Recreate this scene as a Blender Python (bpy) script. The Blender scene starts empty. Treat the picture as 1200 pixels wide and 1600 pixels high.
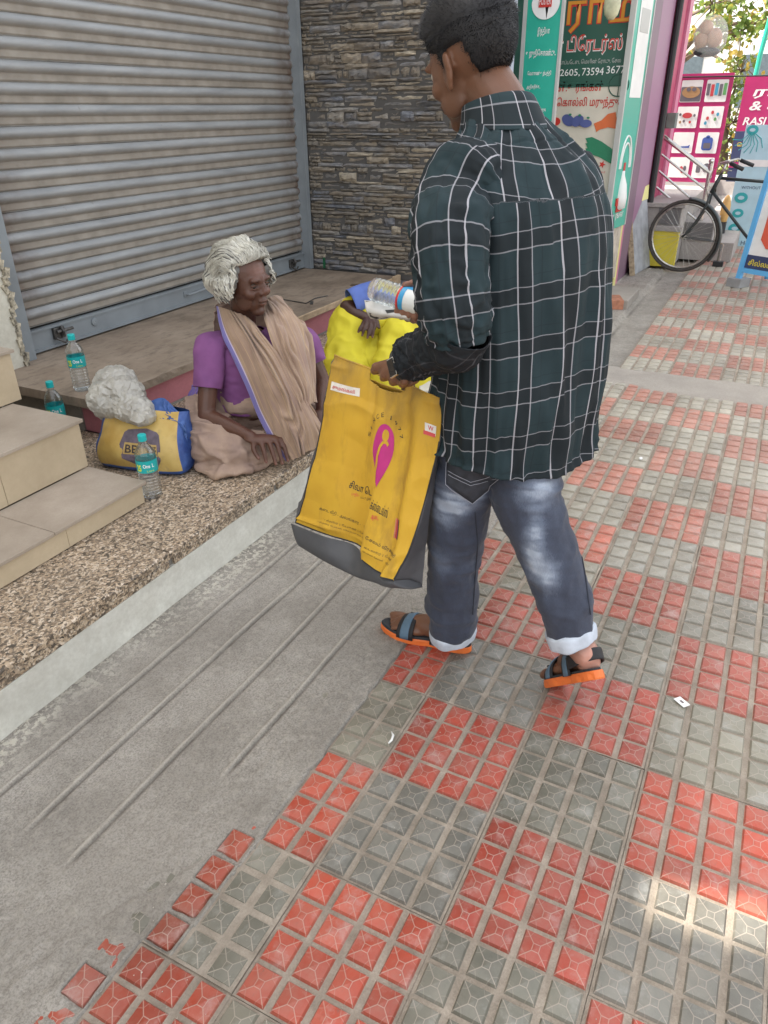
import bpy, bmesh, math, random
import numpy as np
from mathutils import Vector, Matrix, noise as mnoise
rnd = random.Random(7)
SC = bpy.context.scene
COL = SC.collection

# ------------------------------------------------------------------ camera
cam_d = bpy.data.cameras.new('camera'); cam = bpy.data.objects.new('camera', cam_d); COL.objects.link(cam)
SC.camera = cam
FPX, YAW, PITCH, ROLL, CAMZ = 1147.83, 0.47413489, -0.50041345, -0.01174222, 1.453919
cf = Vector((math.cos(PITCH)*math.cos(YAW), math.cos(PITCH)*math.sin(YAW), math.sin(PITCH)))
cr = Vector((math.sin(YAW), -math.cos(YAW), 0.0)); cu = cr.cross(cf)
cr2 = math.cos(ROLL)*cr + math.sin(ROLL)*cu; cu2 = -math.sin(ROLL)*cr + math.cos(ROLL)*cu
cam.matrix_world = Matrix(((cr2.x, cu2.x, -cf.x, 0), (cr2.y, cu2.y, -cf.y, 0), (cr2.z, cu2.z, -cf.z, CAMZ), (0, 0, 0, 1)))
cam_d.sensor_fit = 'VERTICAL'; cam_d.sensor_height = 32.0; cam_d.lens = 32.0*FPX/1600.0
cam_d.clip_start = 0.05; cam_d.clip_end = 2000

# ------------------------------------------------------------------ light
SUN_EL, SUN_AZ = math.radians(57), math.radians(100)      # azimuth of the sun measured from +X towards +Y
w = bpy.data.worlds.new('World'); SC.world = w; w.use_nodes = True
nt = w.node_tree; nt.nodes.clear()
sky = nt.nodes.new('ShaderNodeTexSky'); sky.sky_type = 'NISHITA'; sky.sun_disc = False
sky.sun_elevation = SUN_EL; sky.sun_rotation = math.radians(90) - SUN_AZ
sky.air_density = 1.0; sky.dust_density = 3.0; sky.ozone_density = 0.6
bg = nt.nodes.new('ShaderNodeBackground'); bg.inputs['Strength'].default_value = 0.15
wo = nt.nodes.new('ShaderNodeOutputWorld')
hs = nt.nodes.new('ShaderNodeHueSaturation'); hs.inputs['Saturation'].default_value = .38
tint = nt.nodes.new('ShaderNodeMix'); tint.data_type = 'RGBA'; tint.blend_type = 'MULTIPLY'; tint.inputs[0].default_value = 1; tint.inputs[7].default_value = (1.0, .965, .90, 1)
nt.links.new(sky.outputs[0], hs.inputs['Color']); nt.links.new(hs.outputs[0], tint.inputs[6]); nt.links.new(tint.outputs[2], bg.inputs[0]); nt.links.new(bg.outputs[0], wo.inputs[0])
sd = bpy.data.lights.new('sun', 'SUN'); sd.energy = 2.3; sd.angle = math.radians(0.5); sd.color = (1, .95, .86)
sun = bpy.data.objects.new('sun', sd); COL.objects.link(sun)
sdir = Vector((math.cos(SUN_EL)*math.cos(SUN_AZ), math.cos(SUN_EL)*math.sin(SUN_AZ), math.sin(SUN_EL)))
sun.rotation_euler = sdir.to_track_quat('Z', 'Y').to_euler(); sun.location = sdir*30
SC.view_settings.view_transform = 'Standard'; SC.view_settings.look = 'None'
SC.view_settings.gamma = 1.0; SC.view_settings.use_curve_mapping = False
SC.view_settings.exposure = 2.12

# ------------------------------------------------------------------ helpers
def srgb(r, g, b):
    def f(c):
        c /= 255.0
        return c/12.92 if c <= .04045 else ((c+.055)/1.055)**2.4
    return (f(r), f(g), f(b), 1)

class MB:
    """node builder"""
    def __init__(s, name):
        s.m = bpy.data.materials.new(name); s.m.use_nodes = True
        s.t = s.m.node_tree; s.t.nodes.clear()
        s.out = s.n('ShaderNodeOutputMaterial'); s.b = s.n('ShaderNodeBsdfPrincipled')
        s.l(s.b.outputs[0], s.out.inputs[0])
        s._tc = None
    def n(s, ty, **k):
        x = s.t.nodes.new(ty)
        for a, v in k.items(): setattr(x, a, v)
        return x
    def l(s, a, b): s.t.links.new(a, b)
    def put(s, inp, v):
        if hasattr(v, 'is_linked') or hasattr(v, 'links'): s.l(v, inp)
        else: inp.default_value = v
    def tc(s, which='Object'):
        if s._tc is None: s._tc = s.n('ShaderNodeTexCoord')
        return s._tc.outputs[which]
    def pos(s): return s.n('ShaderNodeNewGeometry').outputs['Position']
    def vmap(s, v, scale=(1, 1, 1), loc=(0, 0, 0)):
        m = s.n('ShaderNodeMapping'); s.l(v, m.inputs[0]); m.inputs['Scale'].default_value = scale; m.inputs['Location'].default_value = loc
        return m.outputs[0]
    def noise(s, scale, v=None, detail=4, rough=.55, dist=0):
        x = s.n('ShaderNodeTexNoise'); x.inputs['Scale'].default_value = scale; x.inputs['Detail'].default_value = detail
        x.inputs['Roughness'].default_value = rough; x.inputs['Distortion'].default_value = dist
        if v is not None: s.l(v, x.inputs['Vector'])
        return x.outputs['Fac']
    def vor(s, scale, v=None, feature='F1', out='Distance'):
        x = s.n('ShaderNodeTexVoronoi'); x.feature = feature; x.inputs['Scale'].default_value = scale
        if v is not None: s.l(v, x.inputs['Vector'])
        return x.outputs[out]
    def ramp(s, f, stops):
        x = s.n('ShaderNodeValToRGB'); s.l(f, x.inputs[0]); e = x.color_ramp.elements
        while len(e) > 1: e.remove(e[-1])
        for i, (p, c) in enumerate(stops):
            if isinstance(c, (int, float)): c = (c, c, c, 1)
            if i == 0: e[0].position = p; e[0].color = c
            else: q = e.new(p); q.color = c
        return x.outputs[0]
    def mix(s, f, a, b, mode='MIX'):
        x = s.n('ShaderNodeMix'); x.data_type = 'RGBA'; x.blend_type = mode
        s.put(x.inputs[0], f)
        for i, v in ((6, a), (7, b)):
            if hasattr(v, 'links'): s.l(v, x.inputs[i])
            else: x.inputs[i].default_value = v
        return x.outputs[2]
    def math(s, op, a, b=None, c=None, clamp=False):
        x = s.n('ShaderNodeMath', operation=op, use_clamp=clamp); s.put(x.inputs[0], a)
        if b is not None: s.put(x.inputs[1], b)
        if c is not None: s.put(x.inputs[2], c)
        return x.outputs[0]
    def sep(s, v):
        x = s.n('ShaderNodeSeparateXYZ'); s.l(v, x.inputs[0]); return x.outputs
    def bump(s, h, strength=.3, dist=.01, nrm=None):
        x = s.n('ShaderNodeBump'); x.inputs['Strength'].default_value = strength; x.inputs['Distance'].default_value = dist
        s.l(h, x.inputs['Height'])
        if nrm is not None: s.l(nrm, x.inputs['Normal'])
        return x.outputs[0]
    def fin(s, col=None, rough=None, nrm=None, **k):
        if col is not None: s.put(s.b.inputs['Base Color'], col)
        if rough is not None: s.put(s.b.inputs['Roughness'], rough)
        if nrm is not None: s.l(nrm, s.b.inputs['Normal'])
        for a, v in k.items(): s.put(s.b.inputs[a.replace('_', ' ')], v)
        return s.m

MC = {}
def simple(name, c, rough=.6, var=.12, scale=12, bump=.15, bscale=60, bd=.002, world=False, c2=None, **k):
    """a base colour with mottling and a fine relief"""
    if name in MC: return MC[name]
    b = MB(name); v = b.pos() if world else b.tc('Object')
    n = b.noise(scale, v, 5)
    d = tuple(max(0, x*(1-var*1.6)) for x in c[:3])+(1,) if c2 is None else c2
    l = tuple(min(1, x*(1+var)) for x in c[:3])+(1,) if c2 is None else c
    col = b.ramp(n, [(.3, d), (.7, l)])
    h = b.noise(bscale, v, 4)
    r = b.math('MULTIPLY_ADD', n, .2, rough-.1)
    MC[name] = b.fin(col, r, b.bump(h, bump, bd) if bump else None, **k)
    return MC[name]

def mesh_np(name, V, F, mats, parent=None, smooth=False, uv=None, mi=None, loc=None):
    me = bpy.data.meshes.new(name)
    V = np.asarray(V, dtype=np.float32)
    if isinstance(F, np.ndarray):
        nf, k = F.shape
        me.vertices.add(len(V)); me.vertices.foreach_set('co', V.ravel())
        me.loops.add(nf*k); me.loops.foreach_set('vertex_index', F.ravel().astype(np.int32))
        me.polygons.add(nf); me.polygons.foreach_set('loop_start', np.arange(nf, dtype=np.int32)*k)
        me.update(calc_edges=True)
    else:
        me.from_pydata([tuple(map(float, v)) for v in V], [], F)
    for m in (mats if isinstance(mats, (list, tuple)) else [mats]): me.materials.append(m)
    if uv is not None:                       # per-vertex uv
        ul = me.uv_layers.new(name='UVMap')
        li = np.empty(len(me.loops), dtype=np.int32); me.loops.foreach_get('vertex_index', li)
        ul.data.foreach_set('uv', np.asarray(uv, dtype=np.float32)[li].ravel())
    if mi is not None: me.polygons.foreach_set('material_index', np.asarray(mi, dtype=np.int32))
    if smooth: me.polygons.foreach_set('use_smooth', np.ones(len(me.polygons), dtype=bool))
    me.validate(); me.update()
    o = bpy.data.objects.new(name, me); COL.objects.link(o)
    if parent is not None: o.parent = parent
    if loc is not None: o.location = loc
    return o

def empty(name, label, cat, loc=(0, 0, 0), rz=0, group=None):
    o = bpy.data.objects.new(name, None); COL.objects.link(o); o.empty_display_size = .1
    o.location = loc; o.rotation_euler = (0, 0, rz)
    return tag(o, label, cat, group)
def tag(o, label, cat, group=None):
    o['label'] = label; o['category'] = cat
    if group: o['group'] = group
    return o
def struct(o): o['kind'] = 'structure'; return o
def reparent(o, p):
    """make o a child of p keeping o's vertices where they are in the world (p is unrotated or rotated about Z)"""
    o.parent = p; o.matrix_parent_inverse = Matrix.LocRotScale(p.location, p.rotation_euler, None).inverted(); return o

class Geo:
    """collects primitives with a material index each"""
    def __init__(s): s.V = []; s.F = []; s.M = []
    def add(s, V, F, m=0):
        k = len(s.V); s.V += [tuple(v) for v in V]; s.F += [tuple(i+k for i in f) for f in F]; s.M += [m]*len(F)
    def box(s, x0, x1, y0, y1, z0, z1, m=0, bev=0):
        if bev <= 0:
            V = [(x0, y0, z0), (x1, y0, z0), (x1, y1, z0), (x0, y1, z0), (x0, y0, z1), (x1, y0, z1), (x1, y1, z1), (x0, y1, z1)]
            s.add(V, [(0, 3, 2, 1), (4, 5, 6, 7), (0, 1, 5, 4), (1, 2, 6, 5), (2, 3, 7, 6), (3, 0, 4, 7)], m); return
        bm = bmesh.new(); bmesh.ops.create_cube(bm, size=1)
        for v in bm.verts: v.co = ((x0+x1)/2+v.co.x*(x1-x0), (y0+y1)/2+v.co.y*(y1-y0), (z0+z1)/2+v.co.z*(z1-z0))
        bmesh.ops.bevel(bm, geom=list(bm.edges), offset=bev, segments=2, affect='EDGES', profile=.6)
        bm.verts.index_update(); s.add([v.co for v in bm.verts], [[v.index for v in f.verts] for f in bm.faces], m); bm.free()
    def obox(s, c, size, M, m=0, bev=0):
        g = Geo(); g.box(-size[0]/2, size[0]/2, -size[1]/2, size[1]/2, -size[2]/2, size[2]/2, m, bev)
        s.add([Vector(c)+M@Vector(v) for v in g.V], g.F, m)
    def tube(s, pts, rad, n=8, m=0, cap=True, closed=False):
        pts = [Vector(p) for p in pts]; N = len(pts)
        if not hasattr(rad, '__len__'): rad = [rad]*N
        V = []; up = None
        for i, p in enumerate(pts):
            if closed: t = (pts[(i+1) % N]-pts[i-1])
            else: t = pts[min(i+1, N-1)]-pts[max(i-1, 0)]
            t.normalize()
            if up is None: up = t.orthogonal().normalized()
            else:
                up = (up-t*up.dot(t))
                up = up.normalized() if up.length > 1e-6 else t.orthogonal().normalized()
            b = t.cross(up)
            for k in range(n):
                a = 2*math.pi*k/n; V.append(p+(up*math.cos(a)+b*math.sin(a))*rad[i])
        F = []
        for i in range(N if closed else N-1):
            j = (i+1) % N
            for k in range(n): F.append((i*n+k, i*n+(k+1) % n, j*n+(k+1) % n, j*n+k))
        if cap and not closed: F.append(tuple(range(n))[::-1]); F.append(tuple((N-1)*n+k for k in range(n)))
        s.add(V, F, m)
    def lathe(s, prof, c=(0, 0, 0), n=20, m=0, M=None):
        V = []; F = []
        for r, z in prof:
            for k in range(n):
                a = 2*math.pi*k/n; v = Vector((r*math.cos(a), r*math.sin(a), z))
                if M: v = M@v
                V.append(v+Vector(c))
        for i in range(len(prof)-1):
            for k in range(n): F.append((i*n+k, i*n+(k+1) % n, (i+1)*n+(k+1) % n, (i+1)*n+k))
        s.add(V, F, m)
    def ell(s, c, r, M=None, m=0, nu=16, nv=10):
        V = []; F = []
        for i in range(nv+1):
            th = math.pi*i/nv
            for k in range(nu):
                a = 2*math.pi*k/nu; v = Vector((r[0]*math.sin(th)*math.cos(a), r[1]*math.sin(th)*math.sin(a), r[2]*math.cos(th)))
                if M: v = M@v
                V.append(v+Vector(c))
        for i in range(nv):
            for k in range(nu): F.append((i*nu+k, (i+1)*nu+k, (i+1)*nu+(k+1) % nu, i*nu+(k+1) % nu))
        s.add(V, F, m)
    def build(s, name, mats, parent=None, smooth=False, loc=None):
        me = bpy.data.meshes.new(name); me.from_pydata([tuple(v) for v in s.V], [], s.F)
        for mm in (mats if isinstance(mats, (list, tuple)) else [mats]): me.materials.append(mm)
        if len(me.polygons) == len(s.M): me.polygons.foreach_set('material_index', s.M)
        if smooth: me.polygons.foreach_set('use_smooth', [True]*len(me.polygons))
        me.validate(); me.update()
        o = bpy.data.objects.new(name, me); COL.objects.link(o)
        if parent is not None: o.parent = parent
        if loc is not None: o.location = loc
        return o

def fbm(P, scale, octv=3, seed=0):
    """numpy value noise, P (N,3) -> (N,)"""
    P = np.asarray(P, dtype=np.float64)*scale + seed*17.31
    out = np.zeros(len(P)); amp = 1.0; tot = 0
    for o in range(octv):
        i = np.floor(P).astype(np.int64); f = P-i; f = f*f*(3-2*f)
        def h(dx, dy, dz):
            n = (i[:, 0]+dx)*374761393 + (i[:, 1]+dy)*668265263 + (i[:, 2]+dz)*2147483647 + o*1013
            n = (n ^ (n >> 13))*1274126177 & 0x7fffffff
            n = (n ^ (n >> 16)) & 0xffff
            return n/65535.0
        c = 0
        for dx in (0, 1):
            for dy in (0, 1):
                for dz in (0, 1):
                    wgt = (f[:, 0] if dx else 1-f[:, 0])*(f[:, 1] if dy else 1-f[:, 1])*(f[:, 2] if dz else 1-f[:, 2])
                    c = c+wgt*h(dx, dy, dz)
        out += amp*(c-.5)*2; tot += amp; amp *= .5; P = P*2.03+11.7
    return out/tot

def catmull(P, n):
    """resample rows of control points (K,D) to n samples"""
    P = np.asarray(P, dtype=np.float64); K = len(P)
    t = np.linspace(0, K-1, n); i = np.minimum(t.astype(int), K-2); f = (t-i)[:, None]
    p0 = P[np.maximum(i-1, 0)]; p1 = P[i]; p2 = P[i+1]; p3 = P[np.minimum(i+2, K-1)]
    p0 = np.where((i == 0)[:, None], 2*p1-p2, p0); p3 = np.where((i == K-2)[:, None], 2*p2-p1, p3)
    return .5*((2*p1)+(-p0+p2)*f+(2*p0-5*p1+4*p2-p3)*f**2+(-p0+3*p1-3*p2+p3)*f**3)
def surface(ctrl, nu, nv):
    """control grid (R rows, C cols, D) -> (nv, nu, D)"""
    C = np.asarray(ctrl, dtype=np.float64)
    A = np.stack([catmull(r, nu) for r in C])
    return np.stack([catmull(A[:, k], nv) for k in range(nu)], axis=1)
def grid_faces(nv, nu, closed=False):
    i, k = np.meshgrid(np.arange(nv-1), np.arange(nu if closed else nu-1), indexing='ij')
    i = i.ravel(); k = k.ravel(); k2 = (k+1) % nu
    return np.stack([i*nu+k, i*nu+k2, (i+1)*nu+k2, (i+1)*nu+k], axis=1)
def grid_normals(G):
    du = np.gradient(G, axis=1); dv = np.gradient(G, axis=0); n = np.cross(du, dv)
    return n/np.maximum(np.linalg.norm(n, axis=2, keepdims=True), 1e-9)

def text(s, size, mat, parent, origin, xdir, ydir, width=None, height=None, name='lettering', bold=0.0, align='LEFT', thick=.0015, shear=0.0):
    cu_ = bpy.data.curves.new('t', 'FONT'); cu_.body = s; cu_.size = 1.0; cu_.offset = bold; cu_.align_x = align; cu_.shear = shear
    cu_.resolution_u = 3
    t = bpy.data.objects.new('t', cu_); COL.objects.link(t)
    bpy.context.view_layer.update()
    me = bpy.data.meshes.new_from_object(t.evaluated_get(bpy.context.evaluated_depsgraph_get()))
    bpy.data.objects.remove(t); bpy.data.curves.remove(cu_)
    if len(me.vertices) == 0: return None
    V = np.empty(len(me.vertices)*3, dtype=np.float32); me.vertices.foreach_get('co', V); V = V.reshape(-1, 3)
    sx = sy = size
    w0 = V[:, 0].max()-V[:, 0].min(); h0 = V[:, 1].max()-V[:, 1].min()
    if width: sx = width/w0; sy = sx if not height else sy
    if height: sy = height/h0
    if width or height: V[:, 0] -= V[:, 0].min() if align == 'LEFT' else 0
    X = Vector(xdir).normalized(); Y = Vector(ydir).normalized(); Z = X.cross(Y); O = Vector(origin)+Z*thick
    W = np.array(O)[None]+V[:, :1]*sx*np.array(X)+V[:, 1:2]*sy*np.array(Y)
    me.vertices.foreach_set('co', W.astype(np.float32).ravel()); me.materials.clear(); me.materials.append(mat); me.update()
    me.name = name
    o = bpy.data.objects.new(name, me); COL.objects.link(o)
    if parent is not None: reparent(o, parent)
    return o
# ================================================================== SETTING
# ---- materials
def m_tile():
    b = MB('tile_glaze'); oi = b.n('ShaderNodeObjectInfo'); p = b.pos(); uv = b.tc('UV'); s = b.sep(uv)
    au = b.math('ABSOLUTE', b.math('SUBTRACT', b.math('MULTIPLY', b.math('FRACT', s[0]), 2), 1))
    av = b.math('ABSOLUTE', b.math('SUBTRACT', b.math('MULTIPLY', b.math('FRACT', s[1]), 2), 1))
    mx = b.math('MAXIMUM', au, av); mn = b.math('MINIMUM', au, av)
    def line(x, c, wd): return b.math('LESS_THAN', b.math('ABSOLUTE', b.math('SUBTRACT', x, c)), wd)
    sq = line(mx, .24, .028)
    dg = b.math('MULTIPLY', line(b.math('SUBTRACT', mx, mn), 0, .045), b.math('MULTIPLY', b.math('GREATER_THAN', mx, .24), b.math('LESS_THAN', mx, .97)))
    fk = b.math('MULTIPLY', line(b.math('ADD', mn, b.math('MULTIPLY', mx, .45)), .56*1.45, .03), b.math('MULTIPLY', b.math('GREATER_THAN', mx, .56), .45))
    ln = b.math('MAXIMUM', sq, b.math('MAXIMUM', dg, fk))
    wear = b.noise(9, p, 5, .6); ln2 = b.math('MULTIPLY', ln, b.ramp(wear, [(.25, .95), (.75, .45)]))
    var = b.noise(3.2, p, 3); fine = b.noise(70, p, 5, .7); mott = b.noise(24, p, 4, .6)
    base = b.mix(b.ramp(mott, [(.35, 0), (.7, .5)]), oi.outputs['Color'], b.mix(.22, oi.outputs['Color'], (.42, .37, .31, 1)))
    cellr = b.n('ShaderNodeTexWhiteNoise'); cellr.noise_dimensions = '4D'
    fl = b.n('ShaderNodeVectorMath', operation='FLOOR'); b.l(uv, fl.inputs[0]); b.l(fl.outputs[0], cellr.inputs[0]); b.l(oi.outputs['Random'], cellr.inputs['W'])
    base = b.mix(1.0, base, b.ramp(cellr.outputs[0], [(0, (.84, .84, .84, 1)), (1, (1.1, 1.1, 1.1, 1))]), 'MULTIPLY')
    dust = b.ramp(b.math('MULTIPLY_ADD', fine, .35, b.math('MULTIPLY', wear, .8)), [(.5, 0), (.86, .85)])
    edge = b.ramp(mx, [(.86, 0), (1.0, .4)])
    col = b.mix(b.math('MULTIPLY', b.math('MAXIMUM', dust, edge), .33), base, (.38, .34, .29, 1))
    stn = b.ramp(b.noise(2.1, p, 5, .62), [(.36, (.66, .64, .60, 1)), (.6, (1.06, 1.05, 1.02, 1))]); col = b.mix(1, col, stn, 'MULTIPLY')
    pale = b.ramp(b.noise(11, b.vmap(p, (1, 1, 1), (3, 7, 0)), 5, .7), [(.54, 0), (.70, .62)]); col = b.mix(pale, col, b.mix(.35, (.40, .39, .36, 1), oi.outputs['Color']))
    scf = b.ramp(b.noise(30, b.vmap(p, (1, 3, 1), (1, 2, 0)), 6, .75), [(.60, 0), (.70, .5)]); col = b.mix(scf, col, (.10, .085, .07, 1))
    col = b.mix(b.math('MULTIPLY', ln2, .55), col, (.50, .42, .35, 1))
    r = b.math('MULTIPLY_ADD', wear, .3, .27)
    h = b.math('MULTIPLY_ADD', ln, -.6, b.math('MULTIPLY', fine, .5)); h = b.math('MULTIPLY_ADD', b.math('SUBTRACT', 1, mx), 3.2, h)
    return b.fin(col, r, b.bump(h, .9, .0016), Specular_IOR_Level=.5)
def m_ground(name, c1, c2, c3=None, sc=6, bs=140, bstr=.5, bd=.003, rough=.9):
    b = MB(name); p = b.pos()
    n1 = b.noise(sc, p, 6, .62); n2 = b.noise(bs, p, 5, .75); n3 = b.noise(sc*.28, p, 3)
    col = b.ramp(n1, [(.28, c1), (.72, c2)])
    col = b.mix(b.ramp(n2, [(.4, .0), (.62, .5)]), col, b.mix(.5, col, c3 or (.1, .09, .08, 1)))
    col = b.mix(b.ramp(n3, [(.35, .28), (.65, 0)]), col, (c1[0]*.62, c1[1]*.62, c1[2]*.62, 1))
    return b.fin(col, rough, b.bump(n2, bstr, bd))
M_TILE = m_tile()
M_SAND = m_ground('joint_sand', (.27, .225, .175, 1), (.50, .43, .35, 1), (.07, .055, .045, 1), sc=16, bs=230, bstr=1.0, bd=.004)
def m_cement():
    b = MB('cement'); p = b.pos(); n1 = b.noise(4.5, p, 6, .6); n2 = b.noise(190, p, 4, .8); n3 = b.noise(1.7, p, 3); n4 = b.noise(38, p, 5, .7)
    a = b.n('ShaderNodeAttribute'); a.attribute_name = 'shade_dirt'; a2 = b.n('ShaderNodeAttribute'); a2.attribute_name = 'lime'
    col = b.ramp(n1, [(.28, (.225, .205, .178, 1)), (.5, (.325, .30, .262, 1)), (.75, (.44, .41, .365, 1))])
    col = b.mix(b.ramp(n2, [(.40, .7), (.56, 0)]), col, (.15, .13, .108, 1)); col = b.mix(b.ramp(n4, [(.5, 0), (.75, .5)]), col, (.47, .43, .36, 1))
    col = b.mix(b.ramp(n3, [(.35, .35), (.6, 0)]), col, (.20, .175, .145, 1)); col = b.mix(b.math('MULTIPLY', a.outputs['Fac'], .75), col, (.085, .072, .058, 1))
    col = b.mix(b.math('MULTIPLY', a2.outputs['Fac'], b.ramp(b.noise(60, p, 4, .7), [(.48, 0), (.56, .9)])), col, (.56, .52, .43, 1)); a3 = b.n('ShaderNodeAttribute'); a3.attribute_name = 'crest_light'; col = b.mix(b.math('MULTIPLY', a3.outputs['Fac'], .6), col, (.56, .51, .43, 1))
    return b.fin(col, .92, b.bump(b.math('MULTIPLY_ADD', n2, .6, n4), 1.0, .005))
M_CEM = m_cement()
M_ROAD = m_ground('road_asphalt', (.07, .068, .065, 1), (.12, .115, .11, 1), sc=3, bs=60)
M_DUSTY = m_ground('dusty_concrete', (.30, .27, .235, 1), (.42, .38, .33, 1), sc=4, bs=120)

# ---- ground: one sheet to the horizon
g = Geo(); g.box(-300, 400, -300, 300, -.25, -.05); o = struct(g.build('ground', M_DUSTY))
g = Geo(); g.box(-60, 150, -14, -3.2, -.049, -.03); o = struct(g.build('road', M_ROAD))
g = Geo(); g.box(-60, 150, -3.2, -3.05, -.049, .02, bev=.01); struct(g.build('kerb', M_DUSTY))

# ---- pavement of moulded tiles (each tile 0.3 m, sixteen raised cells)
TS, OX, OY = .30, 1.15793, .32121
def tile_mesh(seed, x0=0, x1=4, y0=0, y1=4):
    r = random.Random(seed); g = Geo(); UV = []
    g.box(.0006, TS-.0006, -TS+.0006, -.0006, -.03, -.0065, 0)
    faces_uv = [[(0, 0)]*4]*6
    for i in range(x0, x1):
        for k in range(y0, y1):
            cx = (i+.5)*.075; cy = -(k+.5)*.075; hx = .0325+r.uniform(-.0006, .0006); hy = .0302+r.uniform(-.0006, .0006)
            zt = r.uniform(-.0007, .0004); t = .0035
            V = [(cx-hx, cy-hy, -.0066), (cx+hx, cy-hy, -.0066), (cx+hx, cy+hy, -.0066), (cx-hx, cy+hy, -.0066),
                 (cx-hx+t, cy-hy+t, zt), (cx+hx-t, cy-hy+t, zt), (cx+hx-t, cy+hy-t, zt), (cx-hx+t, cy+hy-t, zt)]
            g.add(V, [(4, 5, 6, 7), (0, 1, 5, 4), (1, 2, 6, 5), (2, 3, 7, 6), (3, 0, 4, 7)], 1)
            e = .0005; U = [(i+e, k+e), (i+1-e, k+e), (i+1-e, k+1-e), (i+e, k+1-e)]; t2 = .055
            I = [(i+t2, k+t2), (i+1-t2, k+t2), (i+1-t2, k+1-t2), (i+t2, k+1-t2)]
            faces_uv = faces_uv+[I, [U[0], U[1], I[1], I[0]], [U[1], U[2], I[2], I[1]], [U[2], U[3], I[3], I[2]], [U[3], U[0], I[0], I[3]]]
    me = bpy.data.meshes.new('paving_tile'); me.from_pydata(g.V, [], g.F); me.materials.append(M_SAND); me.materials.append(M_TILE)
    me.polygons.foreach_set('material_index', g.M); ul = me.uv_layers.new(name='UVMap'); li = 0
    for p, fu in zip(me.polygons, faces_uv):
        for q in range(p.loop_total): ul.data[p.loop_start+q].uv = fu[q]
    return me
TILES = [tile_mesh(i) for i in range(4)]
pav = bpy.data.objects.new('pavement', bpy.data.meshes.new('pavement')); COL.objects.link(pav)
g = Geo(); g.box(-1.2, 12.5, -3.05, 1.3, -.049, -.034); 
bpy.data.objects.remove(pav); pav = struct(g.build('pavement', M_SAND))
RED = [(.38, .034, .010, 1), (.43, .050, .018, 1), (.35, .045, .024, 1), (.44, .062, .030, 1)]
GRY = [(.150, .148, .120, 1), (.190, .185, .158, 1), (.225, .215, .17, 1), (.16, .158, .14, 1)]
CRM = [(.33, .31, .26, 1), (.30, .28, .235, 1)]
C = lambda c, f: (min(c[0]*f, 1), min(c[1]*f, 1), min(c[2]*f, 1), 1)
ntile = 0
def put_tile(x, y, me, colr, z=0.0, q=True):
    global ntile
    o = bpy.data.objects.new('paving_tile', me); COL.objects.link(o); o.parent = pav
    o.location = (x, y, z+rnd.uniform(-.001, .0008)); o.rotation_euler = (rnd.uniform(-.003, .003), rnd.uniform(-.003, .003), rnd.uniform(-.004, .004))
    o.color = colr; ntile += 1
    return o
def in_view(x, y):
    d = Vector((x+.15, y-.15, 0))-Vector((0, 0, CAMZ)); z = d.dot(cf)
    if z < .3: return False
    u_ = 600+FPX*d.dot(cr2)/z; v_ = 800-FPX*d.dot(cu2)/z
    return -160 < u_ < 1360 and 300 < v_ < 1850
BANDX = 4.45
far_V = []; cands = []
for i in range(-5, 33):
    for j in range(-3, 10):
        x = OX+i*TS; y = OY-j*TS
        if i >= 11:                              # beyond the cement repair the courses are laid a little differently
            x = BANDX+.27+(i-11)*TS; y += .11
        if y > 1.0 or y-TS < -3.05: continue
        if x > 11.6: continue
        vis = in_view(x, y)
        red = (i+j) % 2 == 1
        dist = max(0, min(1, (x-1.4)/1.9+max(0, -y)*.35)); pal = RED if red else GRY  # paler with distance: far glare and dust put into the tile colours
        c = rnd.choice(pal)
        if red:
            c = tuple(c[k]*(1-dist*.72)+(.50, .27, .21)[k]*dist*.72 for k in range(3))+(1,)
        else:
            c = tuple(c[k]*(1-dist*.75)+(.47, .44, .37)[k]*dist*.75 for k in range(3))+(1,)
        if j >= 2 and 2 <= i <= 6: c = rnd.choice(CRM) if not (red and i < 3) else c
        c = C(c, rnd.uniform(.9, 1.08))
        cands.append((x, y, c, i, vis))
cands.sort(key=lambda t: (0 if t[4] else 100)+t[0]*.889+t[1]*.457)
nv_ = min(298, sum(1 for t in cands if t[4]))
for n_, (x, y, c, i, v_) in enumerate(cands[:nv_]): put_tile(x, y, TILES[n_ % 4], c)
# every further tile: two joined parts with the same relief
for nm, want, cc in (('red_paving_tile', True, (.40, .12, .08, 1)), ('grey_paving_tile', False, (.27, .25, .21, 1))):
    V = []; F = []; MI = []; UVs = []
    for n_, (x, y, c, i, v_) in enumerate(cands[nv_:]):
        if (c[0] > c[1]*1.5) != want: continue
        me = TILES[n_ % 4]; k = len(V); V += [(v.co.x+x, v.co.y+y, v.co.z) for v in me.vertices]
        for p in me.polygons: F.append(tuple(q+k for q in p.vertices)); MI.append(p.material_index)
        UVs += [tuple(u.uv) for u in me.uv_layers[0].data]
    if not V: continue
    o = mesh_np(nm, V, F, [M_SAND, M_TILE], pav, mi=MI); ul = o.data.uv_layers.new(name='UVMap')
    if len(ul.data) == len(UVs): ul.data.foreach_set('uv', np.array(UVs, dtype=np.float32).ravel())
    o['kind'] = 'stuff'; o.color = cc
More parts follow.
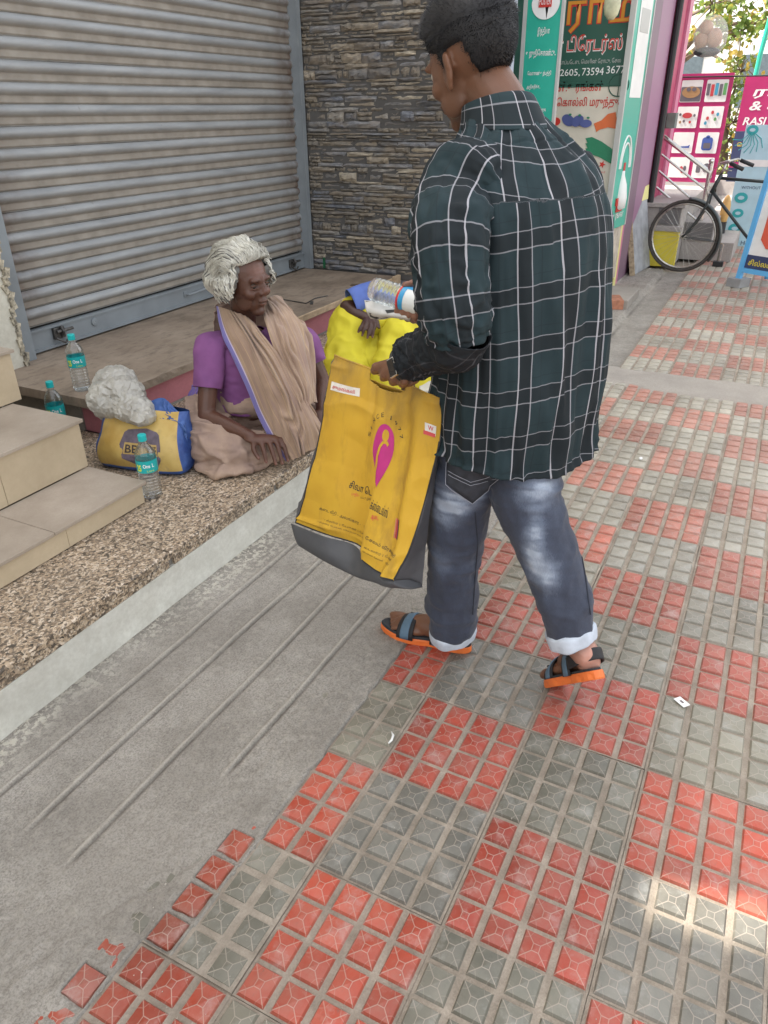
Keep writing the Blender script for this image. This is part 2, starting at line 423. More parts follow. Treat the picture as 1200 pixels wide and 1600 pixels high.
# tiles hidden beyond the left border are cement; cement repair band across the pavement
def height_sheet(name, x0, x1, y0, y1, dx, dy, hf, mat, parent=None):
    nx = int((x1-x0)/dx)+1; ny = int((y1-y0)/dy)+1
    xs = np.linspace(x0, x1, nx); ys = np.linspace(y0, y1, ny); X, Y = np.meshgrid(xs, ys)
    P = np.stack([X.ravel(), Y.ravel(), np.zeros(X.size)], 1); P[:, 2] = hf(P); o = mesh_np(name, P, grid_faces(ny, nx), mat, parent, smooth=True)
    if hf.__name__ == 'hap':
        x, y = P[:, 0], P[:, 1]; P0 = P.copy(); P0[:, 2] = 0; shade_dirt = np.zeros(len(P)); crest_light = np.zeros(len(P))
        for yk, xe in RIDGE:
            yy = yk+fbm(np.stack([x*1, 0*x+yk*9, 0*x], 1), 2.2, 2, 3)*.010; shade_dirt = np.maximum(shade_dirt, np.clip((x-xe)/.06, 0, 1)*np.exp(-((y-yy+.0095)/.0050)**2)*(.75+.4*fbm(P0, 14, 3, 3))); crest_light = np.maximum(crest_light, np.clip((x-xe)/.06, 0, 1)*np.exp(-((y-yy-.001)/.0035)**2)*(.8+.3*fbm(P0, 20, 2, 3)))  # groove shade and ridge-top light put into the colour, with some dirt
        shade_dirt = np.maximum(shade_dirt, .5*np.exp(-((y-1.548)/.012)**2)*(.6+fbm(P0, 12, 2, 5)))
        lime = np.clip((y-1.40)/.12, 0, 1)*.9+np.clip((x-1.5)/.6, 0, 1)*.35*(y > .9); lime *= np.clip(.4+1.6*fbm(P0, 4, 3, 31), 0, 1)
        for k, a in (('shade_dirt', shade_dirt), ('lime', lime), ('crest_light', crest_light)): q = o.data.attributes.new(k, 'FLOAT', 'POINT'); q.data.foreach_set('value', np.clip(a, 0, 1).astype(np.float32))
    return o
def hband(P):
    x, y = P[:, 0], P[:, 1]; n = fbm(P, 5, 3, 3)*.05
    e = np.minimum(x-(BANDX-.06+n), (BANDX+.26+fbm(P, 6, 3, 8)*.05)-x)
    h = np.clip(e*.25, -.03, .006)+fbm(P, 60, 3, 4)*.0012*(e > 0)
    return h
struct(height_sheet('cement_repair_band', BANDX-.2, BANDX+.42, -2.9, 1.1, .012, .02, hband, M_DUSTY))

# ---- cement apron along the step, with tooled ridges; it laps raggedly over the first tiles
cellmask = []
def exposed(row, cell):   # which cells (row along X in cells from OX, cell = columns left of OY) show through the cement
    return True
iso = [(-5, 7), (-6, 7), (-7, 7), (-8, 7), (-10, 8)]           # the lone red cells in the cement
def edge_y(x):
    r = np.floor((x-OX)/.075)
    e = np.full_like(x, OY+.45)                      # border of the tiles: two cells of the cut column show
    e = np.where(r < -8, OY+.45+.075, e)
    e = np.where(r < -12, OY+.45+.15, e)
    e = np.where((r >= 4) & (r < 8), OY+.45, e)
    e = np.where(x > 4.3, .97, e)
    return e
RIDGE = [(1.410, .05), (1.262, .62), (1.108, .59), (.950, .95)]
def hap(P):
    x, y = P[:, 0], P[:, 1]
    P2 = P.copy(); P2[:, 2] = 0
    n = fbm(P2, 22, 3, 1)
    ed = edge_y(x)-.004+n*.010
    h = .004+fbm(P2, 9, 4, 2)*.0022+fbm(P2, 90, 3, 5)*.0009
    # rough strip near the tiles and in front of the smooth smear
    xs = .50+.9*np.clip(.98-y, 0, .4)*2.2; rough = 1/(1+np.exp((x-xs-.0+fbm(P2, 7, 2, 9)*.05)*60))
    rough = np.maximum(rough, np.clip((1.0-y+fbm(P2, 5, 3, 6)*.12)/.06, 0, 1)*.55)
    h += rough*(fbm(P2, 42, 3, 7)*.0075-.002)
    # raised tooled lines
    for yk, xe in RIDGE:
        yy = yk+fbm(np.stack([x*1, 0*x+yk*9, 0*x], 1), 2.2, 2, 3)*.010
        a = np.clip((x-xe)/.06, 0, 1)*(.75+.35*fbm(P2, 6, 2, 12))
        d = y-yy
        h += a*(.006*np.exp(-(d/.0048)**2)-.009*np.exp(-((d+.0095)/.0045)**2))
    h -= .003*np.exp(-((x-(xs+.01))/.02)**2)*(y < 1.2)
    # border over the tiles
    cov = y-ed
    h = np.where(cov < 0, -.02, np.minimum(h, .0015+cov*.35))
    # lone cells showing
    for r, c in iso:
        cx = OX+(r+.5)*.075; cy = OY+(c-.5)*.075
        dd = np.maximum(np.abs(x-cx)-.031, np.abs(y-cy)-.029)
        h = np.where(dd < 0, -.02, h)
    # rise to the wall
    h += np.clip((y-1.50)/.05, 0, 1)*.004
    return h
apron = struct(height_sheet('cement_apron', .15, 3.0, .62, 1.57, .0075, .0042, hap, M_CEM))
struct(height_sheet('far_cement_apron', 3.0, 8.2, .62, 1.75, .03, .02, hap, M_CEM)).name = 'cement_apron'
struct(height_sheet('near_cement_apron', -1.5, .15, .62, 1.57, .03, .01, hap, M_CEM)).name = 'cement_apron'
# red cells left alone in the cement belong to cut pieces of tile
for r, c in iso:
    x = OX+r*.075; y = OY+c*.075
    pass
iso_me = tile_mesh(9, 0, 1, 0, 1)
me = bpy.data.meshes.new('cut_paving_tile')
gg = tile_mesh(11, 0, 4, 1, 2)                       # a strip of four cells
o = put_tile(OX-8*.075, OY+.6, gg, (.35, .05, .02, 1), .005); o.rotation_euler = (0, 0, 0)
gg = tile_mesh(12, 2, 3, 0, 1)
o = put_tile(OX-12*.075, OY+.6, gg, (.30, .07, .05, 1), .002)
# pale litter scraps on the paving
def at0(px, py, z=0.0):
    d = cf+cr2*((px-600)/FPX)-cu2*((py-800)/FPX); t = (z-CAMZ)/d.z; return Vector((0, 0, CAMZ))+d*t
M_PAPER = simple('white_paper', (.78, .78, .76, 1), .7, .05)
g = Geo(); V = [(1.4445, .0, 0), (0, 0, 0)]
s = Geo(); s.box(-.019, .019, -.012, .012, .0, .0012)
o = s.build('paper_ticket', M_PAPER, loc=tuple(at0(1065, 1098))[:2]+(.0025,)); o.rotation_euler = (.03, .02, .9); tag(o, 'small white printed paper ticket lying on a grey paving tile', 'paper scrap')
s = Geo(); s.box(-.006, .006, -.0035, .0035, .0013, .0016); x = s.build('print', simple('ink', (.15, .12, .12, 1)), o)
g = Geo(); g.tube([(0, 0, .004), (.012, .004, .006), (.022, .014, .009), (.026, .03, .005)], [.002, .0032, .0032, .0015], 8)
o = g.build('torn_paper_curl', M_PAPER, loc=tuple(at0(607, 1163))[:2]+(.0,), smooth=True); o.rotation_euler = (0, 0, -.6); tag(o, 'curled strip of torn white paper beside the red and pale green tiles', 'paper scrap')
g = Geo(); g.ell((0, 0, .004), (.016, .009, .005), nu=9, nv=5); o = g.build('crushed_cup_lid', M_PAPER, loc=(3.35, .36, .002), smooth=True); tag(o, 'small crumpled white scrap on the paving far beyond the man in the shirt', 'paper scrap')
g = Geo(); g.ell((0, 0, .004), (.017, .006, .004), nu=9, nv=5); o = g.build('white_scrap', M_PAPER, loc=tuple(at0(905, 911))[:2]+(.002,), smooth=True); tag(o, 'thin white scrap on the tiles just right of the trouser knee', 'paper scrap')
# tiny chips and grit: nobody could count them
V = []; F = []
for i in range(520):
    y = rnd.uniform(.45, 1.5) if rnd.random() < .75 else rnd.uniform(-.9, .45)
    x = rnd.uniform(.35, 2.6); r = rnd.uniform(.0009, .0024)*(1.3 if rnd.random() < .1 else 1)
    k = len(V); z = .006 if y > .75 else .001
    for a in range(4): V.append((x+r*math.cos(a*1.57+x*50), y+r*math.sin(a*1.57+x*50)*rnd.uniform(.6, 1), z))
    V.append((x, y, z+r*1.1)); F += [(k, k+1, k+4), (k+1, k+2, k+4), (k+2, k+3, k+4), (k+3, k, k+4)]
o = mesh_np('grit', V, F, simple('grit_stone', (.42, .38, .32, 1), .8)); o['kind'] = 'stuff'

# ---- granite step in front of the shop
def m_granite():
    b = MB('granite'); p = b.pos()
    v1 = b.vor(125, p, out='Color'); s1 = b.sep(v1)[0]; v2 = b.vor(230, p, out='Color'); s2 = b.sep(v2)[0]
    n = b.noise(60, p, 4, .7); big = b.noise(5, p, 4)
    base = b.ramp(s1, [(.0, (.035, .028, .02, 1)), (.18, (.15, .11, .075, 1)), (.34, (.30, .215, .14, 1)), (.7, (.50, .385, .265, 1)), (1, (.66, .55, .43, 1))])
    base = b.mix(b.ramp(s2, [(.66, 0), (.72, .7)]), base, (.075, .062, .05, 1))
    base = b.mix(b.ramp(n, [(.55, 0), (.7, .6)]), base, (.42, .33, .24, 1))
    base = b.mix(b.ramp(big, [(.3, .3), (.6, 0)]), base, (.20, .16, .12, 1))
    return b.fin(base, b.math('MULTIPLY_ADD', big, .3, .35), b.bump(n, .25, .001))
M_GRAN = m_granite()
M_WHITEWASH = m_ground('whitewashed_plaster', (.50, .48, .42, 1), (.72, .71, .64, 1), (.33, .30, .24, 1), sc=9, bs=60, bstr=.3, bd=.003)
M_PLASTER = m_ground('grey_plaster', (.20, .18, .155, 1), (.30, .275, .24, 1), sc=5, bs=70)
GX0, GX1 = -1.6, 5.0
def wavy_box(name, x0, x1, y0, y1, z0, z1, mat, parent=None, amp=.003, step=.03, seed=0, sc=9):
    """a slab with slightly uneven front (y0) edge and top"""
    n = max(2, int((x1-x0)/step)); xs = np.linspace(x0, x1, n)
    prof = [(y0, z0), (y0, z0+(z1-z0)*.5), (y0, z1-.004), (y0+.004, z1), ((y0+y1)/2, z1), (y1, z1), (y1, z0)]
    V = []
    for x in xs:
        for k, (y, z) in enumerate(prof):
            q = np.array([[x, y*3, z*5]]); d = float(fbm(q, sc, 3, seed)[0]) if 0 < k < 5 else 0
            V.append((x, y+(d*amp if k < 4 else 0), z+(d*amp*.25 if k in (2, 3, 4) else 0)))
    m = len(prof); F = []
    for i in range(n-1):
        for k in range(m): F.append((i*m+k, i*m+(k+1) % m, (i+1)*m+(k+1) % m, (i+1)*m+k))
    F.append(tuple(range(m))[::-1]); F.append(tuple((n-1)*m+k for k in range(m)))
    return mesh_np(name, V, [tuple(reversed(f)) for f in F], mat, parent)
gs = empty('granite_step', 'long speckled brown granite step with a whitewashed riser on which the woman sits', 'step', (0, 1.55, 0))
for n_, (a, bb) in enumerate([(-1.6, .18), (.183, 1.487), (1.490, 2.093), (2.096, 3.3), (3.303, 4.99)]):
    reparent(wavy_box('granite_slab', a, bb, 1.548, 2.47, .178, .203, M_GRAN, None, .006, .012, n_, 40), gs)
    if n_: reparent(wavy_box('granite_edging', a+.02, bb-.003, 1.554, 1.62, .145, .172, M_GRAN, None, .005, .02, n_+9, 40), gs)
reparent(wavy_box('granite_edging', -1.6, .19, 1.554, 1.62, .145, .172, M_GRAN, None, .005, .02, 30, 40), gs)
g = Geo(); g.box(GX0, GX1-.005, 1.563, 2.46, .140, .178); reparent(g.build('bedding', M_PLASTER), gs)
def riser_white():
    n = 260; xs = np.linspace(GX0, 4.985, n); V = []
    for x in xs:
        for z in np.linspace(-.02, .144, 6):
            d = float(fbm([[x, 0, z]], 7, 3, 21)[0])*.006; V.append((x, 1.553+d-.004*(1-z/.144), z))
        V.append((x, 1.6, .144)); V.append((x, 1.6, -.02))
    F = []
    for i in range(n-1):
        for k in range(8): F.append((i*8+k, (i+1)*8+k, (i+1)*8+(k+1) % 8, i*8+(k+1) % 8))
    return mesh_np('white_riser', V, F, M_WHITEWASH, smooth=False)
reparent(riser_white(), gs)
# ---- raised ledge with a pink face
M_PINK = m_ground('pink_painted_plaster', (.42, .145, .17, 1), (.52, .20, .22, 1), (.25, .12, .12, 1), sc=6, bs=60, bstr=.3)
def m_stone():
    b = MB('dusty_kadappa_stone'); p = b.pos(); n1 = b.noise(3.5, p, 6, .65); n2 = b.noise(11, b.vmap(p, (1, 2.5, 1)), 5, .7); n3 = b.noise(120, p, 4, .7)
    col = b.ramp(n1, [(.25, (.13, .095, .065, 1)), (.5, (.24, .185, .135, 1)), (.75, (.33, .265, .20, 1))])
    col = b.mix(b.ramp(n2, [(.5, 0), (.72, .7)]), col, (.10, .075, .055, 1))
    return b.fin(col, .75, b.bump(n3, .35, .002))
M_STONE = m_stone()
M_CREAMSTN = simple('cream_stone_edge', (.42, .31, .20, 1), .8, .2, 20, world=True)
lg = empty('stone_ledge', 'raised stone ledge with a pink painted face below the roller shutter', 'ledge', (2.1, 2.47, .203))
g = Geo(); g.box(2.14, 4.992, 2.472, 2.60, .203, .345); reparent(g.build('pink_face', M_PINK), lg)
g = Geo(); g.box(2.13, 2.2, 2.60, 3.20, .203, .344); g.box(2.2, 4.99, 2.6, 3.4, .203, .344); reparent(g.build('plaster_core', M_PLASTER), lg)
reparent(wavy_box('ledge_slab', 2.075, 3.56, 2.432, 3.34, .345, .386, M_STONE, None, .006, .02, 3, 25), lg)
reparent(wavy_box('ledge_slab', 3.563, 4.99, 2.436, 3.34, .345, .386, M_STONE, None, .005, .02, 5, 25), lg)
reparent(wavy_box('edge_strip', 2.9, 4.98, 2.425, 2.4315, .352, .3885, M_CREAMSTN, None, .002, .05, 6, 25), lg)
g = Geo(); g.box(4.90, 4.99, 2.40, 2.425, .33, .40, bev=.004); reparent(g.build('edge_strip', M_CREAMSTN), lg)
g = Geo(); g.box(2.142, 4.98, 2.4655, 2.4705, .203, .213); reparent(g.build('dirt_line', M_PLASTER), lg)
g = Geo(); g.box(GX0, 2.13, 2.46, 3.3, .0, .2028); struct(g.build('floor', M_GRAN))

# ---- tiled steps on the left
M_RISER = m_ground('cream_riser_tile', (.44, .35, .235, 1), (.58, .475, .33, 1), (.40, .31, .20, 1), sc=4, bs=40, bstr=.08, bd=.001, rough=.4)
M_TREAD = m_ground('beige_tread_tile', (.29, .235, .18, 1), (.45, .38, .31, 1), (.26, .21, .16, 1), sc=5, bs=150, bstr=.15, bd=.001, rough=.5)
M_MORTAR = simple('mortar', (.22, .17, .12, 1), .9, .2, 30, world=True)
st = empty('tiled_steps', 'cream and beige tiled steps rising beside the shutter at the left edge', 'steps', (1.0, 1.86, .203))
def step(y0, y1, z0, z1, xr, joints):
    g = Geo(); g.box(-1.6, xr-.008, y0+.012, y1+.3, z0, z1-.014, 0); reparent(g.build('mortar_bed', M_MORTAR), st)
    xs = [xr]+joints+[-1.6]
    for a, bb in zip(xs[:-1], xs[1:]):
        g = Geo(); g.box(bb+.002, a, y0+rnd.uniform(0, .002), y0+.012, z0+.003, z1-.016, 0, .0015); reparent(g.build('riser_tile', M_RISER), st)
    g = Geo(); g.box(xr-.0075, xr+.002, y0+.0125, y1+.02, z0+.002, z1-.016, 0, .0015); reparent(g.build('side_tile', M_RISER), st)
    xs = [xr+.012]+[j-.05 for j in joints]+[-1.6]
    for a, bb in zip(xs[:-1], xs[1:]):
        g = Geo(); g.box(bb+.002, a, y0-.010, y1+.002, z1-.0135, z1-rnd.uniform(0, .001), 0, .002); reparent(g.build('tread_tile', M_TREAD), st)
step(1.861, 2.132, .203, .291, 1.717, [1.367, .77, .17, -.43])
step(2.132, 2.491, .291, .480, 1.728, [1.375, .78, .18, -.42])
step(2.491, 3.15, .480, .680, 1.784, [1.42, .82, .22, -.38])
g = Geo(); V = [];
M_CREAMP = m_ground('cream_pillar_paint', (.56, .53, .44, 1), (.68, .65, .56, 1), (.3, .27, .2, 1), sc=4, bs=40, bstr=.3)
# ---- shop building: wall above and beside the shutter
M_WALL = m_ground('building_wall', (.50, .46, .40, 1), (.62, .58, .52, 1), sc=2, bs=30)
bd = empty('shop_building', 'shop front with a grey roller shutter, cream pillar and plastered wall above', 'building', (2.3, 3.3, 0))
g = Geo(); g.box(-1.6, 2.30, 3.12, 3.6, .2, 3.0, 0, .01); reparent(g.build('cream_pillar', M_CREAMP), bd)
g = Geo(); g.box(-9, 9.5, 3.26, 8, 3.0, 5.16); g.box(-9, 5.3, 3.6, 8, 0, 3.0); g.box(-9, -1.6, 3.12, 3.6, 0, 3.0); g.box(5.3, 9.5, 3.0, 8, 0, 3.0)
o = g.build('wall', M_WALL); reparent(o, bd)
g = Geo(); g.box(-9, .455, 3.26, 3.34, 5.162, 7.6); g.box(.575, 9.5, 3.26, 3.34, 5.162, 7.6); reparent(g.build('shade_wall', M_WALL), bd)  # unseen wall added for shade; its slit lets one sun patch through
# ---- roller shutter
M_STEEL = simple('blue_grey_paint', (.235, .262, .28, 1), .42, .10, 5, .12, 90, .001, world=True, c2=(.175, .192, .205, 1))
def m_slat():
    b = MB('shutter_paint'); p = b.pos(); n = b.noise(3, b.vmap(p, (1, 1, 6)), 5, .6); n2 = b.noise(30, b.vmap(p, (1, 1, 4)), 4, .7); n3 = b.noise(9, p, 3)
    s = b.sep(b.tc('UV'))
    dustn = b.math('ADD', b.ramp(s[1], [(.0, .15), (.10, .05), (.36, .15), (.54, .72), (.66, .95), (.93, .85), (.965, .4)]), b.math('MULTIPLY', b.math('SUBTRACT', n2, .5), .5), clamp=True)
    grey = b.ramp(n, [(.3, (.205, .215, .222, 1)), (.7, (.32, .33, .335, 1))])
    du = b.ramp(n3, [(.3, (.195, .165, .13, 1)), (.7, (.295, .26, .215, 1))])
    col = b.mix(dustn, grey, du)
    rust = b.ramp(b.noise(14, b.vmap(p, (1.5, 1, 1), (4, 0, 2)), 4, .65), [(.68, 0), (.74, 1)])
    e = b.ramp(b.math('ABSOLUTE', b.math('SUBTRACT', b.sep(p)[0], 3.68)), [(.0, 0), (1.0, 0)])
    side = b.n('ShaderNodeMapRange'); b.l(b.math('ABSOLUTE', b.math('SUBTRACT', b.sep(p)[0], 3.68)), side.inputs[0]); side.inputs[1].default_value = 1.06; side.inputs[2].default_value = 1.25
    sidef = b.math('MULTIPLY', side.outputs[0], b.ramp(n3, [(.4, .15), (.62, 1)]))
    col = b.mix(b.math('MULTIPLY', b.math('MAXIMUM', sidef, b.math('MULTIPLY', rust, .35)), .85), col, (.085, .048, .03, 1))
    return b.fin(col, b.math('MULTIPLY_ADD', dustn, .4, .36), b.bump(n2, .12, .001), Metallic=.0)
M_SLAT = m_slat()
rs = empty('roller_shutter', 'large closed steel roller shutter with dusty blue grey slats', 'roller shutter', (3.68, 3.24, .39))
prof = []
PT = .0888
for k in range(21):
    t = k/20
    if t < .58: d = .019*math.sin(math.pi*t/.58)**.75
    elif t < .62: d = .0
    elif t < .95: d = .001+.006*(t-.6)/.35
    else: d = -.004
    prof.append((-d, -t*PT, t))
def slat_mesh(seed):
    xs = np.linspace(-1.315, 1.315, 12); V = []; U = []; m = len(prof)
    for x in xs:
        for d, z, t in prof:
            V.append((x, d+.0015*math.sin(x*3+seed), z+.0012*math.sin(x*2.1+seed*2))); U.append((x, t))
    F = grid_faces(len(xs), m); F = F[:, ::-1]
    k = len(V)
    me_o = mesh_np('slat', V, F, M_SLAT, smooth=True, uv=U); me = me_o.data; bpy.data.objects.remove(me_o); return me
SL = [slat_mesh(i) for i in range(4)]
for k in range(28):
    o = bpy.data.objects.new('slat', SL[k % 4]); COL.objects.link(o); o.parent = rs; o.location = (0, .0+rnd.uniform(-.001, .001), .505-.39+PT*(k+1)+.012)
g = Geo(); g.box(2.38, 4.985, 3.262, 3.27, .39, 3.0); reparent(g.build('backing', simple('dark_gap', (.03, .028, .025, 1), .9)), rs)
g = Geo(); g.box(2.395, 4.978, 3.222, 3.252, .398, .506, 0, .004); g.box(2.395, 4.978, 3.214, 3.2218, .396, .409); g.box(2.395, 4.978, 3.214, 3.2218, .495, .506); reparent(g.build('bottom_rail', M_STEEL), rs)
M_DKST = simple('worn_dark_steel', (.10, .095, .09, 1), .45, .3, 40, .3, Metallic=.6)
M_RUST = simple('rusty_steel', (.16, .085, .05, 1), .8, .4, 40, .4)
def lock(x, z, flip=1):
    g = Geo(); g.box(x-.035, x+.035, 3.205, 3.2215, z-.028, z+.03, 0, .004); g.tube([(x-.02, 3.2, z+.01), (x+.075*flip, 3.19, z+.012)], .008, 10)
    g.tube([(x+.01, 3.2, z+.035), (x+.01, 3.185, z+.01), (x+.01, 3.2, z-.02)], .007, 8); g.tube([(x-.03, 3.2, z-.02), (x+.0, 3.178, z-.045), (x+.05, 3.195, z-.03)], .006, 8)
    reparent(g.build('lock', M_DKST, smooth=False), rs)
lock(2.605, .462); lock(4.80, .452)
g = Geo(); Mx = Matrix.Rotation(math.radians(90), 3, 'X'); g.lathe([(0, 0), (.020, 0), (.022, .003), (.020, .007), (.006, .008), (0, .006)], (2.853, 3.2215, .462), 20, 0, Mx); reparent(g.build('disc', M_STEEL, smooth=False), rs)
g = Geo(); g.tube([(3.60, 3.221, .462), (3.605, 3.195, .462), (3.62, 3.185, .462), (3.80, 3.185, .470), (3.815, 3.195, .47), (3.82, 3.221, .47)], .007, 8); g.box(3.585, 3.615, 3.2155, 3.2215, .447, .477); reparent(g.build('handle', M_STEEL), rs)
for x0, x1 in ((2.315, 2.395), (4.978, 5.028)):
    g = Geo(); g.box(x0, x1, 3.17, 3.262, .387, 3.0, 0, .004)
    g.box(x0+.012 if x0 < 3 else x0-.006, x1+.006 if x0 < 3 else x1-.012, 3.160, 3.1695, .387, 3.0)
    reparent(g.build('guide_channel', M_STEEL), rs)
# broken plaster edge beside the left channel
g = Geo()
for k in range(70):
    z = .39+k*.036; x = 2.304+.010*math.sin(k*1.7)+rnd.uniform(-.006, .006); g.obox((x, 3.12+rnd.uniform(-.004, .01), z), (.022, .03, .045), Matrix.Rotation(rnd.uniform(-.5, .5), 3, 'Y'), 0)
o = g.build('broken_plaster_edge', [simple('broken_plaster', (.42, .37, .28, 1), .9, .5, 50)]); reparent(o, bd); o['kind'] = 'stuff'

# ---- stacked stone wall, face towards the camera
PX = 5.03
sw = empty('stone_clad_wall', 'wall clad in stacked grey and brown ledge stones beside the shutter', 'wall', (PX, 2.5, .385))
M_BLUEW = m_ground('pale_blue_paint', (.42, .47, .56, 1), (.50, .55, .64, 1), sc=3, bs=40, bstr=.2)
g = Geo(); g.box(PX+.035, 5.3, 1.745, 3.6, 0, 3.0); reparent(g.build('wall_core', M_BLUEW), sw)
stone_cols = [(.15, .135, .12), (.20, .178, .15), (.25, .22, .18), (.16, .158, .158), (.23, .228, .225), (.13, .14, .165), (.33, .295, .24), (.10, .10, .105), (.18, .185, .20)]
def m_ledge():
    b = MB('ledge_stone'); oi = b.n('ShaderNodeObjectInfo'); p = b.pos()
    n = b.noise(24, b.vmap(p, (1, 1, 3)), 6, .7); n2 = b.noise(130, p, 4, .7); n3 = b.noise(7, b.vmap(p, (1, 1, 2.6)), 4, .6)
    col = b.mix(1, oi.outputs['Color'], b.ramp(n, [(.25, (.45, .45, .47, 1)), (.5, (1, .98, .95, 1)), (.78, (1.9, 1.8, 1.6, 1))]), 'MULTIPLY')
    col = b.mix(b.ramp(n3, [(.42, .0), (.68, .6)]), col, (.24, .19, .13, 1))
    return b.fin(col, .8, b.bump(b.math('MULTIPLY_ADD', n2, .3, n), .8, .006))
M_LEDGE = m_ledge()
def stone_mesh(seed):
    """unit stone: y 0..1 z 0..1, face at x=0 rough"""
    r = random.Random(seed); ny, nz = 7, 4; V = []
    for a in range(nz):
        for c in range(ny):
            y = c/(ny-1); z = a/(nz-1)
            e = 1 if c in (0, ny-1) or a in (0, nz-1) else 0
            V.append((e*.012+r.uniform(-.005, .005)+.004*(1-z), y+(r.uniform(-.02, .02) if e else 0), z+(r.uniform(-.10, .10) if 0 < c < ny-1 else r.uniform(-.05, .05))))
    F = [tuple(f[::-1]) for f in grid_faces(nz, ny).tolist()]
    k = len(V); V += [(.045, 0, 0), (.045, 1, 0), (.045, 1, 1), (.045, 0, 1)]
    ring = list(range(ny)); F.append(tuple([k]+ring+[k+1])); F.append(tuple([k+3, k+2]+[(nz-1)*ny+c for c in range(ny)][::-1])[::-1])
    F.append((k, k+3, (nz-1)*ny, (nz-2)*ny, ny, 0)); F.append((k+1, ny-1, 2*ny-1, 3*ny-1, 4*ny-1, k+2))
    me = bpy.data.meshes.new('stone'); me.from_pydata(V, [], F); me.materials.append(M_LEDGE); return me
STM = [stone_mesh(i) for i in range(14)]
g = Geo(); g.box(PX+.012, PX+.034, 1.75, 3.2, .35, 2.35); reparent(g.build('mortar_back', simple('dark_mortar', (.085, .08, .075, 1), .9)), sw)
z = .385; cnt = 0; stones = []; row = 0
while z < 2.26:
    h = rnd.choice([.018, .024, .028, .034, .042, .056]); y = 1.75+rnd.uniform(-.0, .0)
    while y < 3.16:
        Lh = rnd.uniform(.07, .30)*(1 if h < .05 else .6); Lh = min(Lh, 3.17-y)
        hh = h
        if h > .04 and rnd.random() < .5:
            stones.append((y, z, Lh, h*.5)); stones.append((y, z+h*.5, Lh, h*.5))
        else: stones.append((y, z, Lh, h))
        y += Lh
    z += h; row += 1
order = sorted(range(len(stones)), key=lambda i: -(stones[i][2]*stones[i][3]) if stones[i][0] > 1.72 else 0)
keep = set(order[:298]); SG = Geo()
restV = []; restF = []; restM = []
for i, (y, z, Lh, h) in enumerate(stones):
    cc = stone_cols[rnd.randrange(len(stone_cols))]; dx = rnd.uniform(-.014, .010)
    if i in keep:
        o = bpy.data.objects.new('stone', STM[rnd.randrange(14)]); COL.objects.link(o); o.parent = sw
        o.matrix_parent_inverse = Matrix.Translation(sw.location).inverted()
        o.location = (PX+dx, y+.0008, z+.0008); o.scale = (1, Lh-.002, h-.002); o.color = (cc[0], cc[1], cc[2], 1)
    else:
        me = STM[rnd.randrange(14)]; k = len(restV); restV += [(PX+dx+v.co.x, y+.001+v.co.y*(Lh-.002), z+.001+v.co.z*(h-.002)) for v in me.vertices]
        restF += [tuple(q+k for q in p.vertices) for p in me.polygons]
if restV:
    o = mesh_np('small_stone', restV, restF, M_LEDGE); reparent(o, sw); o['kind'] = 'stuff'; o.color = (.16, .145, .125, 1)
# ================================================================== THE SHOPS FURTHER ALONG
def at(px, py, **k):
    d = cf+cr2*((px-600)/FPX)-cu2*((py-800)/FPX); o = Vector((0, 0, CAMZ)); (a, v), = k.items(); i = 'xyz'.index(a)
    return o+d*((v-o[i])/d[i])
PL = lambda n, c, r=.5, **k: simple(n, c, r, .05, 8, .05, world=True, **k)
TEAL = PL('teal_board_paint', (.025, .40, .29, 1), .35); WHITE = PL('white_print', (.78, .78, .76, 1), .5); REDP = PL('red_print', (.55, .03, .02, 1))
DGREEN = PL('dark_green_paint', (.02, .085, .06, 1)); CREAM = PL('cream_paint', (.62, .56, .47, 1)); YEL = PL('yellow_paint', (.70, .58, .06, 1))
ORANGE = PL('orange_paint', (.60, .24, .02, 1)); PALEY = PL('pale_yellow_paint', (.78, .72, .28, 1)); PNK = PL('pink_wall_paint', (.60, .20, .32, 1))
PURP = PL('mauve_wall_paint', (.33, .17, .27, 1)); GPURP = PL('grey_mauve_paint', (.20, .12, .17, 1)); CRIM = PL('crimson_wall_paint', (.42, .035, .11, 1))
BLUEV = PL('brinjal_blue_paint', (.08, .10, .28, 1)); ORV = PL('carrot_orange_paint', (.65, .14, .04, 1)); GRV = PL('bean_green_paint', (.02, .20, .10, 1)); GRYF = PL('light_grey_frame', (.45, .45, .43, 1), .4)
BLK = PL('black_paint', (.02, .02, .022, 1)); NAVY = PL('navy_print', (.04, .055, .13, 1)); MAG = PL('magenta_print', (.42, .02, .13, 1), .4); STEELM = simple('stainless_steel', (.55, .54, .52, 1), .22, .05, Metallic=1.0)
YX, ZZ = (0, -1, 0), (0, 0, 1)                 # writing read from the street end: right is -Y
def tyz(s, x, px, py, w, mat, parent, h=None, bold=.0, name='lettering', thick=.003, shear=0):
    p = at(px, py, x=x); p.x = x
    return text(s, .1, mat, parent, p, YX, ZZ, width=w, height=h, bold=bold, name=name, thick=thick, shear=shear)
def poly_x(name, x, pts, mat, parent, depth=.004):
    """flat painted shape facing -X; pts are (y, z)"""
    n = len(pts); V = [(x-depth, y, z) for y, z in pts]+[(x, y, z) for y, z in pts]
    a = sum(pts[i][0]*pts[(i+1) % n][1]-pts[(i+1) % n][0]*pts[i][1] for i in range(n))
    F = [tuple(range(n)) if a < 0 else tuple(range(n))[::-1]]+[(i, (i+1) % n, n+(i+1) % n, n+i) for i in range(n)]
    return reparent(mesh_np(name, V, F, mat), parent)
def blob(c, ry, rz, n=20, rot=0, sq=1):
    return [(c[0]+ry*math.cos(a)*math.cos(rot)-rz*math.sin(a)*math.sin(rot), c[1]+ry*math.cos(a)*math.sin(rot)+rz*math.sin(a)*math.cos(rot)) for a in [2*math.pi*i/n for i in range(n)]]
yz = lambda px, py, x: (at(px, py, x=x).y, at(px, py, x=x).z)

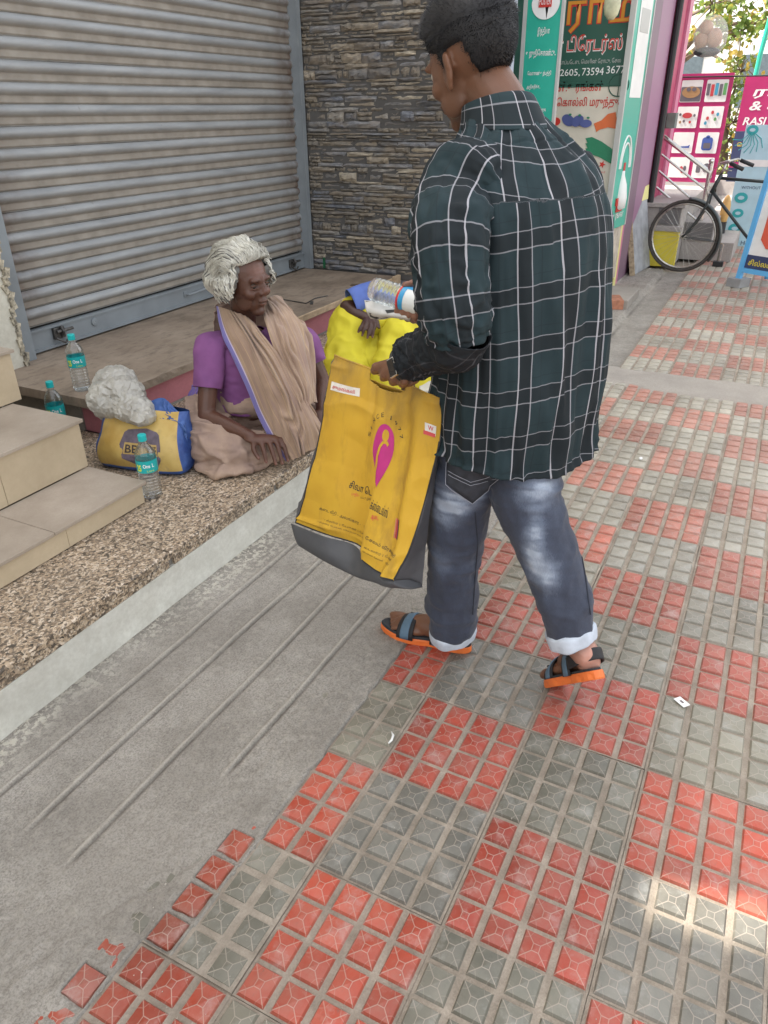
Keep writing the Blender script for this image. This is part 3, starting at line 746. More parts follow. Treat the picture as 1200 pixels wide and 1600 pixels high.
# ---- agricultural shop: painted panel between two tall green boards
ag = empty('agri_shop_front', 'shop front painted dark green over cream with red lettering and vegetables', 'shop front', (6.6, 1.6, 0))
X6 = 6.6
g = Geo(); g.box(X6, 6.7, 1.27, 2.3, 0, 3.0, 0); reparent(g.build('cream_panel', CREAM), ag)
g = Geo(); g.box(X6-.004, X6-.0005, 1.275, 2.2, 1.595, 3.0); reparent(g.build('green_panel', DGREEN), ag)
g = Geo(); g.box(X6-.004, X6-.0005, 1.275, 2.2, .30, .80); reparent(g.build('yellow_dado', YEL), ag)
g = Geo(); g.box(X6-.004, X6-.0005, 1.275, 2.2, .803, .83); reparent(g.build('pink_line', PNK), ag)
for s_, dx, m_, bo in (('க்ராம', .0, REDP, .03), ('க்ராம', -.003, ORANGE, .005)):
    p = at(862, 40, x=X6); text(s_, .2, m_, ag, (X6+dx-.004, p.y+.10, p.z), YX, ZZ, width=.72, height=.27, bold=bo, name='shop_name')
p = at(862, 82, x=X6); text('ரா டிேரடர்ஸ்', .1, WHITE, ag, (X6-.004, p.y+.02, p.z), YX, ZZ, width=.56, height=.14, bold=.035, name='trader_name')
text('ரா டிேரடர்ஸ்', .1, REDP, ag, (X6-.007, p.y+.016, p.z+.003), YX, ZZ, width=.552, height=.132, bold=.0, name='trader_name')
tyz('ெதாப்பேடை, ெமயின் ேராடு, ேசல', X6-.004, 868, 101, .50, GRYF, ag, h=.042, name='address_line')
tyz('52605,', X6-.004, 868, 119, .19, WHITE, ag, h=.052, name='phone_number'); tyz('73594', X6-.004, 909, 118, .165, WHITE, ag, h=.050, name='phone_number'); tyz('3677', X6-.004, 947, 115, .14, WHITE, ag, h=.050, name='phone_number')
tyz('கள்.உரங்கள்', X6-.001, 862, 143, .40, REDP, ag, h=.085, bold=.012, name='red_lettering')
tyz('க ெகால்லி மருந்துக', X6-.001, 858, 166, .58, REDP, ag, h=.085, bold=.012, name='red_lettering')
c = yz(967, 133, X6)
cv = Geo(); pts = [(X6-.004, c[0]+.075*math.cos(a), c[1]+.075*math.sin(a)) for a in [i*math.pi/12 for i in range(24)]]
cv.tube(pts, .004, 6, closed=True); cv.tube([(X6-.004, c[0]-.075, c[1]), (X6-.004, c[0]+.09, c[1])], .003, 6); cv.tube([(X6-.004, c[0], c[1]-.075), (X6-.004, c[0], c[1]+.075)], .003, 6)
reparent(cv.build('green_emblem', DGREEN), ag)
for (px, py, ry, rz, ro) in ((888, 188, .055, .038, .5), (903, 189, .05, .038, -.5), (916, 193, .048, .028, 0)):
    poly_x('painted_brinjal', X6-.0005*(px-886), blob(yz(px, py, X6), ry, rz, 18, ro), BLUEV, ag); k = yz(px+4, py-9, X6); poly_x('painted_stalk', X6-.02, blob(k, .012, .008, 8), GRV, ag)
poly_x('painted_carrot', X6-.001, [yz(*q, X6) for q in ((928, 193), (940, 188), (950, 178), (962, 175), (964, 188), (962, 201), (950, 199), (938, 202), (932, 206))], ORV, ag)
for k in range(3): poly_x('painted_bean', X6-.001-.001*k, [yz(*q, X6) for q in ((915, 216+8*k), (925, 214+8*k), (940, 221+8*k), (957, 233+8*k), (957, 241+8*k), (938, 230+8*k), (918, 223+8*k))], GRV, ag)
poly_x('painted_flower', X6-.001, [(yz(941, 257, X6)[0]+r_*math.cos(a), yz(941, 257, X6)[1]+r_*math.sin(a)) for a, r_ in [(i*math.pi/5, .028 if i % 2 else .012) for i in range(10)]], REDP, ag)
tyz('சாகர்', X6-.001, 932, 270, .07, REDP, ag, h=.018, name='signature')
poly_x('painted_tomato', X6-.001, blob(yz(868, 190, X6), .04, .03), REDP, ag)

def green_board(name, label, ox, oy, xdir, w, z0, z1, lower=None):
    """tall teal board; local u along xdir, read left to right"""
    X = Vector(xdir).normalized(); N = X.cross(Vector((0, 0, 1)))
    t = empty(name, label, 'sign board', (ox, oy, z0)); O = Vector((ox, oy, 0))
    R_ = Matrix((X, N, Vector((0, 0, 1)))).transposed()
    def slab(u0, u1, a, b_, d0, d1, nm, m):
        g = Geo(); g.obox(O+X*(u0+u1)/2+N*(d0+d1)/2+Vector((0, 0, (a+b_)/2)), (u1-u0, d1-d0, b_-a), R_, 0, .0015); return reparent(g.build(nm, m), t)
    slab(0, w, z0, z1, -.03, 0, 'board', TEAL); slab(-.028, -.0005, z0, z1, -.035, .006, 'frame', GRYF); slab(w+.0005, w+.02, z0, z1, -.035, .006, 'frame', GRYF)
    return t, O, X, N, slab
LB = green_board('green_board', 'tall teal board with white lettering just right of the man with the checked shirt', 5.9, 1.87, (0, -1, 0), .238, .55, 2.7)
t, O, X, N, slab = LB
def bt(brd, s, u, z, w_, m=WHITE, h=None, nm='lettering', bold=.02):
    t, O, X, N, slab = brd; return text(s, .05, m, t, O+X*u+N*.002+Vector((0, 0, z)), X, (0, 0, 1), width=w_, height=h, name=nm, bold=bold, thick=.001)
zl = lambda py, px=845: at(px, py, x=5.9).z
n_ = 24; pts = [(1.86-.022, 2.62)]+[(1.745+.105*math.cos(a), zl(33)+.09+.09*math.sin(a)) for a in [math.pi*(0)-math.pi*i/n_ for i in range(n_+1)]]
poly_x('white_emblem', 5.897, [(1.84, 2.6)]+[(1.742+.098*math.cos(-math.pi*i/n_), zl(31)+.10+.10*math.sin(-math.pi*i/n_)) for i in range(n_+1)][::-1]+[(1.65, 2.6)][::1], WHITE, t)
poly_x('red_tablet', 5.893, [(1.79, zl(12)), (1.70, zl(12)), (1.70, zl(-20)), (1.79, zl(-20))], REDP, t)
text('POSTER', .03, WHITE, t, (5.888, 1.785, zl(8)), YX, ZZ, width=.08, height=.04, name='lettering')
bt(LB, 'இந்தியா', .085, zl(53), .085, h=.055); bt(LB, 'உறுதிெகாண்டு..', .012, zl(87), .215, h=.055); bt(LB, 'ேவளாண் உற்பத்தி', .035, zl(117), .17, h=.036); bt(LB, 'அதிகரிக்க..', .035, zl(138), .10, h=.036); bt(LB, 'மற்றும் உற்சாக', .02, zl(175), .17, h=.042)
RB = green_board('green_board', 'narrow teal board at an angle beside the yellow strip of the pink shop', 6.56, 1.262, (.98, -.10, 0), .45, .56, 2.7)
t, O, X, N, slab = RB
slab(.10, .40, 1.52, 2.66, .0005, .004, 'white_notice', WHITE)
for k, zz_ in enumerate((2.2, 2.05, 2.0, 1.93, 1.85, 1.78, 1.7, 1.62)): bt(RB, ('உரம் விைத', 'பயிர்', 'இயற்ைக', 'மண் வளம்')[k % 4], .14, zz_, .2, GRYF, .028)
slab(.14, .36, 1.95, 2.1, .0045, .006, 'grey_stamp', GRYF)
def pathb(pts, nm, m, d=.004, r=.006):
    g = Geo(); g.tube([O+X*u+N*d+Vector((0, 0, z)) for u, z in pts], r, 6); return reparent(g.build(nm, m), t)
for rr in (.14, .18): pathb([(.22+rr*.8*math.cos(a), 1.02+rr*1.3*math.sin(a)) for a in [math.pi*i/14 for i in range(15)]], 'arch_emblem', WHITE, .003, .008)
slab(.20, .25, 1.0, 1.06, .0005, .004, 'emblem_flame', REDP)
g = Geo(); g.lathe([(.0, .70), (.055, .72), (.06, .80), (.045, .90), (.02, .97), (.018, 1.0), (0, 1.0)], O+X*.2+N*.0, 12, 0); oo = g.build('emblem_figure', WHITE, smooth=True); reparent(oo, t)
slab(.10, .32, .74, .80, .0005, .012, 'emblem_base', REDP); slab(.13, .28, .69, .739, .0005, .01, 'emblem_base', REDP)
bt(RB, 'உரங்கள்', .08, .64, .28, h=.07)
# pale torn lower part of that board with a plastic bin in front
g = Geo(); g.obox(O+X*.20+Vector((0, 0, .34))+N*-.02, (.42, .02, .43), Matrix((X, N, Vector((0, 0, 1)))).transposed()); reparent(g.build('torn_lower_panel', simple('torn_paper_wall', (.60, .54, .44, 1), .8, .5, 14, .3, c2=(.35, .30, .24, 1), world=True)), t)
M_CLEARP = None
g = Geo(); g.box(6.3, 6.85, .98, 1.34, 0, .075, 0, .008); tag(g.build('concrete_slab', M_DUSTY), 'flat concrete slab on the ground at the foot of the narrow teal board', 'slab')
g = Geo(); g.box(-.11, .11, -.05, .05, 0, .075, 0, .006); o = g.build('loose_brick', simple('brick_red', (.40, .17, .10, 1), .85, .25, 20, .3), loc=(6.36, 1.09, .004)); o.rotation_euler = (0, 0, .35); tag(o, 'single loose orange brick beside the concrete slab behind the man', 'brick')
# hanging gourd
gt = empty('hanging_gourd', 'pale ash gourd hanging on a cord in front of the painted shop name', 'gourd', (6.3, 1.40, 2.15))
pg = at(957, 5, x=6.3); g = Geo(); g.lathe([(0, -.10), (.02, -.098), (.045, -.07), (.058, -.02), (.055, .05), (.04, .10), (.02, .13), (.006, .14), (0, .14)], pg, 18); reparent(g.build('gourd', simple('gourd_skin', (.62, .62, .42, 1), .5, .2, 14), smooth=True), gt)
g = Geo(); g.tube([pg+Vector((0, 0, .135)), pg+Vector((0, 0, .98))], .003, 5); reparent(g.build('cord', BLK), gt)

# ---- pink and crimson shop along the walkway
pk = empty('pink_shop', 'shop front with yellow, pink, mauve and crimson painted strips above a raised porch', 'shop front', (8, 1.27, 0))
FY = 1.27
def strip(x0, x1, z0, z1, m, nm, yo=0, th=.3):
    g = Geo(); g.box(x0, x1, FY+yo, FY+th, z0, z1); return reparent(g.build(nm, m), pk)
strip(7.09, 7.20, 0, 3.1, PALEY, 'yellow_strip', -.012); strip(7.2015, 7.31, 0, 3.1, PNK, 'pink_strip', -.006)
strip(7.3115, 7.72, 0, 3.1, GPURP, 'grey_mauve_strip'); strip(7.7215, 8.42, 0, 3.1, PURP, 'mauve_panel', .004)
strip(8.49, 9.20, 0, 3.1, CRIM, 'crimson_panel', .006); strip(9.2015, 9.42, 0, 3.1, PNK, 'pink_post', -.02)
g = Geo(); g.tube([(8.455, FY-.03, .6), (8.455, FY-.03, 3.1)], .032, 10); reparent(g.build('black_pipe', BLK), pk)
g = Geo(); g.box(8.9, 9.05, FY-.09, FY-.0, 1.26, 1.40, 0, .006); reparent(g.build('meter_box', simple('grey_green_box', (.16, .20, .18, 1))), pk)
g = Geo(); g.box(6.6, 9.5, .55, 1.9, 3.12, 3.2); reparent(g.build('awning', GRYF), pk)
# porch and its steps
M_PORCH = m_ground('porch_stone', (.36, .33, .31, 1), (.46, .43, .40, 1), sc=5, bs=60); M_PTILE = simple('grey_porch_tile', (.16, .155, .155, 1), .4, world=True)
po = empty('porch_steps', 'low stone porch with grey tiled riser and yellow painted block behind the bicycle', 'steps', (9, .9, 0))
g = Geo(); g.box(8.45, 12.3, .92, 2.2, .0, .56); g.box(8.9, 12.3, .62, .918, 0, .38); g.box(8.9, 12.3, .40, .618, 0, .19); reparent(g.build('porch', M_PORCH), po)
g = Geo(); g.box(7.3, 8.449, 1.44, 2.2, 0, .56); reparent(g.build('plinth', M_PORCH), po)
g = Geo(); g.box(8.42, 12.32, .89, 2.2, .5605, .60, 0, .004); reparent(g.build('porch_top', M_PORCH), po)
g = Geo(); g.box(8.438, 8.449, .93, 1.14, .40, .555); reparent(g.build('riser_tile', M_PTILE), po); g = Geo(); g.box(8.885, 8.899, .63, .90, .2, .375); reparent(g.build('riser_tile', M_PTILE), po)
g = Geo(); g.box(8.36, 8.437, .90, 1.17, 0, .345, 0, .005); reparent(g.build('yellow_block', YEL), po)
g = Geo(); g.box(8.34, 8.437, .88, 1.2, .346, .39, 0, .004); reparent(g.build('block_top', M_PORCH), po)
# stainless railing
rl = empty('steel_railing', 'stainless steel handrail sloping down the porch steps', 'railing', (9, 1.37, .6))
def rail(p0, p1, r, nm):
    g = Geo(); a = at(*p0, x=9.0); b_ = at(*p1, x=9.0); g.tube([a, b_], r, 10); reparent(g.build(nm, STEELM, smooth=False), rl)
a = at(1024, 206, x=9.0); g = Geo(); g.tube([(9, 1.372, .6), (9, 1.372, 1.10), (9, 1.368, 1.18), (9, 1.345, 1.225), (9, 1.30, 1.225)], .021, 10); reparent(g.build('post', STEELM), rl)
g = Geo(); g.tube([(9, 1.31, .6), (9, 1.31, 1.2)], .017, 10); reparent(g.build('post', STEELM), rl)
g = Geo(); q = at(1111, 255, x=9.0); g.tube([(9, q.y, .38), (9, q.y, q.z)], .021, 10); g.ell((9, q.y, q.z+.02), (.026, .026, .026)); reparent(g.build('post', STEELM), rl)
rail((1027, 206), (1110, 270), .022, 'handrail'); rail((1019, 230), (1106, 299), .012, 'rail'); rail((1014, 254), (1100, 328), .012, 'rail'); rail((1010, 280), (1095, 349), .012, 'rail')
# leaning board
ln = empty('leaning_board', 'thick grey board with a plywood edge leaning by the pink shop, yellow paper on top', 'board', (7.9, 1.2, 0))
B0, B1 = at(984, 431, z=0.0), at(1010, 416, z=0.0); T0 = Vector((B0.x+.02, B0.y+.13, .64)); T1 = T0+(B1-B0)
def thick(name, a, b_, c, d, t, m, par):
    n = (b_-a).cross(d-a).normalized(); V = [a, b_, c, d, a+n*t, b_+n*t, c+n*t, d+n*t]
    return reparent(mesh_np(name, V, [(3, 2, 1, 0), (4, 5, 6, 7), (0, 1, 5, 4), (1, 2, 6, 5), (2, 3, 7, 6), (3, 0, 4, 7)], m), par)
thick('board', B0, B1, T1, T0, .035, simple('grey_board', (.33, .34, .36, 1), .6, .2, 10, world=True), ln)
thick('plywood_edge', B0-Vector((.012, 0, 0)), B0-Vector((.001, 0, 0)), T0-Vector((.001, 0, 0)), T0-Vector((.012, 0, 0)), .05, simple('plywood', (.42, .33, .22, 1), .8, .3, 30), ln)
thick('yellow_paper', T0+Vector((-.02, -.01, .0)), T1+Vector((.02, -.01, 0)), T1+Vector((.02, 0, .13)), T0+Vector((-.02, 0, .10)), .03, PALEY, ln)

# ---- framed magenta poster with eight product pictures
mp = empty('product_poster', 'magenta poster with eight white product pictures hanging beside the porch', 'poster', (10.5, 1.1, 1.2))
XP = 10.5; c00 = at(1062, 114, x=XP); c11 = at(1117, 287, x=XP); c01 = at(1147, 115, x=XP); c10 = at(1036, 282, x=XP)
ya, yb = (c00.y+c10.y)/2, (c01.y+c11.y)/2; za, zb = (c10.z+c11.z)/2, (c00.z+c01.z)/2
g = Geo(); g.box(XP, XP+.02, yb, ya, za, zb); reparent(g.build('sheet', MAG), mp)
g = Geo(); g.box(XP-.006, XP+.03, yb-.02, ya+.02, za-.04, za-.001); reparent(g.build('frame', GRYF), mp)
g = Geo(); g.tube([(XP-.01, ya+.2, zb-.03), (XP-.01, yb-1.3, zb-.05)], .008, 5); reparent(g.build('hanging_rod', BLK), mp)
W_, H_ = (ya-yb), (zb-za); prnt = [('tan', (.35, .20, .09, 1)), ('dk', (.12, .11, .13, 1)), ('rd', (.5, .05, .06, 1)), ('bl', (.05, .10, .35, 1)), ('tl', (.05, .30, .45, 1)), ('gn', (.10, .30, .10, 1))]
PM = {k: PL('print_'+k, c) for k, c in prnt}
def rrect(cy, cz, hy, hz, r=.012):
    P = []
    for (sy, sz, a0) in ((1, 1, 0), (-1, 1, 90), (-1, -1, 180), (1, -1, 270)):
        for k in range(4): a = math.radians(a0+k*30); P.append((cy+sy*(hy-r)+r*math.cos(a), cz+sz*(hz-r)+r*math.sin(a)))
    return P
for r_ in range(4):
    for c_ in range(2):
        cy = ya-W_*(.27+.46*c_); cz = zb-H_*(.155+.235*r_); pic = poly_x('picture', XP-.001, rrect(cy, cz, W_*.195, H_*.098), WHITE, mp, .003)
        def pp(pts, k, d=.002): 
            o = poly_x('print', XP-.0045-d, pts, PM[k], mp, .002); return o
        if (r_, c_) == (0, 0): pp(rrect(cy, cz-.03, W_*.19, H_*.065), 'dk'); pp(blob((cy, cz-.01), .10, .06), 'tan', .004); pp(blob((cy+.03, cz+.02), .025, .022), 'dk', .006); pp(blob((cy-.03, cz+.02), .025, .022), 'dk', .006)
        elif (r_, c_) == (0, 1): [pp(rrect(cy+.09-.045*k, cz+rnd.uniform(-.02, .02), .017, .06, .004), ('dk', 'rd', 'tl', 'dk', 'gn')[k]) for k in range(5)]
        elif r_ == 1 and c_ == 0: pp(blob((cy, cz+.02), .055, .03), 'rd'); [pp(blob((cy+dy, cz+dz), .014, .016, 8), k) for dy, dz, k in ((.08, .03, 'dk'), (-.08, .02, 'dk'), (.03, -.04, 'dk'), (-.04, -.05, 'rd'), (.07, -.05, 'tan'))]
        elif r_ == 1: [pp(blob((cy+dy, cz+dz), .016, .02, 8), k) for dy, dz, k in ((.0, .05, 'rd'), (.045, -.01, 'rd'), (-.06, .03, 'tl'), (-.04, -.02, 'gn'), (.06, -.06, 'tl'))]
        elif r_ == 2 and c_ == 0: pp([(cy+.05, cz-.055), (cy-.08, cz-.055), (cy-.085, cz-.02), (cy-.06, cz-.035), (cy+.03, cz-.04)], 'bl'); pp(blob((cy, cz+.01), .07, .035), 'tl', .001) if False else None
        elif r_ == 2: pp(rrect(cy, cz-.01, .06, .07, .03), 'bl'); pp(rrect(cy, cz-.03, .04, .03, .012), 'dk', .004); pp(blob((cy, cz+.065), .022, .016), 'bl')
        elif c_ == 0: pp(blob((cy-.03, cz-.015), .02, .03), 'rd'); pp(blob((cy-.07, cz-.01), .018, .03), 'dk'); pp(blob((cy-.05, cz-.05), .02, .012), 'rd', .004)
        else: pp(rrect(cy+.05, cz, .025, .055, .012), 'dk'); pp(blob((cy-.04, cz), .045, .05), 'dk')
# ---- magenta and navy shop banner
bn = empty('shop_banner', 'magenta and navy banner with white lettering hanging at the right edge', 'banner', (11, .5, 1.2))
XB = 11.0; y0_, z1_ = yz(1166, 119, XB)
g = Geo(); g.box(XB, XB+.015, y0_-1.5, y0_, yz(1152, 205, XB)[1], z1_); reparent(g.build('magenta_sheet', MAG), bn)
g = Geo(); g.box(XB, XB+.015, y0_-1.5, y0_, .62, yz(1152, 205, XB)[1]-.001); reparent(g.build('navy_sheet', NAVY), bn)
g = Geo(); g.box(XB-.004, XB-.0005, y0_-1.5, y0_, .78, .84); reparent(g.build('magenta_band', MAG), bn)
for s_, px, py, w_, h_ in (('ராசி', 1176, 150, .55, .13), ('& கி', 1170, 172, .42, .12), ('RASI FANCY', 1160, 195, .72, .085)): tyz(s_, XB, px, py, w_, WHITE, bn, h=h_, bold=.02, shear=.15)
for s_, px, py in (('ெபாரு', 1151, 229), ('எவர்', 1146, 252)): tyz(s_, XB, px, py, .22, YEL, bn, h=.06, bold=.01)
# ---- pale blue flex standee
fx = empty('pale_blue_standee', 'pale blue printed flex standee with teal spots behind the bicycle', 'standee', (9.9, .45, 0))
M_PB = PL('pale_blue_print', (.42, .62, .70, 1), .4); M_TL = PL('teal_print', (.03, .36, .38, 1)); XS = 9.9
g = Geo(); V = [yz(1128, 386, XS), yz(1172, 390, XS), yz(1215, 195, XS), yz(1182, 193, XS)]
yl = yz(1128, 386, XS)[0]; g.box(XS, XS+.02, yl-.55, yl, .02, yz(1183, 195, XS)[1]); reparent(g.build('sheet', M_PB), fx)
g = Geo(); g.box(XS-.003, XS-.0005, yl-.55, yl, .86, .93); reparent(g.build('white_band', WHITE), fx)
for (px, py, r_) in ((1176, 203, .06), (1158, 309, .07), (1153, 333, .06), (1148, 357, .07)):
    c = yz(px, py, XS); poly_x('teal_spot', XS-.001, blob((c[0], c[1]), r_, r_*.8, 14), M_TL, fx); poly_x('spot_centre', XS-.006, blob((c[0], c[1]), r_*.5, r_*.3, 10), M_PB, fx)
for k in range(7):
    a = -2.6+k*.32; c = yz(1176, 205, XS); g = Geo(); g.tube([(XS-.004, c[0], c[1]), (XS-.004, c[0]+.12*math.cos(a), c[1]+.14*math.sin(a)), (XS-.004, c[0]+.2*math.cos(a+.3), c[1]+.22*math.sin(a+.3))], .004, 5); reparent(g.build('petal_line', M_TL), fx)
tyz('WITHOUT', XS-.001, 1158, 295, .20, NAVY, fx, h=.03); tyz('Your Health', XS-.001, 1133, 381, .34, NAVY, fx, h=.045)
g = Geo(); c = yz(1132, 330, XS-.4); g.ell((XS-.3, c[0], c[1]), (.05, .05, .16)); o = g.build('orange_water_pot', simple('orange_glaze', (.60, .36, .12, 1)), smooth=True)
g = Geo(); g.tube([(XS-.3, c[0], c[1]-.12), (XS-.3, c[0], 0)], .04, 8); reparent(g.build('stand', BLK), o); tag(o, 'small orange rounded pot on a dark stand behind the bicycle wheel', 'pot')

# ---- sandwich board at the right edge
sb = empty('sandwich_board', 'white and orange sandwich board with a blue frame on grey feet at the right edge', 'sandwich board', (7.55, .27, 0))
P0 = at(1147, 447, z=0.0); P1 = at(1290, 475, z=0.0); DX = (P1-P0).normalized(); NB = DX.cross(Vector((0, 0, 1)))
if NB.x > 0: NB = -NB
UPB = (Vector((0, 0, 1))-NB*.14).normalized(); MBd = Matrix((DX, -NB, UPB)).transposed(); M_BLF = PL('sky_blue_frame', (.12, .42, .75, 1), .35)
def sbx(u0, u1, v0, v1, d0, d1, nm, m, bev=.002):
    g = Geo(); g.obox(P0+DX*(u0+u1)/2+UPB*(v0+v1)/2+NB*(d0+d1)/2, (u1-u0, abs(d1-d0), v1-v0), MBd, 0, bev); return reparent(g.build(nm, m), sb)
sbx(.0, .045, .02, 1.34, -.02, .02, 'frame', M_BLF); sbx(.0455, .93, .13, .17, -.02, .02, 'frame', M_BLF); sbx(.9305, .975, .02, 1.34, -.02, .02, 'frame', M_BLF); sbx(.0455, .93, 1.30, 1.34, -.02, .02, 'frame', M_BLF)
sbx(.046, .929, .171, 1.299, -.004, .004, 'white_panel', WHITE); sbx(.047, .928, .172, .285, .0045, .007, 'navy_strip', NAVY)
def sbpoly(pts, nm, m, d=.009):
    V = [P0+DX*u+UPB*v+NB*d for u, v in pts]; V += [p-NB*.004 for p in V]; n = len(pts)
    return reparent(mesh_np(nm, V, [tuple(range(n))[::-1], tuple(range(n, 2*n))]+[(i, (i+1) % n, n+(i+1) % n, n+i) for i in range(n)], m), sb)
M_OR = PL('orange_print', (.72, .16, .03, 1)); M_RO = PL('coral_print', (.68, .11, .06, 1))
sbpoly([(.13, .42), (.20, .35), (.62, .35), (.62, .74), (.20, .74), (.13, .66)], 'coral_shape', M_RO); sbpoly([(.13, .90), (.20, .80), (.62, .80), (.62, 1.25), (.20, 1.25), (.13, 1.16)], 'orange_shape', M_OR)
sbpoly([(.24, .46), (.30, .42), (.5, .42), (.5, .62), (.35, .66), (.26, .58)], 'white_inset', WHITE, .014)
g = Geo(); g.lathe([(0, 0), (.04, 0), (.045, .05), (.04, .09), (.02, .12), (0, .12)], P0+DX*.33+UPB*.45+NB*.0, 12); oo = g.build('printed_dish', simple('dish_brown', (.35, .12, .05, 1)), smooth=True); reparent(oo, sb)
text('சில்லைற', .1, YEL, sb, P0+DX*.075+UPB*.20+NB*.008, DX, UPB, width=.30, height=.07, bold=.015)
sbx(-.05, .09, -.0, .075, -.09, .06, 'foot', simple('grey_foot_block', (.28, .28, .28, 1), .7)); sbx(.88, 1.02, .0, .075, -.09, .06, 'foot', simple('grey_foot_block', (.28, .28, .28, 1), .7))
Q = Matrix.Identity(3); g = Geo(); g.tube([P0+DX*.02+UPB*1.3, P0+DX*.02-NB*.45+Vector((0, 0, .02))], .02, 6); g.tube([P0+DX*.95+UPB*1.3, P0+DX*.95-NB*.45+Vector((0, 0, .02))], .02, 6); reparent(g.build('rear_leg', M_BLF), sb)

# ---- bicycle
bk = empty('bicycle', 'old black bicycle parked behind the sandwich board with its front wheel showing', 'bicycle', (8.1, .3, 0))
WC = Vector((8.13, .835, .337)); hd = Vector((.10, .995, 0)).normalized(); R0 = .325; rc = WC-hd*1.08
M_TYRE = simple('tyre_rubber', (.06, .052, .045, 1), .8, .2, 30); M_BIKE = simple('dark_bicycle_paint', (.035, .045, .045, 1), .35, .2, 20); M_CHR = simple('dull_chrome', (.50, .48, .44, 1), .3, .2, 20, Metallic=.9)
def wheel(c):
    wt = None; ax = Vector((0, 0, 1)).cross(hd).normalized()
    ring = lambda R, n=40: [c+hd*R*math.cos(a)+Vector((0, 0, R*math.sin(a))) for a in [2*math.pi*k/n for k in range(n)]]
    g = Geo(); g.tube(ring(R0-.005), .0165, 8, closed=True); o = reparent(g.build('wheel', M_TYRE, smooth=True), bk); o.name = 'wheel'
    g = Geo(); g.tube(ring(R0-.030), .011, 6, closed=True); r_ = g.build('rim', M_CHR, smooth=True); r_.parent = o; r_.matrix_parent_inverse = Matrix.Translation(bk.location).inverted()@Matrix.Identity(4)
    r_.matrix_parent_inverse = o.matrix_parent_inverse
    r_.matrix_parent_inverse = Matrix.Identity(4)
    g = Geo(); g.tube([c-ax*.045, c+ax*.045], .02, 10)
    for k in range(32):
        a = 2*math.pi*k/32; e = c+hd*(R0-.035)*math.cos(a)+Vector((0, 0, (R0-.035)*math.sin(a))); a2 = a+(.5 if k % 2 else -.5)
        g.tube([c+ax*(.03 if k % 4 < 2 else -.03)+hd*.018*math.cos(a2)+Vector((0, 0, .018*math.sin(a2))), e], .0013, 4, cap=False)
    h_ = g.build('spokes_and_hub', M_CHR); h_.parent = o; h_['kind'] = 'stuff'
    h_.name = 'spokes'
    for ch in (r_, h_): ch.matrix_parent_inverse = Matrix.Identity(4)
    return o
AX = Vector((0, 0, 1)).cross(hd).normalized()
wheel(WC); wheel(rc)
def bt_(pts, r, nm, m=M_BIKE, n=8):
    g = Geo(); g.tube(pts, r, n); return reparent(g.build(nm, m, smooth=True), bk)
HT = WC-hd*.245+Vector((0, 0, .56)); HB = WC-hd*.185+Vector((0, 0, .40)); ST = rc+hd*.22+Vector((0, 0, .50)); BB = WC-hd*.66+Vector((0, 0, -.05))
for s_ in (-1, 1):
    bt_([HB+AX*.055*s_, HB+AX*.055*s_+hd*.01-Vector((0, 0, .10)), WC+AX*.05*s_-hd*.10+Vector((0, 0, .14)), WC+AX*.05*s_-hd*.03+Vector((0, 0, .03)), WC+AX*.05*s_], .0105, 'fork_blade')
bt_([HB, HT], .019, 'head_tube'); bt_([HT-Vector((0, 0, .03)), ST], .014, 'top_tube'); bt_([HB+Vector((0, 0, .02)), BB], .015, 'down_tube'); bt_([BB, ST], .014, 'seat_tube')
for s_ in (-1, 1): bt_([BB+AX*.04*s_, rc+AX*.05*s_], .009, 'stay'); bt_([ST+AX*.03*s_, rc+AX*.05*s_], .008, 'stay')
bt_([HT, HT+Vector((0, 0, .09))+hd*-.02], .012, 'stem', M_CHR)
hb = HT+Vector((0, 0, .10))-hd*.02
bt_([hb-hd*.17+AX*.27-Vector((0, 0, .03)), hb-hd*.06+AX*.24+Vector((0, 0, .02)), hb+AX*.09+hd*.03, hb, hb-AX*.09+hd*.03, hb-hd*.06-AX*.24+Vector((0, 0, .02)), hb-hd*.17-AX*.27-Vector((0, 0, .03))], .011, 'handlebar', M_CHR)
for s_ in (-1, 1): bt_([hb-hd*.20+AX*.275*s_-Vector((0, 0, .035)), hb-hd*.08+AX*.25*s_+Vector((0, 0, .01))], .017, 'grip', BLK)
bt_([hb+AX*.1+hd*.05, hb+AX*.2-hd*.04-Vector((0, 0, .05)), hb+AX*.24-hd*.1-Vector((0, 0, .05))], .005, 'brake_lever', M_CHR)
bt_([hb+AX*.08, hb+hd*.10+Vector((0, 0, -.06)), HB+hd*.05+Vector((0, 0, .04)), HB+hd*.02-Vector((0, 0, .05))], .004, 'brake_rod', M_CHR)
g = Geo(); V = []; n_ = 26
for k in range(n_):
    a = math.radians(-38)+k/(n_-1)*math.radians(128)
    for w_ in (-.034, -.024, 0, .024, .034):
        r_ = R0+.030-abs(w_)**1.5*2.6; V.append(WC-hd*r_*math.cos(a)+Vector((0, 0, r_*math.sin(a)))+AX*w_)
F = grid_faces(n_, 5)
o = mesh_np('mudguard', V, F, M_BIKE, smooth=True); reparent(o, bk); m_ = o.modifiers.new('t', 'SOLIDIFY'); m_.thickness = .003
for s_ in (-1, 1): bt_([WC+AX*.045*s_, WC-hd*(R0+.02)+AX*.03*s_-Vector((0, 0, .03))], .003, 'mudguard_stay')
bt_([rc+hd*.1+AX*.12, rc+hd*.13+AX*.14-Vector((0, 0, .335))], .009, 'stand'); g = Geo(); g.ell(ST+Vector((0, 0, .12)), (.07, .13, .035), hd.to_track_quat('Y', 'Z').to_matrix()); reparent(g.build('saddle', BLK, smooth=True), bk)
bt_([ST, ST+Vector((0, 0, .1))], .012, 'seat_post', M_CHR)
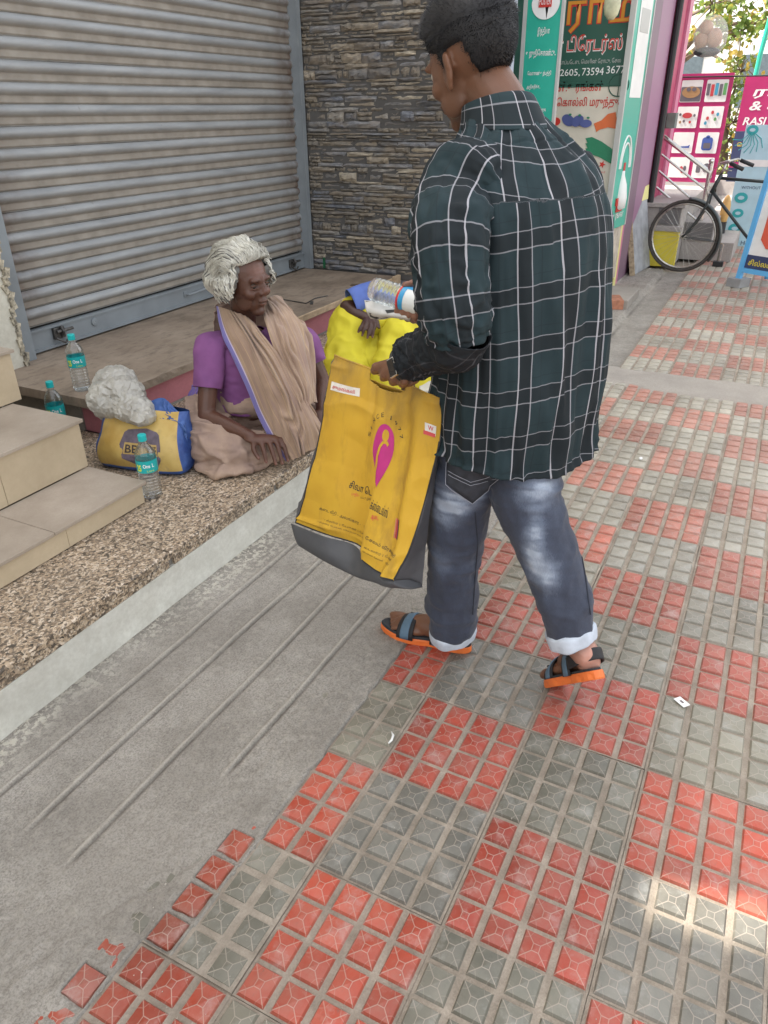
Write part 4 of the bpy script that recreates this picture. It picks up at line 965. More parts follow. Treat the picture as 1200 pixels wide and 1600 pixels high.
# small bracket seen under the wheel: concrete foot with a short steel tube
o = empty('post_foot', 'short steel tube in a dark block standing on the paving behind the bicycle wheel', 'post', (8.4, .49, 0)); p = at(1121, 416, z=0.0)
g = Geo(); g.box(p.x-.04, p.x+.04, p.y-.05, p.y+.05, 0, .05, 0, .004); reparent(g.build('block', BLK), o); g = Geo(); g.tube([p+Vector((0, 0, .05)), p+Vector((0, 0, .22))], .018, 8); reparent(g.build('tube', STEELM), o)

# ---- hanging clear bag of goods
hbp = at(1108, 58, x=7.3); hg = empty('hanging_goods', 'clear plastic bag of tan and black goods hanging on a cord above the magenta poster', 'hanging bag', hbp)
M_TANG = simple('tan_goods', (.45, .24, .14, 1), .45, .2, 12); M_FILM = MB('clear_film'); M_FILM = M_FILM.fin((.85, .85, .85, 1), .15, Transmission_Weight=.0, Alpha=.28)
for (dy, dz, ry, rz, m_, nm) in ((.03, .06, .05, .055, M_TANG, 'tan_pouch'), (.05, -.02, .055, .06, M_TANG, 'tan_pouch'), (-.04, -.01, .06, .07, M_TANG, 'tan_pouch'), (0, -.10, .10, .035, simple('black_goods', (.03, .03, .04, 1), .4), 'black_box')):
    g = Geo(); g.ell(hbp+Vector((0, dy, dz)), (.05, ry, rz)); reparent(g.build(nm, m_, smooth=True), hg)
g = Geo(); g.ell(hbp+Vector((0, -.01, 0)), (.075, .13, .15), nu=14, nv=10); o = reparent(g.build('clear_film_bag', M_FILM, smooth=True), hg)
g = Geo(); g.tube([hbp+Vector((0, 0, .14)), hbp+Vector((0, 0, 1.1))], .003, 5); reparent(g.build('cord', BLK), hg)

# ---- tree beyond the shops and pale sunlit buildings
M_BARK = simple('bark', (.14, .10, .07, 1), .9, .3, 12, .6)
def m_leaf():
    b = MB('leaf'); oi = b.n('ShaderNodeObjectInfo'); p = b.pos(); v = b.vor(6.5, p, out='Color'); s_ = b.sep(v)[0]
    col = b.ramp(s_, [(0, (.10, .17, .03, 1)), (.45, (.16, .24, .05, 1)), (.75, (.26, .30, .06, 1)), (.92, (.42, .30, .06, 1))])
    m = b.fin(col, .5); tr = b.n('ShaderNodeBsdfTranslucent'); b.l(col, tr.inputs[0]); ms = b.n('ShaderNodeMixShader'); ms.inputs[0].default_value = .4
    b.l(b.b.outputs[0], ms.inputs[1]); b.l(tr.outputs[0], ms.inputs[2]); b.l(ms.outputs[0], b.out.inputs[0]); return m
M_LEAF = m_leaf()
def tree(label, base, H, blobs, seed, nl=2600, sz=.07):
    t = empty('street_tree', label, 'tree', base); r = random.Random(seed); B = Vector(base)
    g = Geo(); g.tube([B, B+Vector((.05, .05, H*.35)), B+Vector((-.05, .12, H*.7)), B+Vector((0, .1, H))], [.16, .13, .09, .04], 10); reparent(g.build('trunk', M_BARK, smooth=True), t)
    V = []; F = []; br = Geo()
    for (c, rad) in blobs:
        c = Vector(c); br.tube([B+Vector((0, .08, H*.55)), (B+Vector((0, .1, H*.7))+c)/2+Vector((0, 0, .1)), c, c+Vector((r.uniform(-.3, .3), r.uniform(-.5, .5), -rad*.5))], [.05, .03, .015, .005], 6)
        for k in range(9):
            d = Vector((r.gauss(0, 1), r.gauss(0, 1), r.gauss(0, .8))).normalized()*rad*.85; br.tube([c, c+d*.5+Vector((0, 0, .05)), c+d], [.012, .007, .003], 5)
        for k in range(int(nl*rad*rad)):
            d = Vector((r.gauss(0, 1), r.gauss(0, 1), r.gauss(0, 1))).normalized()*rad*(r.random()**.45); q = c+d
            if mnoise.noise(q*2.6) < -.12: continue
            s_ = sz*r.uniform(.6, 1.25); a = Vector((r.gauss(0, 1), r.gauss(0, 1), r.gauss(0, .7)-.5)).normalized()*s_; n = a.orthogonal().normalized(); n = Matrix.Rotation(r.uniform(0, 6.3), 3, a.normalized())@n; b_ = a.cross(n).normalized()*s_*.42
            k0 = len(V); V += [q, q+a*.35+b_, q+a*.7+b_*.75, q+a*1.15, q+a*.7-b_*.75, q+a*.35-b_, q+a*.5+n*s_*.12]
            F += [(k0, k0+1, k0+6), (k0+1, k0+2, k0+6), (k0+2, k0+3, k0+6), (k0+3, k0+4, k0+6), (k0+4, k0+5, k0+6), (k0+5, k0, k0+6)]
    reparent(br.build('branches', M_BARK, smooth=True), t); o = mesh_np('crown', V, F, M_LEAF); reparent(o, t); o['kind'] = 'stuff'
    return t
tree('leafy tree with pale green and yellowing leaves hanging beyond the pink shop', (14.5, 2.2, 0), 3.4, [((13.2, 1.5, 2.7), .62), ((13.0, 1.05, 2.35), .5), ((13.4, .6, 2.9), .62), ((13.2, .35, 2.45), .42), ((13.8, 1.4, 3.6), .8), ((13.6, .2, 3.6), .8), ((13.6, 1.0, 1.9), .3)], 3, 1500, .085)
tree('smaller leafy bush between the magenta poster and the magenta banner', (13.2, .95, 0), 1.6, [((13.0, .92, 1.25), .34), ((13.1, .8, .8), .3), ((12.9, .98, 1.7), .22)], 5, 1900, .07)
fb = empty('white_building', 'pale sunlit building far behind the tree', 'building', (34, 0, 0))
g = Geo(); g.box(30, 38, -3, 14, 0, 9); reparent(g.build('wall', simple('white_facade', (.72, .72, .70, 1), .7, .05)), fb)
for k in range(4):
    for j in range(2): g = Geo(); g.box(29.95, 29.995, 1+k*2.4, 2.2+k*2.4, 1.4+j*3.2, 2.9+j*3.2); reparent(g.build('window', simple('window_glass', (.10, .13, .15, 1), .2)), fb)
o = empty('teal_awning_post', 'slanting teal post at the top right edge', 'post', (12, .7, 2)); g = Geo(); a_ = at(1198, 20, x=12.0); b_ = at(1188, 85, x=12.0); g.tube([a_+Vector((0, 0, .8))-Vector((0, .12, 0)), b_, Vector((12, b_.y+.05, 0))], .03, 8); reparent(g.build('tube', TEAL), o)
g = Geo(); g.box(11.9, 12.2, .35, .9, .3, .62, 0, .01); g.box(11.95, 12.15, 1.0, 1.6, .62, .72); o = g.build('shop_goods', simple('white_cartons', (.6, .58, .55, 1)), loc=(0, 0, 0)); tag(o, 'pale cartons stacked low behind the railing under the magenta poster', 'cartons')
# ================================================================== PEOPLE AND CLOTH: tools
def K(px, py, d):                              # a point at distance d along the line of sight axis
    return Vector((0, 0, CAMZ))+(cf+cr2*((px-600)/FPX)-cu2*((py-800)/FPX))*d
CP = np.array([0, 0, CAMZ]); CFn, CRn, CUn = np.array(cf), np.array(cr2), np.array(cu2)
def Kn(A):
    A = np.asarray(A, dtype=np.float64); return CP+(CFn+CRn*((A[..., 0:1]-600)/FPX)-CUn*((A[..., 1:2]-800)/FPX))*A[..., 2:3]
def remesh(g, name, mat, voxel, parent=None, smooth=6, post=None, fac=.5):
    me = bpy.data.meshes.new('tmp'); me.from_pydata([tuple(v) for v in g.V], [], g.F); o = bpy.data.objects.new('tmp', me); COL.objects.link(o)
    m = o.modifiers.new('r', 'REMESH'); m.mode = 'VOXEL'; m.voxel_size = voxel; m.adaptivity = 0
    if smooth: s = o.modifiers.new('s', 'SMOOTH'); s.iterations = smooth; s.factor = fac
    bpy.context.view_layer.update()
    ev = o.evaluated_get(bpy.context.evaluated_depsgraph_get()); nm = bpy.data.meshes.new_from_object(ev)
    bpy.data.objects.remove(o); nm.name = name
    nm.materials.clear(); nm.materials.append(mat); nm.polygons.foreach_set('use_smooth', [True]*len(nm.polygons))
    if post:
        V = np.empty(len(nm.vertices)*3); nm.vertices.foreach_get('co', V); V = V.reshape(-1, 3)
        N = np.empty(len(nm.vertices)*3); nm.vertices.foreach_get('normal', N); N = N.reshape(-1, 3)
        r = post(V, N)
        if isinstance(r, tuple):
            r, att = r
            for k, a in att.items():
                q = nm.attributes.new(k, 'FLOAT', 'POINT'); q.data.foreach_set('value', np.asarray(a, dtype=np.float32))
        nm.vertices.foreach_set('co', r.ravel())
    nm.update(); ob = bpy.data.objects.new(name, nm); COL.objects.link(ob)
    if parent is not None: reparent(ob, parent)
    return ob
def loft(rings, nu=64, nv=80, disp=None, cap=False, uvs=None):
    """rings: (centre, vecA, vecB, power) closed cross-sections; returns V, F, UV(m)"""
    Cc = np.array([list(r[0]) for r in rings], float); A = np.array([list(r[1]) for r in rings], float); B = np.array([list(r[2]) for r in rings], float); Pw = np.array([[r[3] if len(r) > 3 else 2.0] for r in rings], float)
    Cc, A, B, Pw = (catmull(x, nv) for x in (Cc, A, B, Pw))
    th = np.linspace(0, 2*np.pi, nu+1)
    c, s = np.cos(th)[None], np.sin(th)[None]; e = 2/Pw
    cx = np.sign(c)*np.abs(c)**e; sy = np.sign(s)*np.abs(s)**e
    G = Cc[:, None]+A[:, None]*cx[..., None]+B[:, None]*sy[..., None]
    L = np.concatenate([[0], np.cumsum(np.linalg.norm(np.diff(Cc, axis=0), axis=1))])
    rad = np.sqrt((A**2).sum(1)*.5+(B**2).sum(1)*.5); rm = rad.mean()
    U = th[None]*rm*np.ones((nv, 1)); Vv = L[:, None]*np.ones((1, nu+1))
    if disp is not None:
        N = grid_normals(G); N[:, 0] = N[:, -1] = (N[:, 0]+N[:, -1])/2
        cen = G-Cc[:, None]; sg = np.sign((N*cen).sum(2, keepdims=True).mean()); N *= sg if sg != 0 else 1
        D = disp(G, th[None]*np.ones((nv, 1)), np.linspace(0, 1, nv)[:, None]*np.ones((1, nu+1))); D[:, -1] = D[:, 0]; G = G+N*D[..., None]
    return G, U, Vv
def loft_obj(name, rings, mat, parent, nu=64, nv=80, disp=None, thick=0, uvf=None, sub=0):
    G, U, Vv = loft(rings, nu, nv, disp); uv = np.stack([U.ravel(), Vv.ravel()], 1) if uvf is None else uvf(G, U, Vv)
    o = mesh_np(name, G.reshape(-1, 3), grid_faces(G.shape[0], G.shape[1]), mat, smooth=True, uv=uv)
    if thick: m = o.modifiers.new('t', 'SOLIDIFY'); m.thickness = thick; m.offset = 0
    if parent is not None: reparent(o, parent)
    return o
def sheet_obj(name, G, mat, parent, uv=None, thick=.002, keep=None):
    nv, nu = G.shape[:2]
    if uv is None: u, v = np.meshgrid(np.linspace(0, 1, nu), np.linspace(0, 1, nv)); uv = np.stack([u.ravel(), v.ravel()], 1)
    F = grid_faces(nv, nu)
    if keep is not None:
        u, v = np.meshgrid((np.arange(nu-1)+.5)/(nu-1), (np.arange(nv-1)+.5)/(nv-1)); F = F[keep(u.ravel(), v.ravel())]
    o = mesh_np(name, G.reshape(-1, 3), F, mat, smooth=True, uv=uv)
    if thick: m = o.modifiers.new('t', 'SOLIDIFY'); m.thickness = thick; m.offset = 0
    if parent is not None: reparent(o, parent)
    return o
def samp(G, u, v):
    """bilinear sample of grid + normal at arrays u,v in 0..1"""
    nv, nu = G.shape[:2]; x = np.clip(u, 0, 1)*(nu-1); y = np.clip(v, 0, 1)*(nv-1); i = np.minimum(x.astype(int), nu-2); j = np.minimum(y.astype(int), nv-2); a = (x-i)[:, None]; b = (y-j)[:, None]
    P = (G[j, i]*(1-a)+G[j, i+1]*a)*(1-b)+(G[j+1, i]*(1-a)+G[j+1, i+1]*a)*b
    N = grid_normals(G); N = N[j, i]; N *= np.sign(((CP-P)*N).sum(1))[:, None]; return P, N
def on_sheet(name, G, pts, faces, mat, parent, off=.0015):
    pts = np.asarray(pts, float); P, N = samp(G, pts[:, 0], pts[:, 1]); return reparent(mesh_np(name, P+N*off, faces, mat), parent)
def text_on(name, s, G, u0, v0, w, h, mat, parent, off=.0018, bold=.01, rot=0, ang=None):
    o = text(s, .1, mat, None, (0, 0, 0), (1, 0, 0), (0, 1, 0), width=1.0, height=1.0, bold=bold, thick=0)
    me = o.data; V = np.empty(len(me.vertices)*3); me.vertices.foreach_get('co', V); V = V.reshape(-1, 3)
    u = V[:, 0]*w; v = -V[:, 1]*h
    if rot: u, v = u*math.cos(rot)-v*math.sin(rot), u*math.sin(rot)+v*math.cos(rot)
    P, N = samp(G, u0+u, v0+v); me.vertices.foreach_set('co', (P+N*off).ravel()); me.update(); o.name = name
    return reparent(o, parent)
def curve_tube(g, pts, rad, n=10, flat=1.0, steps=None):
    P = catmull(np.array([list(p) for p in pts]), steps or len(pts)*4); r = catmull(np.array([[x] for x in rad], float), steps or len(pts)*4)[:, 0]; g.tube([Vector(p) for p in P], list(r), n)
    a = P[0]; b = P[-1]; g.ell(a, (r[0],)*3, nu=10, nv=6); g.ell(b, (r[-1],)*3, nu=10, nv=6)

def m_skin(name, base, dark, pink, wr=.0):
    b = MB(name); p = b.tc('Object'); n = b.noise(14, p, 5, .6); n2 = b.noise(120, p, 4, .6); n3 = b.noise(420, p, 2)
    at_ = b.n('ShaderNodeAttribute'); at_.attribute_name = 'tint'; at2 = b.n('ShaderNodeAttribute'); at2.attribute_name = 'pink'
    col = b.ramp(n, [(.3, tuple(x*.78 for x in base[:3])+(1,)), (.7, base)])
    col = b.mix(at_.outputs['Fac'], col, dark); col = b.mix(at2.outputs['Fac'], col, pink)
    h = b.math('MULTIPLY_ADD', n2, .6, n3)
    if wr:
        w1 = b.noise(34, b.vmap(p, (1, 1, 2.6)), 5, .65); h = b.math('MULTIPLY_ADD', w1, 2.5*wr, h)
    return b.fin(col, .42, b.bump(h, .35, .0016), Specular_IOR_Level=.45, Subsurface_Weight=.08, Subsurface_Scale=.01, Subsurface_Radius=(1, .35, .2))
def gauss(V, c, r):
    c = np.array(list(c)); return np.exp(-(((V-c)/np.asarray(r))**2).sum(1))
def head_prims(g, O, fx, up, s=1.0, old=False):
    """head built about point O; fx forward, up upwards"""
    fx = Vector(fx).normalized(); up = (Vector(up)-fx*Vector(up).dot(fx)).normalized(); ly = up.cross(fx); M = Matrix((fx, ly, up)).transposed(); O = Vector(O)
    def E(x, y, z, a, b, c, rot=None):
        MM = M if rot is None else M@rot; g.ell(O+M@Vector((x*s, y*s, z*s)), (a*s, b*s, c*s), MM, nu=18, nv=12)
    E(-.015, 0, .035, .098, .077, .088); E(.022, 0, .0, .072, .066, .095); E(.035, 0, -.055, .052, .052, .048); E(.062, 0, -.093, .024, .026, .020)
    for q in (-1, 1):
        E(.055, .038*q, -.022, .028, .024, .024); E(.030, .044*q, -.056, .036, .015, .034); E(.078, .028*q, .028, .014, .024, .010)
        ry = Matrix.Rotation(math.radians(18*q), 3, 'Z')
        E(-.005, .079*q, -.008, .020, .008, .033, Matrix.Rotation(math.radians(-12), 3, 'Y')@Matrix.Rotation(math.radians(-22*q), 3, 'Z')); E(-.014, .085*q, .008, .014, .007, .020, Matrix.Rotation(math.radians(-28*q), 3, 'Z')); E(-.002, .079*q, -.036, .009, .007, .011)
    E(.088, 0, .012, .012, .009, .028); E(.101, 0, -.012, .014, .0125, .014); E(.096, 0, .002, .012, .009, .016)
    for q in (-1, 1): E(.094, .012*q, -.020, .010, .008, .008)
    E(.090, 0, -.048, .012, .023, .0068); E(.087, 0, -.059, .012, .020, .0075); E(.078, 0, -.04, .018, .024, .014)
    return M, O
def face_post(V, M, O, s=1.0):
    """push in eye sockets, ear hollow, mouth line, nasolabial folds"""
    L = (V-np.array(O))@np.array(M)/s; D = np.zeros_like(L)
    for q in (-1, 1):
        D[:, 0] -= .011*gauss(L, (.085, .030*q, .010), (.02, .015, .009)); D[:, 0] += .0035*gauss(L, (.080, .031*q, .005), (.02, .012, .0045))
        D[:, 0] -= .004*gauss(L, (.088, .032*q, -.042), (.02, .006, .016)); D[:, 1] -= q*.008*gauss(L, (.004, .09*q, -.002), (.007, .012, .015))
        D[:, 0] -= .003*gauss(L, (.078, .034*q, -.008), (.02, .014, .0035))
    D[:, 0] -= .0055*gauss(L, (.100, 0, -.0535), (.02, .021, .0022))
    D[:, 0] -= .0025*gauss(L, (.09, 0, -.074), (.02, .02, .005))
    return V+(D*s)@np.array(M).T, L
def finger(g, base, dirs, lens, r0, r1):
    p = Vector(base); pts = [p]; 
    for d, l in zip(dirs, lens): p = p+Vector(d).normalized()*l; pts.append(p)
    n = len(pts); rad = [r0+(r1-r0)*i/(n-1) for i in range(n)]
    for a in range(n-1): g.tube([pts[a], pts[a+1]], [rad[a], rad[a+1]], 10)
    for a in range(n): g.ell(pts[a], (rad[a]*1.04,)*3, nu=10, nv=7)
    return pts

# ------------------------------------------------------------------ fabrics
def m_plaid(name, inside=False):
    b = MB(name); s = b.sep(b.tc('UV')); p = b.tc('Object'); n = b.noise(8, p, 4); nf = b.noise(900, p, 2)
    wob = b.math('MULTIPLY', b.math('SUBTRACT', b.noise(16, p, 2), .5), .002)
    def lines(c, per, gap, wd):
        f = b.math('MULTIPLY', b.math('FRACT', b.math('DIVIDE', b.math('ADD', c, wob), per)), per)
        l1 = b.math('LESS_THAN', b.math('ABSOLUTE', b.math('SUBTRACT', f, .02)), wd); l2 = b.math('LESS_THAN', b.math('ABSOLUTE', b.math('SUBTRACT', f, .02+gap)), wd*.8)
        band = b.math('MULTIPLY', b.math('GREATER_THAN', f, .02), b.math('LESS_THAN', f, .02+gap)); th = b.math('LESS_THAN', b.math('ABSOLUTE', b.math('SUBTRACT', f, .02+gap+.022)), wd*.7)
        return l1, l2, band, th
    u1, u2, ub, ut = lines(s[0], .094, .029, .0015); v1, v2, vb, vt = lines(s[1], .108, .033, .0013)
    base = b.ramp(n, [(.3, (.013, .026, .031, 1)), (.7, (.020, .038, .044, 1))]); dk = (.0095, .0085, .011, 1)
    col = b.mix(b.math('MULTIPLY', b.math('MAXIMUM', b.math('MULTIPLY', ub, 1.0), b.math('MULTIPLY', vb, .85)), .62), base, dk)
    col = b.mix(b.math('MULTIPLY', b.math('MAXIMUM', ut, vt), .35), col, (.01, .012, .015, 1))
    col = b.mix(b.math('MULTIPLY', b.math('MAXIMUM', v1, v2), .50), col, (.36, .36, .39, 1)); col = b.mix(b.math('MULTIPLY', b.math('MAXIMUM', u1, b.math('MULTIPLY', u2, .75)), .68), col, (.48, .47, .51, 1))
    if inside: col = b.mix(.86, col, (.012, .013, .016, 1))
    bn = b.bump(nf, .15, .0004)
    return b.fin(col, .78, bn, Specular_IOR_Level=.25)
M_PLAID = m_plaid('plaid_cotton'); M_PLAID_IN = m_plaid('plaid_cotton_reverse', True)
def m_denim():
    b = MB('grey_denim'); p = b.tc('Object'); a = b.n('ShaderNodeAttribute'); a.attribute_name = 'fade'
    n = b.noise(18, b.vmap(p, (1, 1, .5)), 5, .65); tw = b.noise(500, b.vmap(p, (1, 1, .25)), 3, .6); n2 = b.noise(60, b.vmap(p, (1, 1, 3)), 4, .6)
    f = b.math('ADD', a.outputs['Fac'], b.math('MULTIPLY', b.math('SUBTRACT', n, .5), .5), clamp=True)
    f = b.math('ADD', f, b.math('MULTIPLY', b.math('SUBTRACT', tw, .5), .30), clamp=True)
    col = b.ramp(f, [(0, (.018, .021, .034, 1)), (.35, (.046, .057, .088, 1)), (.7, (.145, .175, .235, 1)), (1, (.33, .38, .46, 1))])
    return b.fin(col, .85, b.bump(b.math('MULTIPLY_ADD', tw, .5, n2), .35, .0015), Sheen_Weight=.1)
M_DENIM = m_denim()
M_CUFF = simple('pale_denim_turnup', (.50, .55, .62, 1), .85, .12, 30, .3, 300, .001)
SKIN_MAN = m_skin('man_skin', (.185, .083, .046, 1), (.055, .027, .018, 1), (.60, .31, .24, 1))
SKIN_WOM = m_skin('woman_skin', (.105, .044, .027, 1), (.028, .013, .010, 1), (.30, .15, .12, 1), wr=1.0)
def m_hair(name, c1, c2, rough=.4):
    b = MB(name); p = b.tc('Object'); n = b.noise(30, p, 4, .6); n2 = b.noise(6, p, 3)
    col = b.ramp(b.math('MULTIPLY_ADD', n, .5, b.math('MULTIPLY', n2, .5)), [(.35, c1), (.62, c2)])
    return b.fin(col, rough, b.bump(n, .3, .003))

# ================================================================== THE MAN
man = empty('person', 'man in dark green checked shirt and faded grey jeans holding a yellow bag', 'person', (1.66, .49, 0))
Rr = Vector((.857, -.515, 0)); Ff = Vector((.515, .857, 0)); c0 = Vector((1.665, .505, 0)); Zu = Vector((0, 0, 1))
def T(r, f, z): return c0+Rr*r+Ff*f+Zu*z
# ---- body (one continuous surface under the clothes)
g = Geo(); HM, HO = head_prims(g, T(-.026, .176, 1.536), (.36, .90, -.36), (0, .25, 1), 1.0)
g.tube([T(-.01, .145, 1.51), T(0, .10, 1.46), T(0, .05, 1.40), T(0, .02, 1.30)], [.055, .058, .066, .09], 18)
for z_, a_, b_, f_ in ((1.26, .165, .105, 0), (1.15, .165, .115, 0), (1.02, .160, .12, 0), (.9, .165, .125, 0), (.80, .160, .12, 0)): g.ell(T(0, f_, z_), (a_, b_, .11), Matrix((Rr, Ff, Zu)).transposed())
shL, shR = T(-.165, 0, 1.315), T(.150, .01, 1.295); elL = K(712, 515, 1.50); wrL = K(640, 560, 1.675)
curve_tube(g, [shL, shL.lerp(elL, .5), elL], [.056, .048, .042]); curve_tube(g, [elL, elL.lerp(wrL, .4), wrL], [.042, .038, .029])
elR = shR+Ff*.17+Rr*.0-Zu*.26; rHand = K(652, 474, 2.02)
curve_tube(g, [shR, shR.lerp(elR, .5), elR], [.056, .048, .042]); curve_tube(g, [elR, elR.lerp(rHand, .5), rHand+(elR-rHand).normalized()*.05], [.042, .036, .027])
LEGL = [(742, 690, 1.83), (722, 770, 1.92), (710, 860, 2.03), (707, 920, 2.11), (706, 980, 2.19)]; LEGR = [(825, 690, 1.80), (822, 770, 1.83), (856, 860, 1.85), (878, 925, 1.865), (890, 985, 1.88)]
PL_, PR_ = [K(*q) for q in LEGL], [K(*q) for q in LEGR]
curve_tube(g, PL_+[Vector((1.685, .615, .05))], [.080, .075, .055, .05, .036, .034]); curve_tube(g, PR_+[Vector((1.535, .215, .235))], [.080, .075, .058, .052, .040, .036])
# left foot (flat), pointing to +Y
FH, FT = Vector((1.687, .592, .028)), Vector((1.676, .835, .028)); fd = (FT-FH).normalized(); fs = Vector((fd.y, -fd.x, 0))   # fs = outer/right side
def foot(g, heel, toe, upv, side):
    d = (toe-heel).normalized(); L = (toe-heel).length; u = (upv-d*upv.dot(d)).normalized(); s_ = d.cross(u)
    M3 = Matrix((d, s_, u)).transposed()
    g.ell(heel+d*.030+u*.022, (.038, .031, .034), M3); g.ell(heel+d*.07+u*.045, (.05, .028, .05), M3); g.ell(heel+d*L*.45+u*.03, (.075, .036, .034), M3); g.ell(heel+d*L*.70+u*.016, (.065, .044, .022), M3)
    for k in range(5):
        w_ = (-.032+.016*k)*side; ln_ = (.062, .056, .050, .043, .034)[k]; r_ = (.0125, .0095, .009, .0085, .008)[k]
        b0 = heel+d*(L*.80)+s_*w_+u*.010; b1 = b0+d*ln_*.6+u*.004; b2 = b0+d*ln_-u*.002
        curve_tube(g, [b0, b1, b2], [r_*1.1, r_, r_*.92], 9)
    return M3
foot(g, FH, FT, Zu, -1)
RH, RT = Vector((1.515, .185, .215)), Vector((1.655, .305, .032)); RU = Vector((.75, .62, .9)).normalized()
foot(g, RH, RT, RU, 1)
# left hand: fist round the bag handle
KN = [K(581, 578, 1.768), K(595, 589, 1.752), K(610, 596, 1.732), K(625, 599, 1.708)]
bk_ = (wrL+KN[1])/2; pd = (KN[1]-wrL).normalized(); sd_ = (KN[3]-KN[0]).normalized(); nn = pd.cross(sd_).normalized(); 
if nn.dot(Vector((0, 0, CAMZ))-bk_) < 0: nn = -nn
MH = Matrix((pd, sd_, nn)).transposed()
g.ell(wrL.lerp(KN[1]+sd_*.014, .50), (.042, .037, .017), MH); g.ell(wrL.lerp(KN[2], .25), (.035, .028, .020), MH)
for k, kp in enumerate(KN):
    kk = kp-pd*.016; g.tube([wrL.lerp(kk, .35), kk], [.013, .0118], 10); g.ell(kk, (.0125, .0125, .0125), nu=10, nv=7)
    finger(g, kk, [pd*.75-nn*.45, -nn*.9-pd*.25, -pd*.8-nn*.1], [.026, .024, .018], .0112, .0088)
finger(g, wrL.lerp(KN[0], .35)-nn*.006, [pd*.7-nn*.7-sd_*.2, pd*.7-nn*.5+sd_*.35, sd_], [.030, .026, .018], .0125, .0095)
# right hand round the bottle
BA, BBt = K(583, 451, 2.03), K(668, 478, 1.96); bx = (BBt-BA).normalized(); BR_ = .0335
cc = BA.lerp(BBt, .72); up2 = (cu2-bx*cu2.dot(bx)).normalized(); bk2 = bx.cross(up2)
if bk2.dot(cf) < 0: bk2 = -bk2                                                   # away from the viewer
g.ell(cc+bk2*.050+bx*.02, (.040, .016, .040), Matrix((bx, bk2, up2)).transposed())
g.tube([rHand+(elR-rHand).normalized()*.06, cc+bk2*.048+bx*.03], [.026, .022], 12)
for k in range(4):
    b0 = cc+bk2*.045+bx*(.028-.020*k)-up2*.030
    finger(g, b0, [-up2*.8-bk2*.6, -bk2*1.0+up2*.15, up2*.9-bk2*.5], [.018, .034, .022], .0105, .0085)
finger(g, cc+bk2*.045+up2*.030-bx*.0, [up2*.7-bk2*.6, -bk2-bx*.4, -bk2*.5-up2*.5-bx*.5], [.022, .034, .026], .012, .0095)
def post_man(V, N):
    V2, L = face_post(V, HM, HO, 1.0)
    t = np.zeros(len(V)); beard_ear_shade = gauss(L, (.05, 0, -.075), (.07, .075, .035))*.5+sum(.7*gauss(L, (.0, .088*q_, -.004), (.009, .02, .016)) for q_ in (-1, 1))  # stubble, plus ear hollows darkened to paint in their shade
    t += beard_ear_shade+.5*gauss(L, (.09, 0, -.054), (.02, .025, .010))
    for q in (-1, 1): t += .9*gauss(L, (.09, .030*q, .030), (.02, .018, .0045))
    pk_ = .75*np.clip(gauss(V, RH+Vector((0, 0, .02)), (.05, .05, .05))*1.4, 0, 1)+.6*gauss(V, FH+Vector((0, 0, .01)), (.05, .05, .03))+.25*gauss(V, cc, (.09, .09, .09))
    return V2, {'tint': np.clip(t, 0, 1), 'pink': np.clip(pk_, 0, .8)}
body = remesh(g, 'body', SKIN_MAN, .0042, man, 5, post_man)
# eyes
for q in (-1, 1):
    e = Geo(); e.ell(HO+HM@Vector((.071, .030*q, .010)), (.0125,)*3); reparent(e.build('eye', simple('eye_white', (.55, .50, .45, 1), .25), smooth=True), man)
# ---- hair: close-cropped cap and short strands
M_HAIRM = m_hair('black_hair', (.0035, .0033, .004, 1), (.010, .0095, .012, 1), .62)
def hair_dir_ok_man(x, y, z):
    # local head frame: x forward, z up, unit direction
    if x > .60 and z < .62: return False
    if x > .42 and z < .40: return False
    if x > .20 and z < .02: return False
    if abs(y) > .55 and x > -.42 and z < -.02 and not (x > .02 and x <= .20 and z > -.42): return False      # round the ear, with a sideburn in front
    return z > -.80-.1*x if x < -.42 else z > -.45
HC = HO+HM@Vector((-.014, 0, .034)); g = Geo(); V = []; F = []
nth, nph = 46, 90; idx = {}
for i in range(nth+1):
    for k in range(nph):
        th = math.pi*i/nth; ph = 2*math.pi*k/nph; d = Vector((math.sin(th)*math.cos(ph), math.sin(th)*math.sin(ph), math.cos(th)))
        ok = hair_dir_ok_man(*d); bump_ = 1+.02*mnoise.noise(d*4)
        top = .010+.012*max(0, d.z)**.7+ (0.004 if d.z > .3 else 0); thk = top if ok else -.012
        if ok:  thk *= min(1, max(.25, (d.z+.75)/.9))
        V.append(HC+HM@Vector((d.x*(.101+thk), d.y*(.080+thk), d.z*(.091+thk)))*1.0+Vector((0, 0, 0)))
for i in range(nth):
    for k in range(nph): F.append((i*nph+k, (i+1)*nph+k, (i+1)*nph+(k+1) % nph, i*nph+(k+1) % nph))
hair = mesh_np('hair', V, F, M_HAIRM, smooth=True); reparent(hair, man)
V = []; F = []; r = random.Random(5)
for n_ in range(22000):
    d = Vector((r.gauss(0, 1), r.gauss(0, 1), r.gauss(0, 1))).normalized()
    jit = Vector((d.x+r.uniform(-.07, .07), d.y, d.z+r.uniform(-.07, .07)))
    if not hair_dir_ok_man(*jit): continue
    top = .010+.012*max(0, d.z)**.7; top *= min(1, max(.25, (d.z+.75)/.9))
    p = HC+HM@Vector((d.x*(.100+top), d.y*(.079+top), d.z*(.090+top))); nrm = (HM@Vector((d.x/.1, d.y/.078, d.z/.09))).normalized()
    ln_ = r.uniform(.005, .014)*(1.2 if d.z > .2 else .55); dr = (nrm+HM@Vector((.35, r.uniform(-.5, .5), -.45 if d.z < .3 else .1))+Vector((r.uniform(-.4, .4),)*3)).normalized(); s_ = dr.orthogonal().normalized()*.0007
    k0 = len(V); V += [p-s_, p+s_, p+dr*ln_*.6+s_*.6, p+dr*ln_]; F += [(k0, k0+1, k0+2), (k0, k0+2, k0+3)]
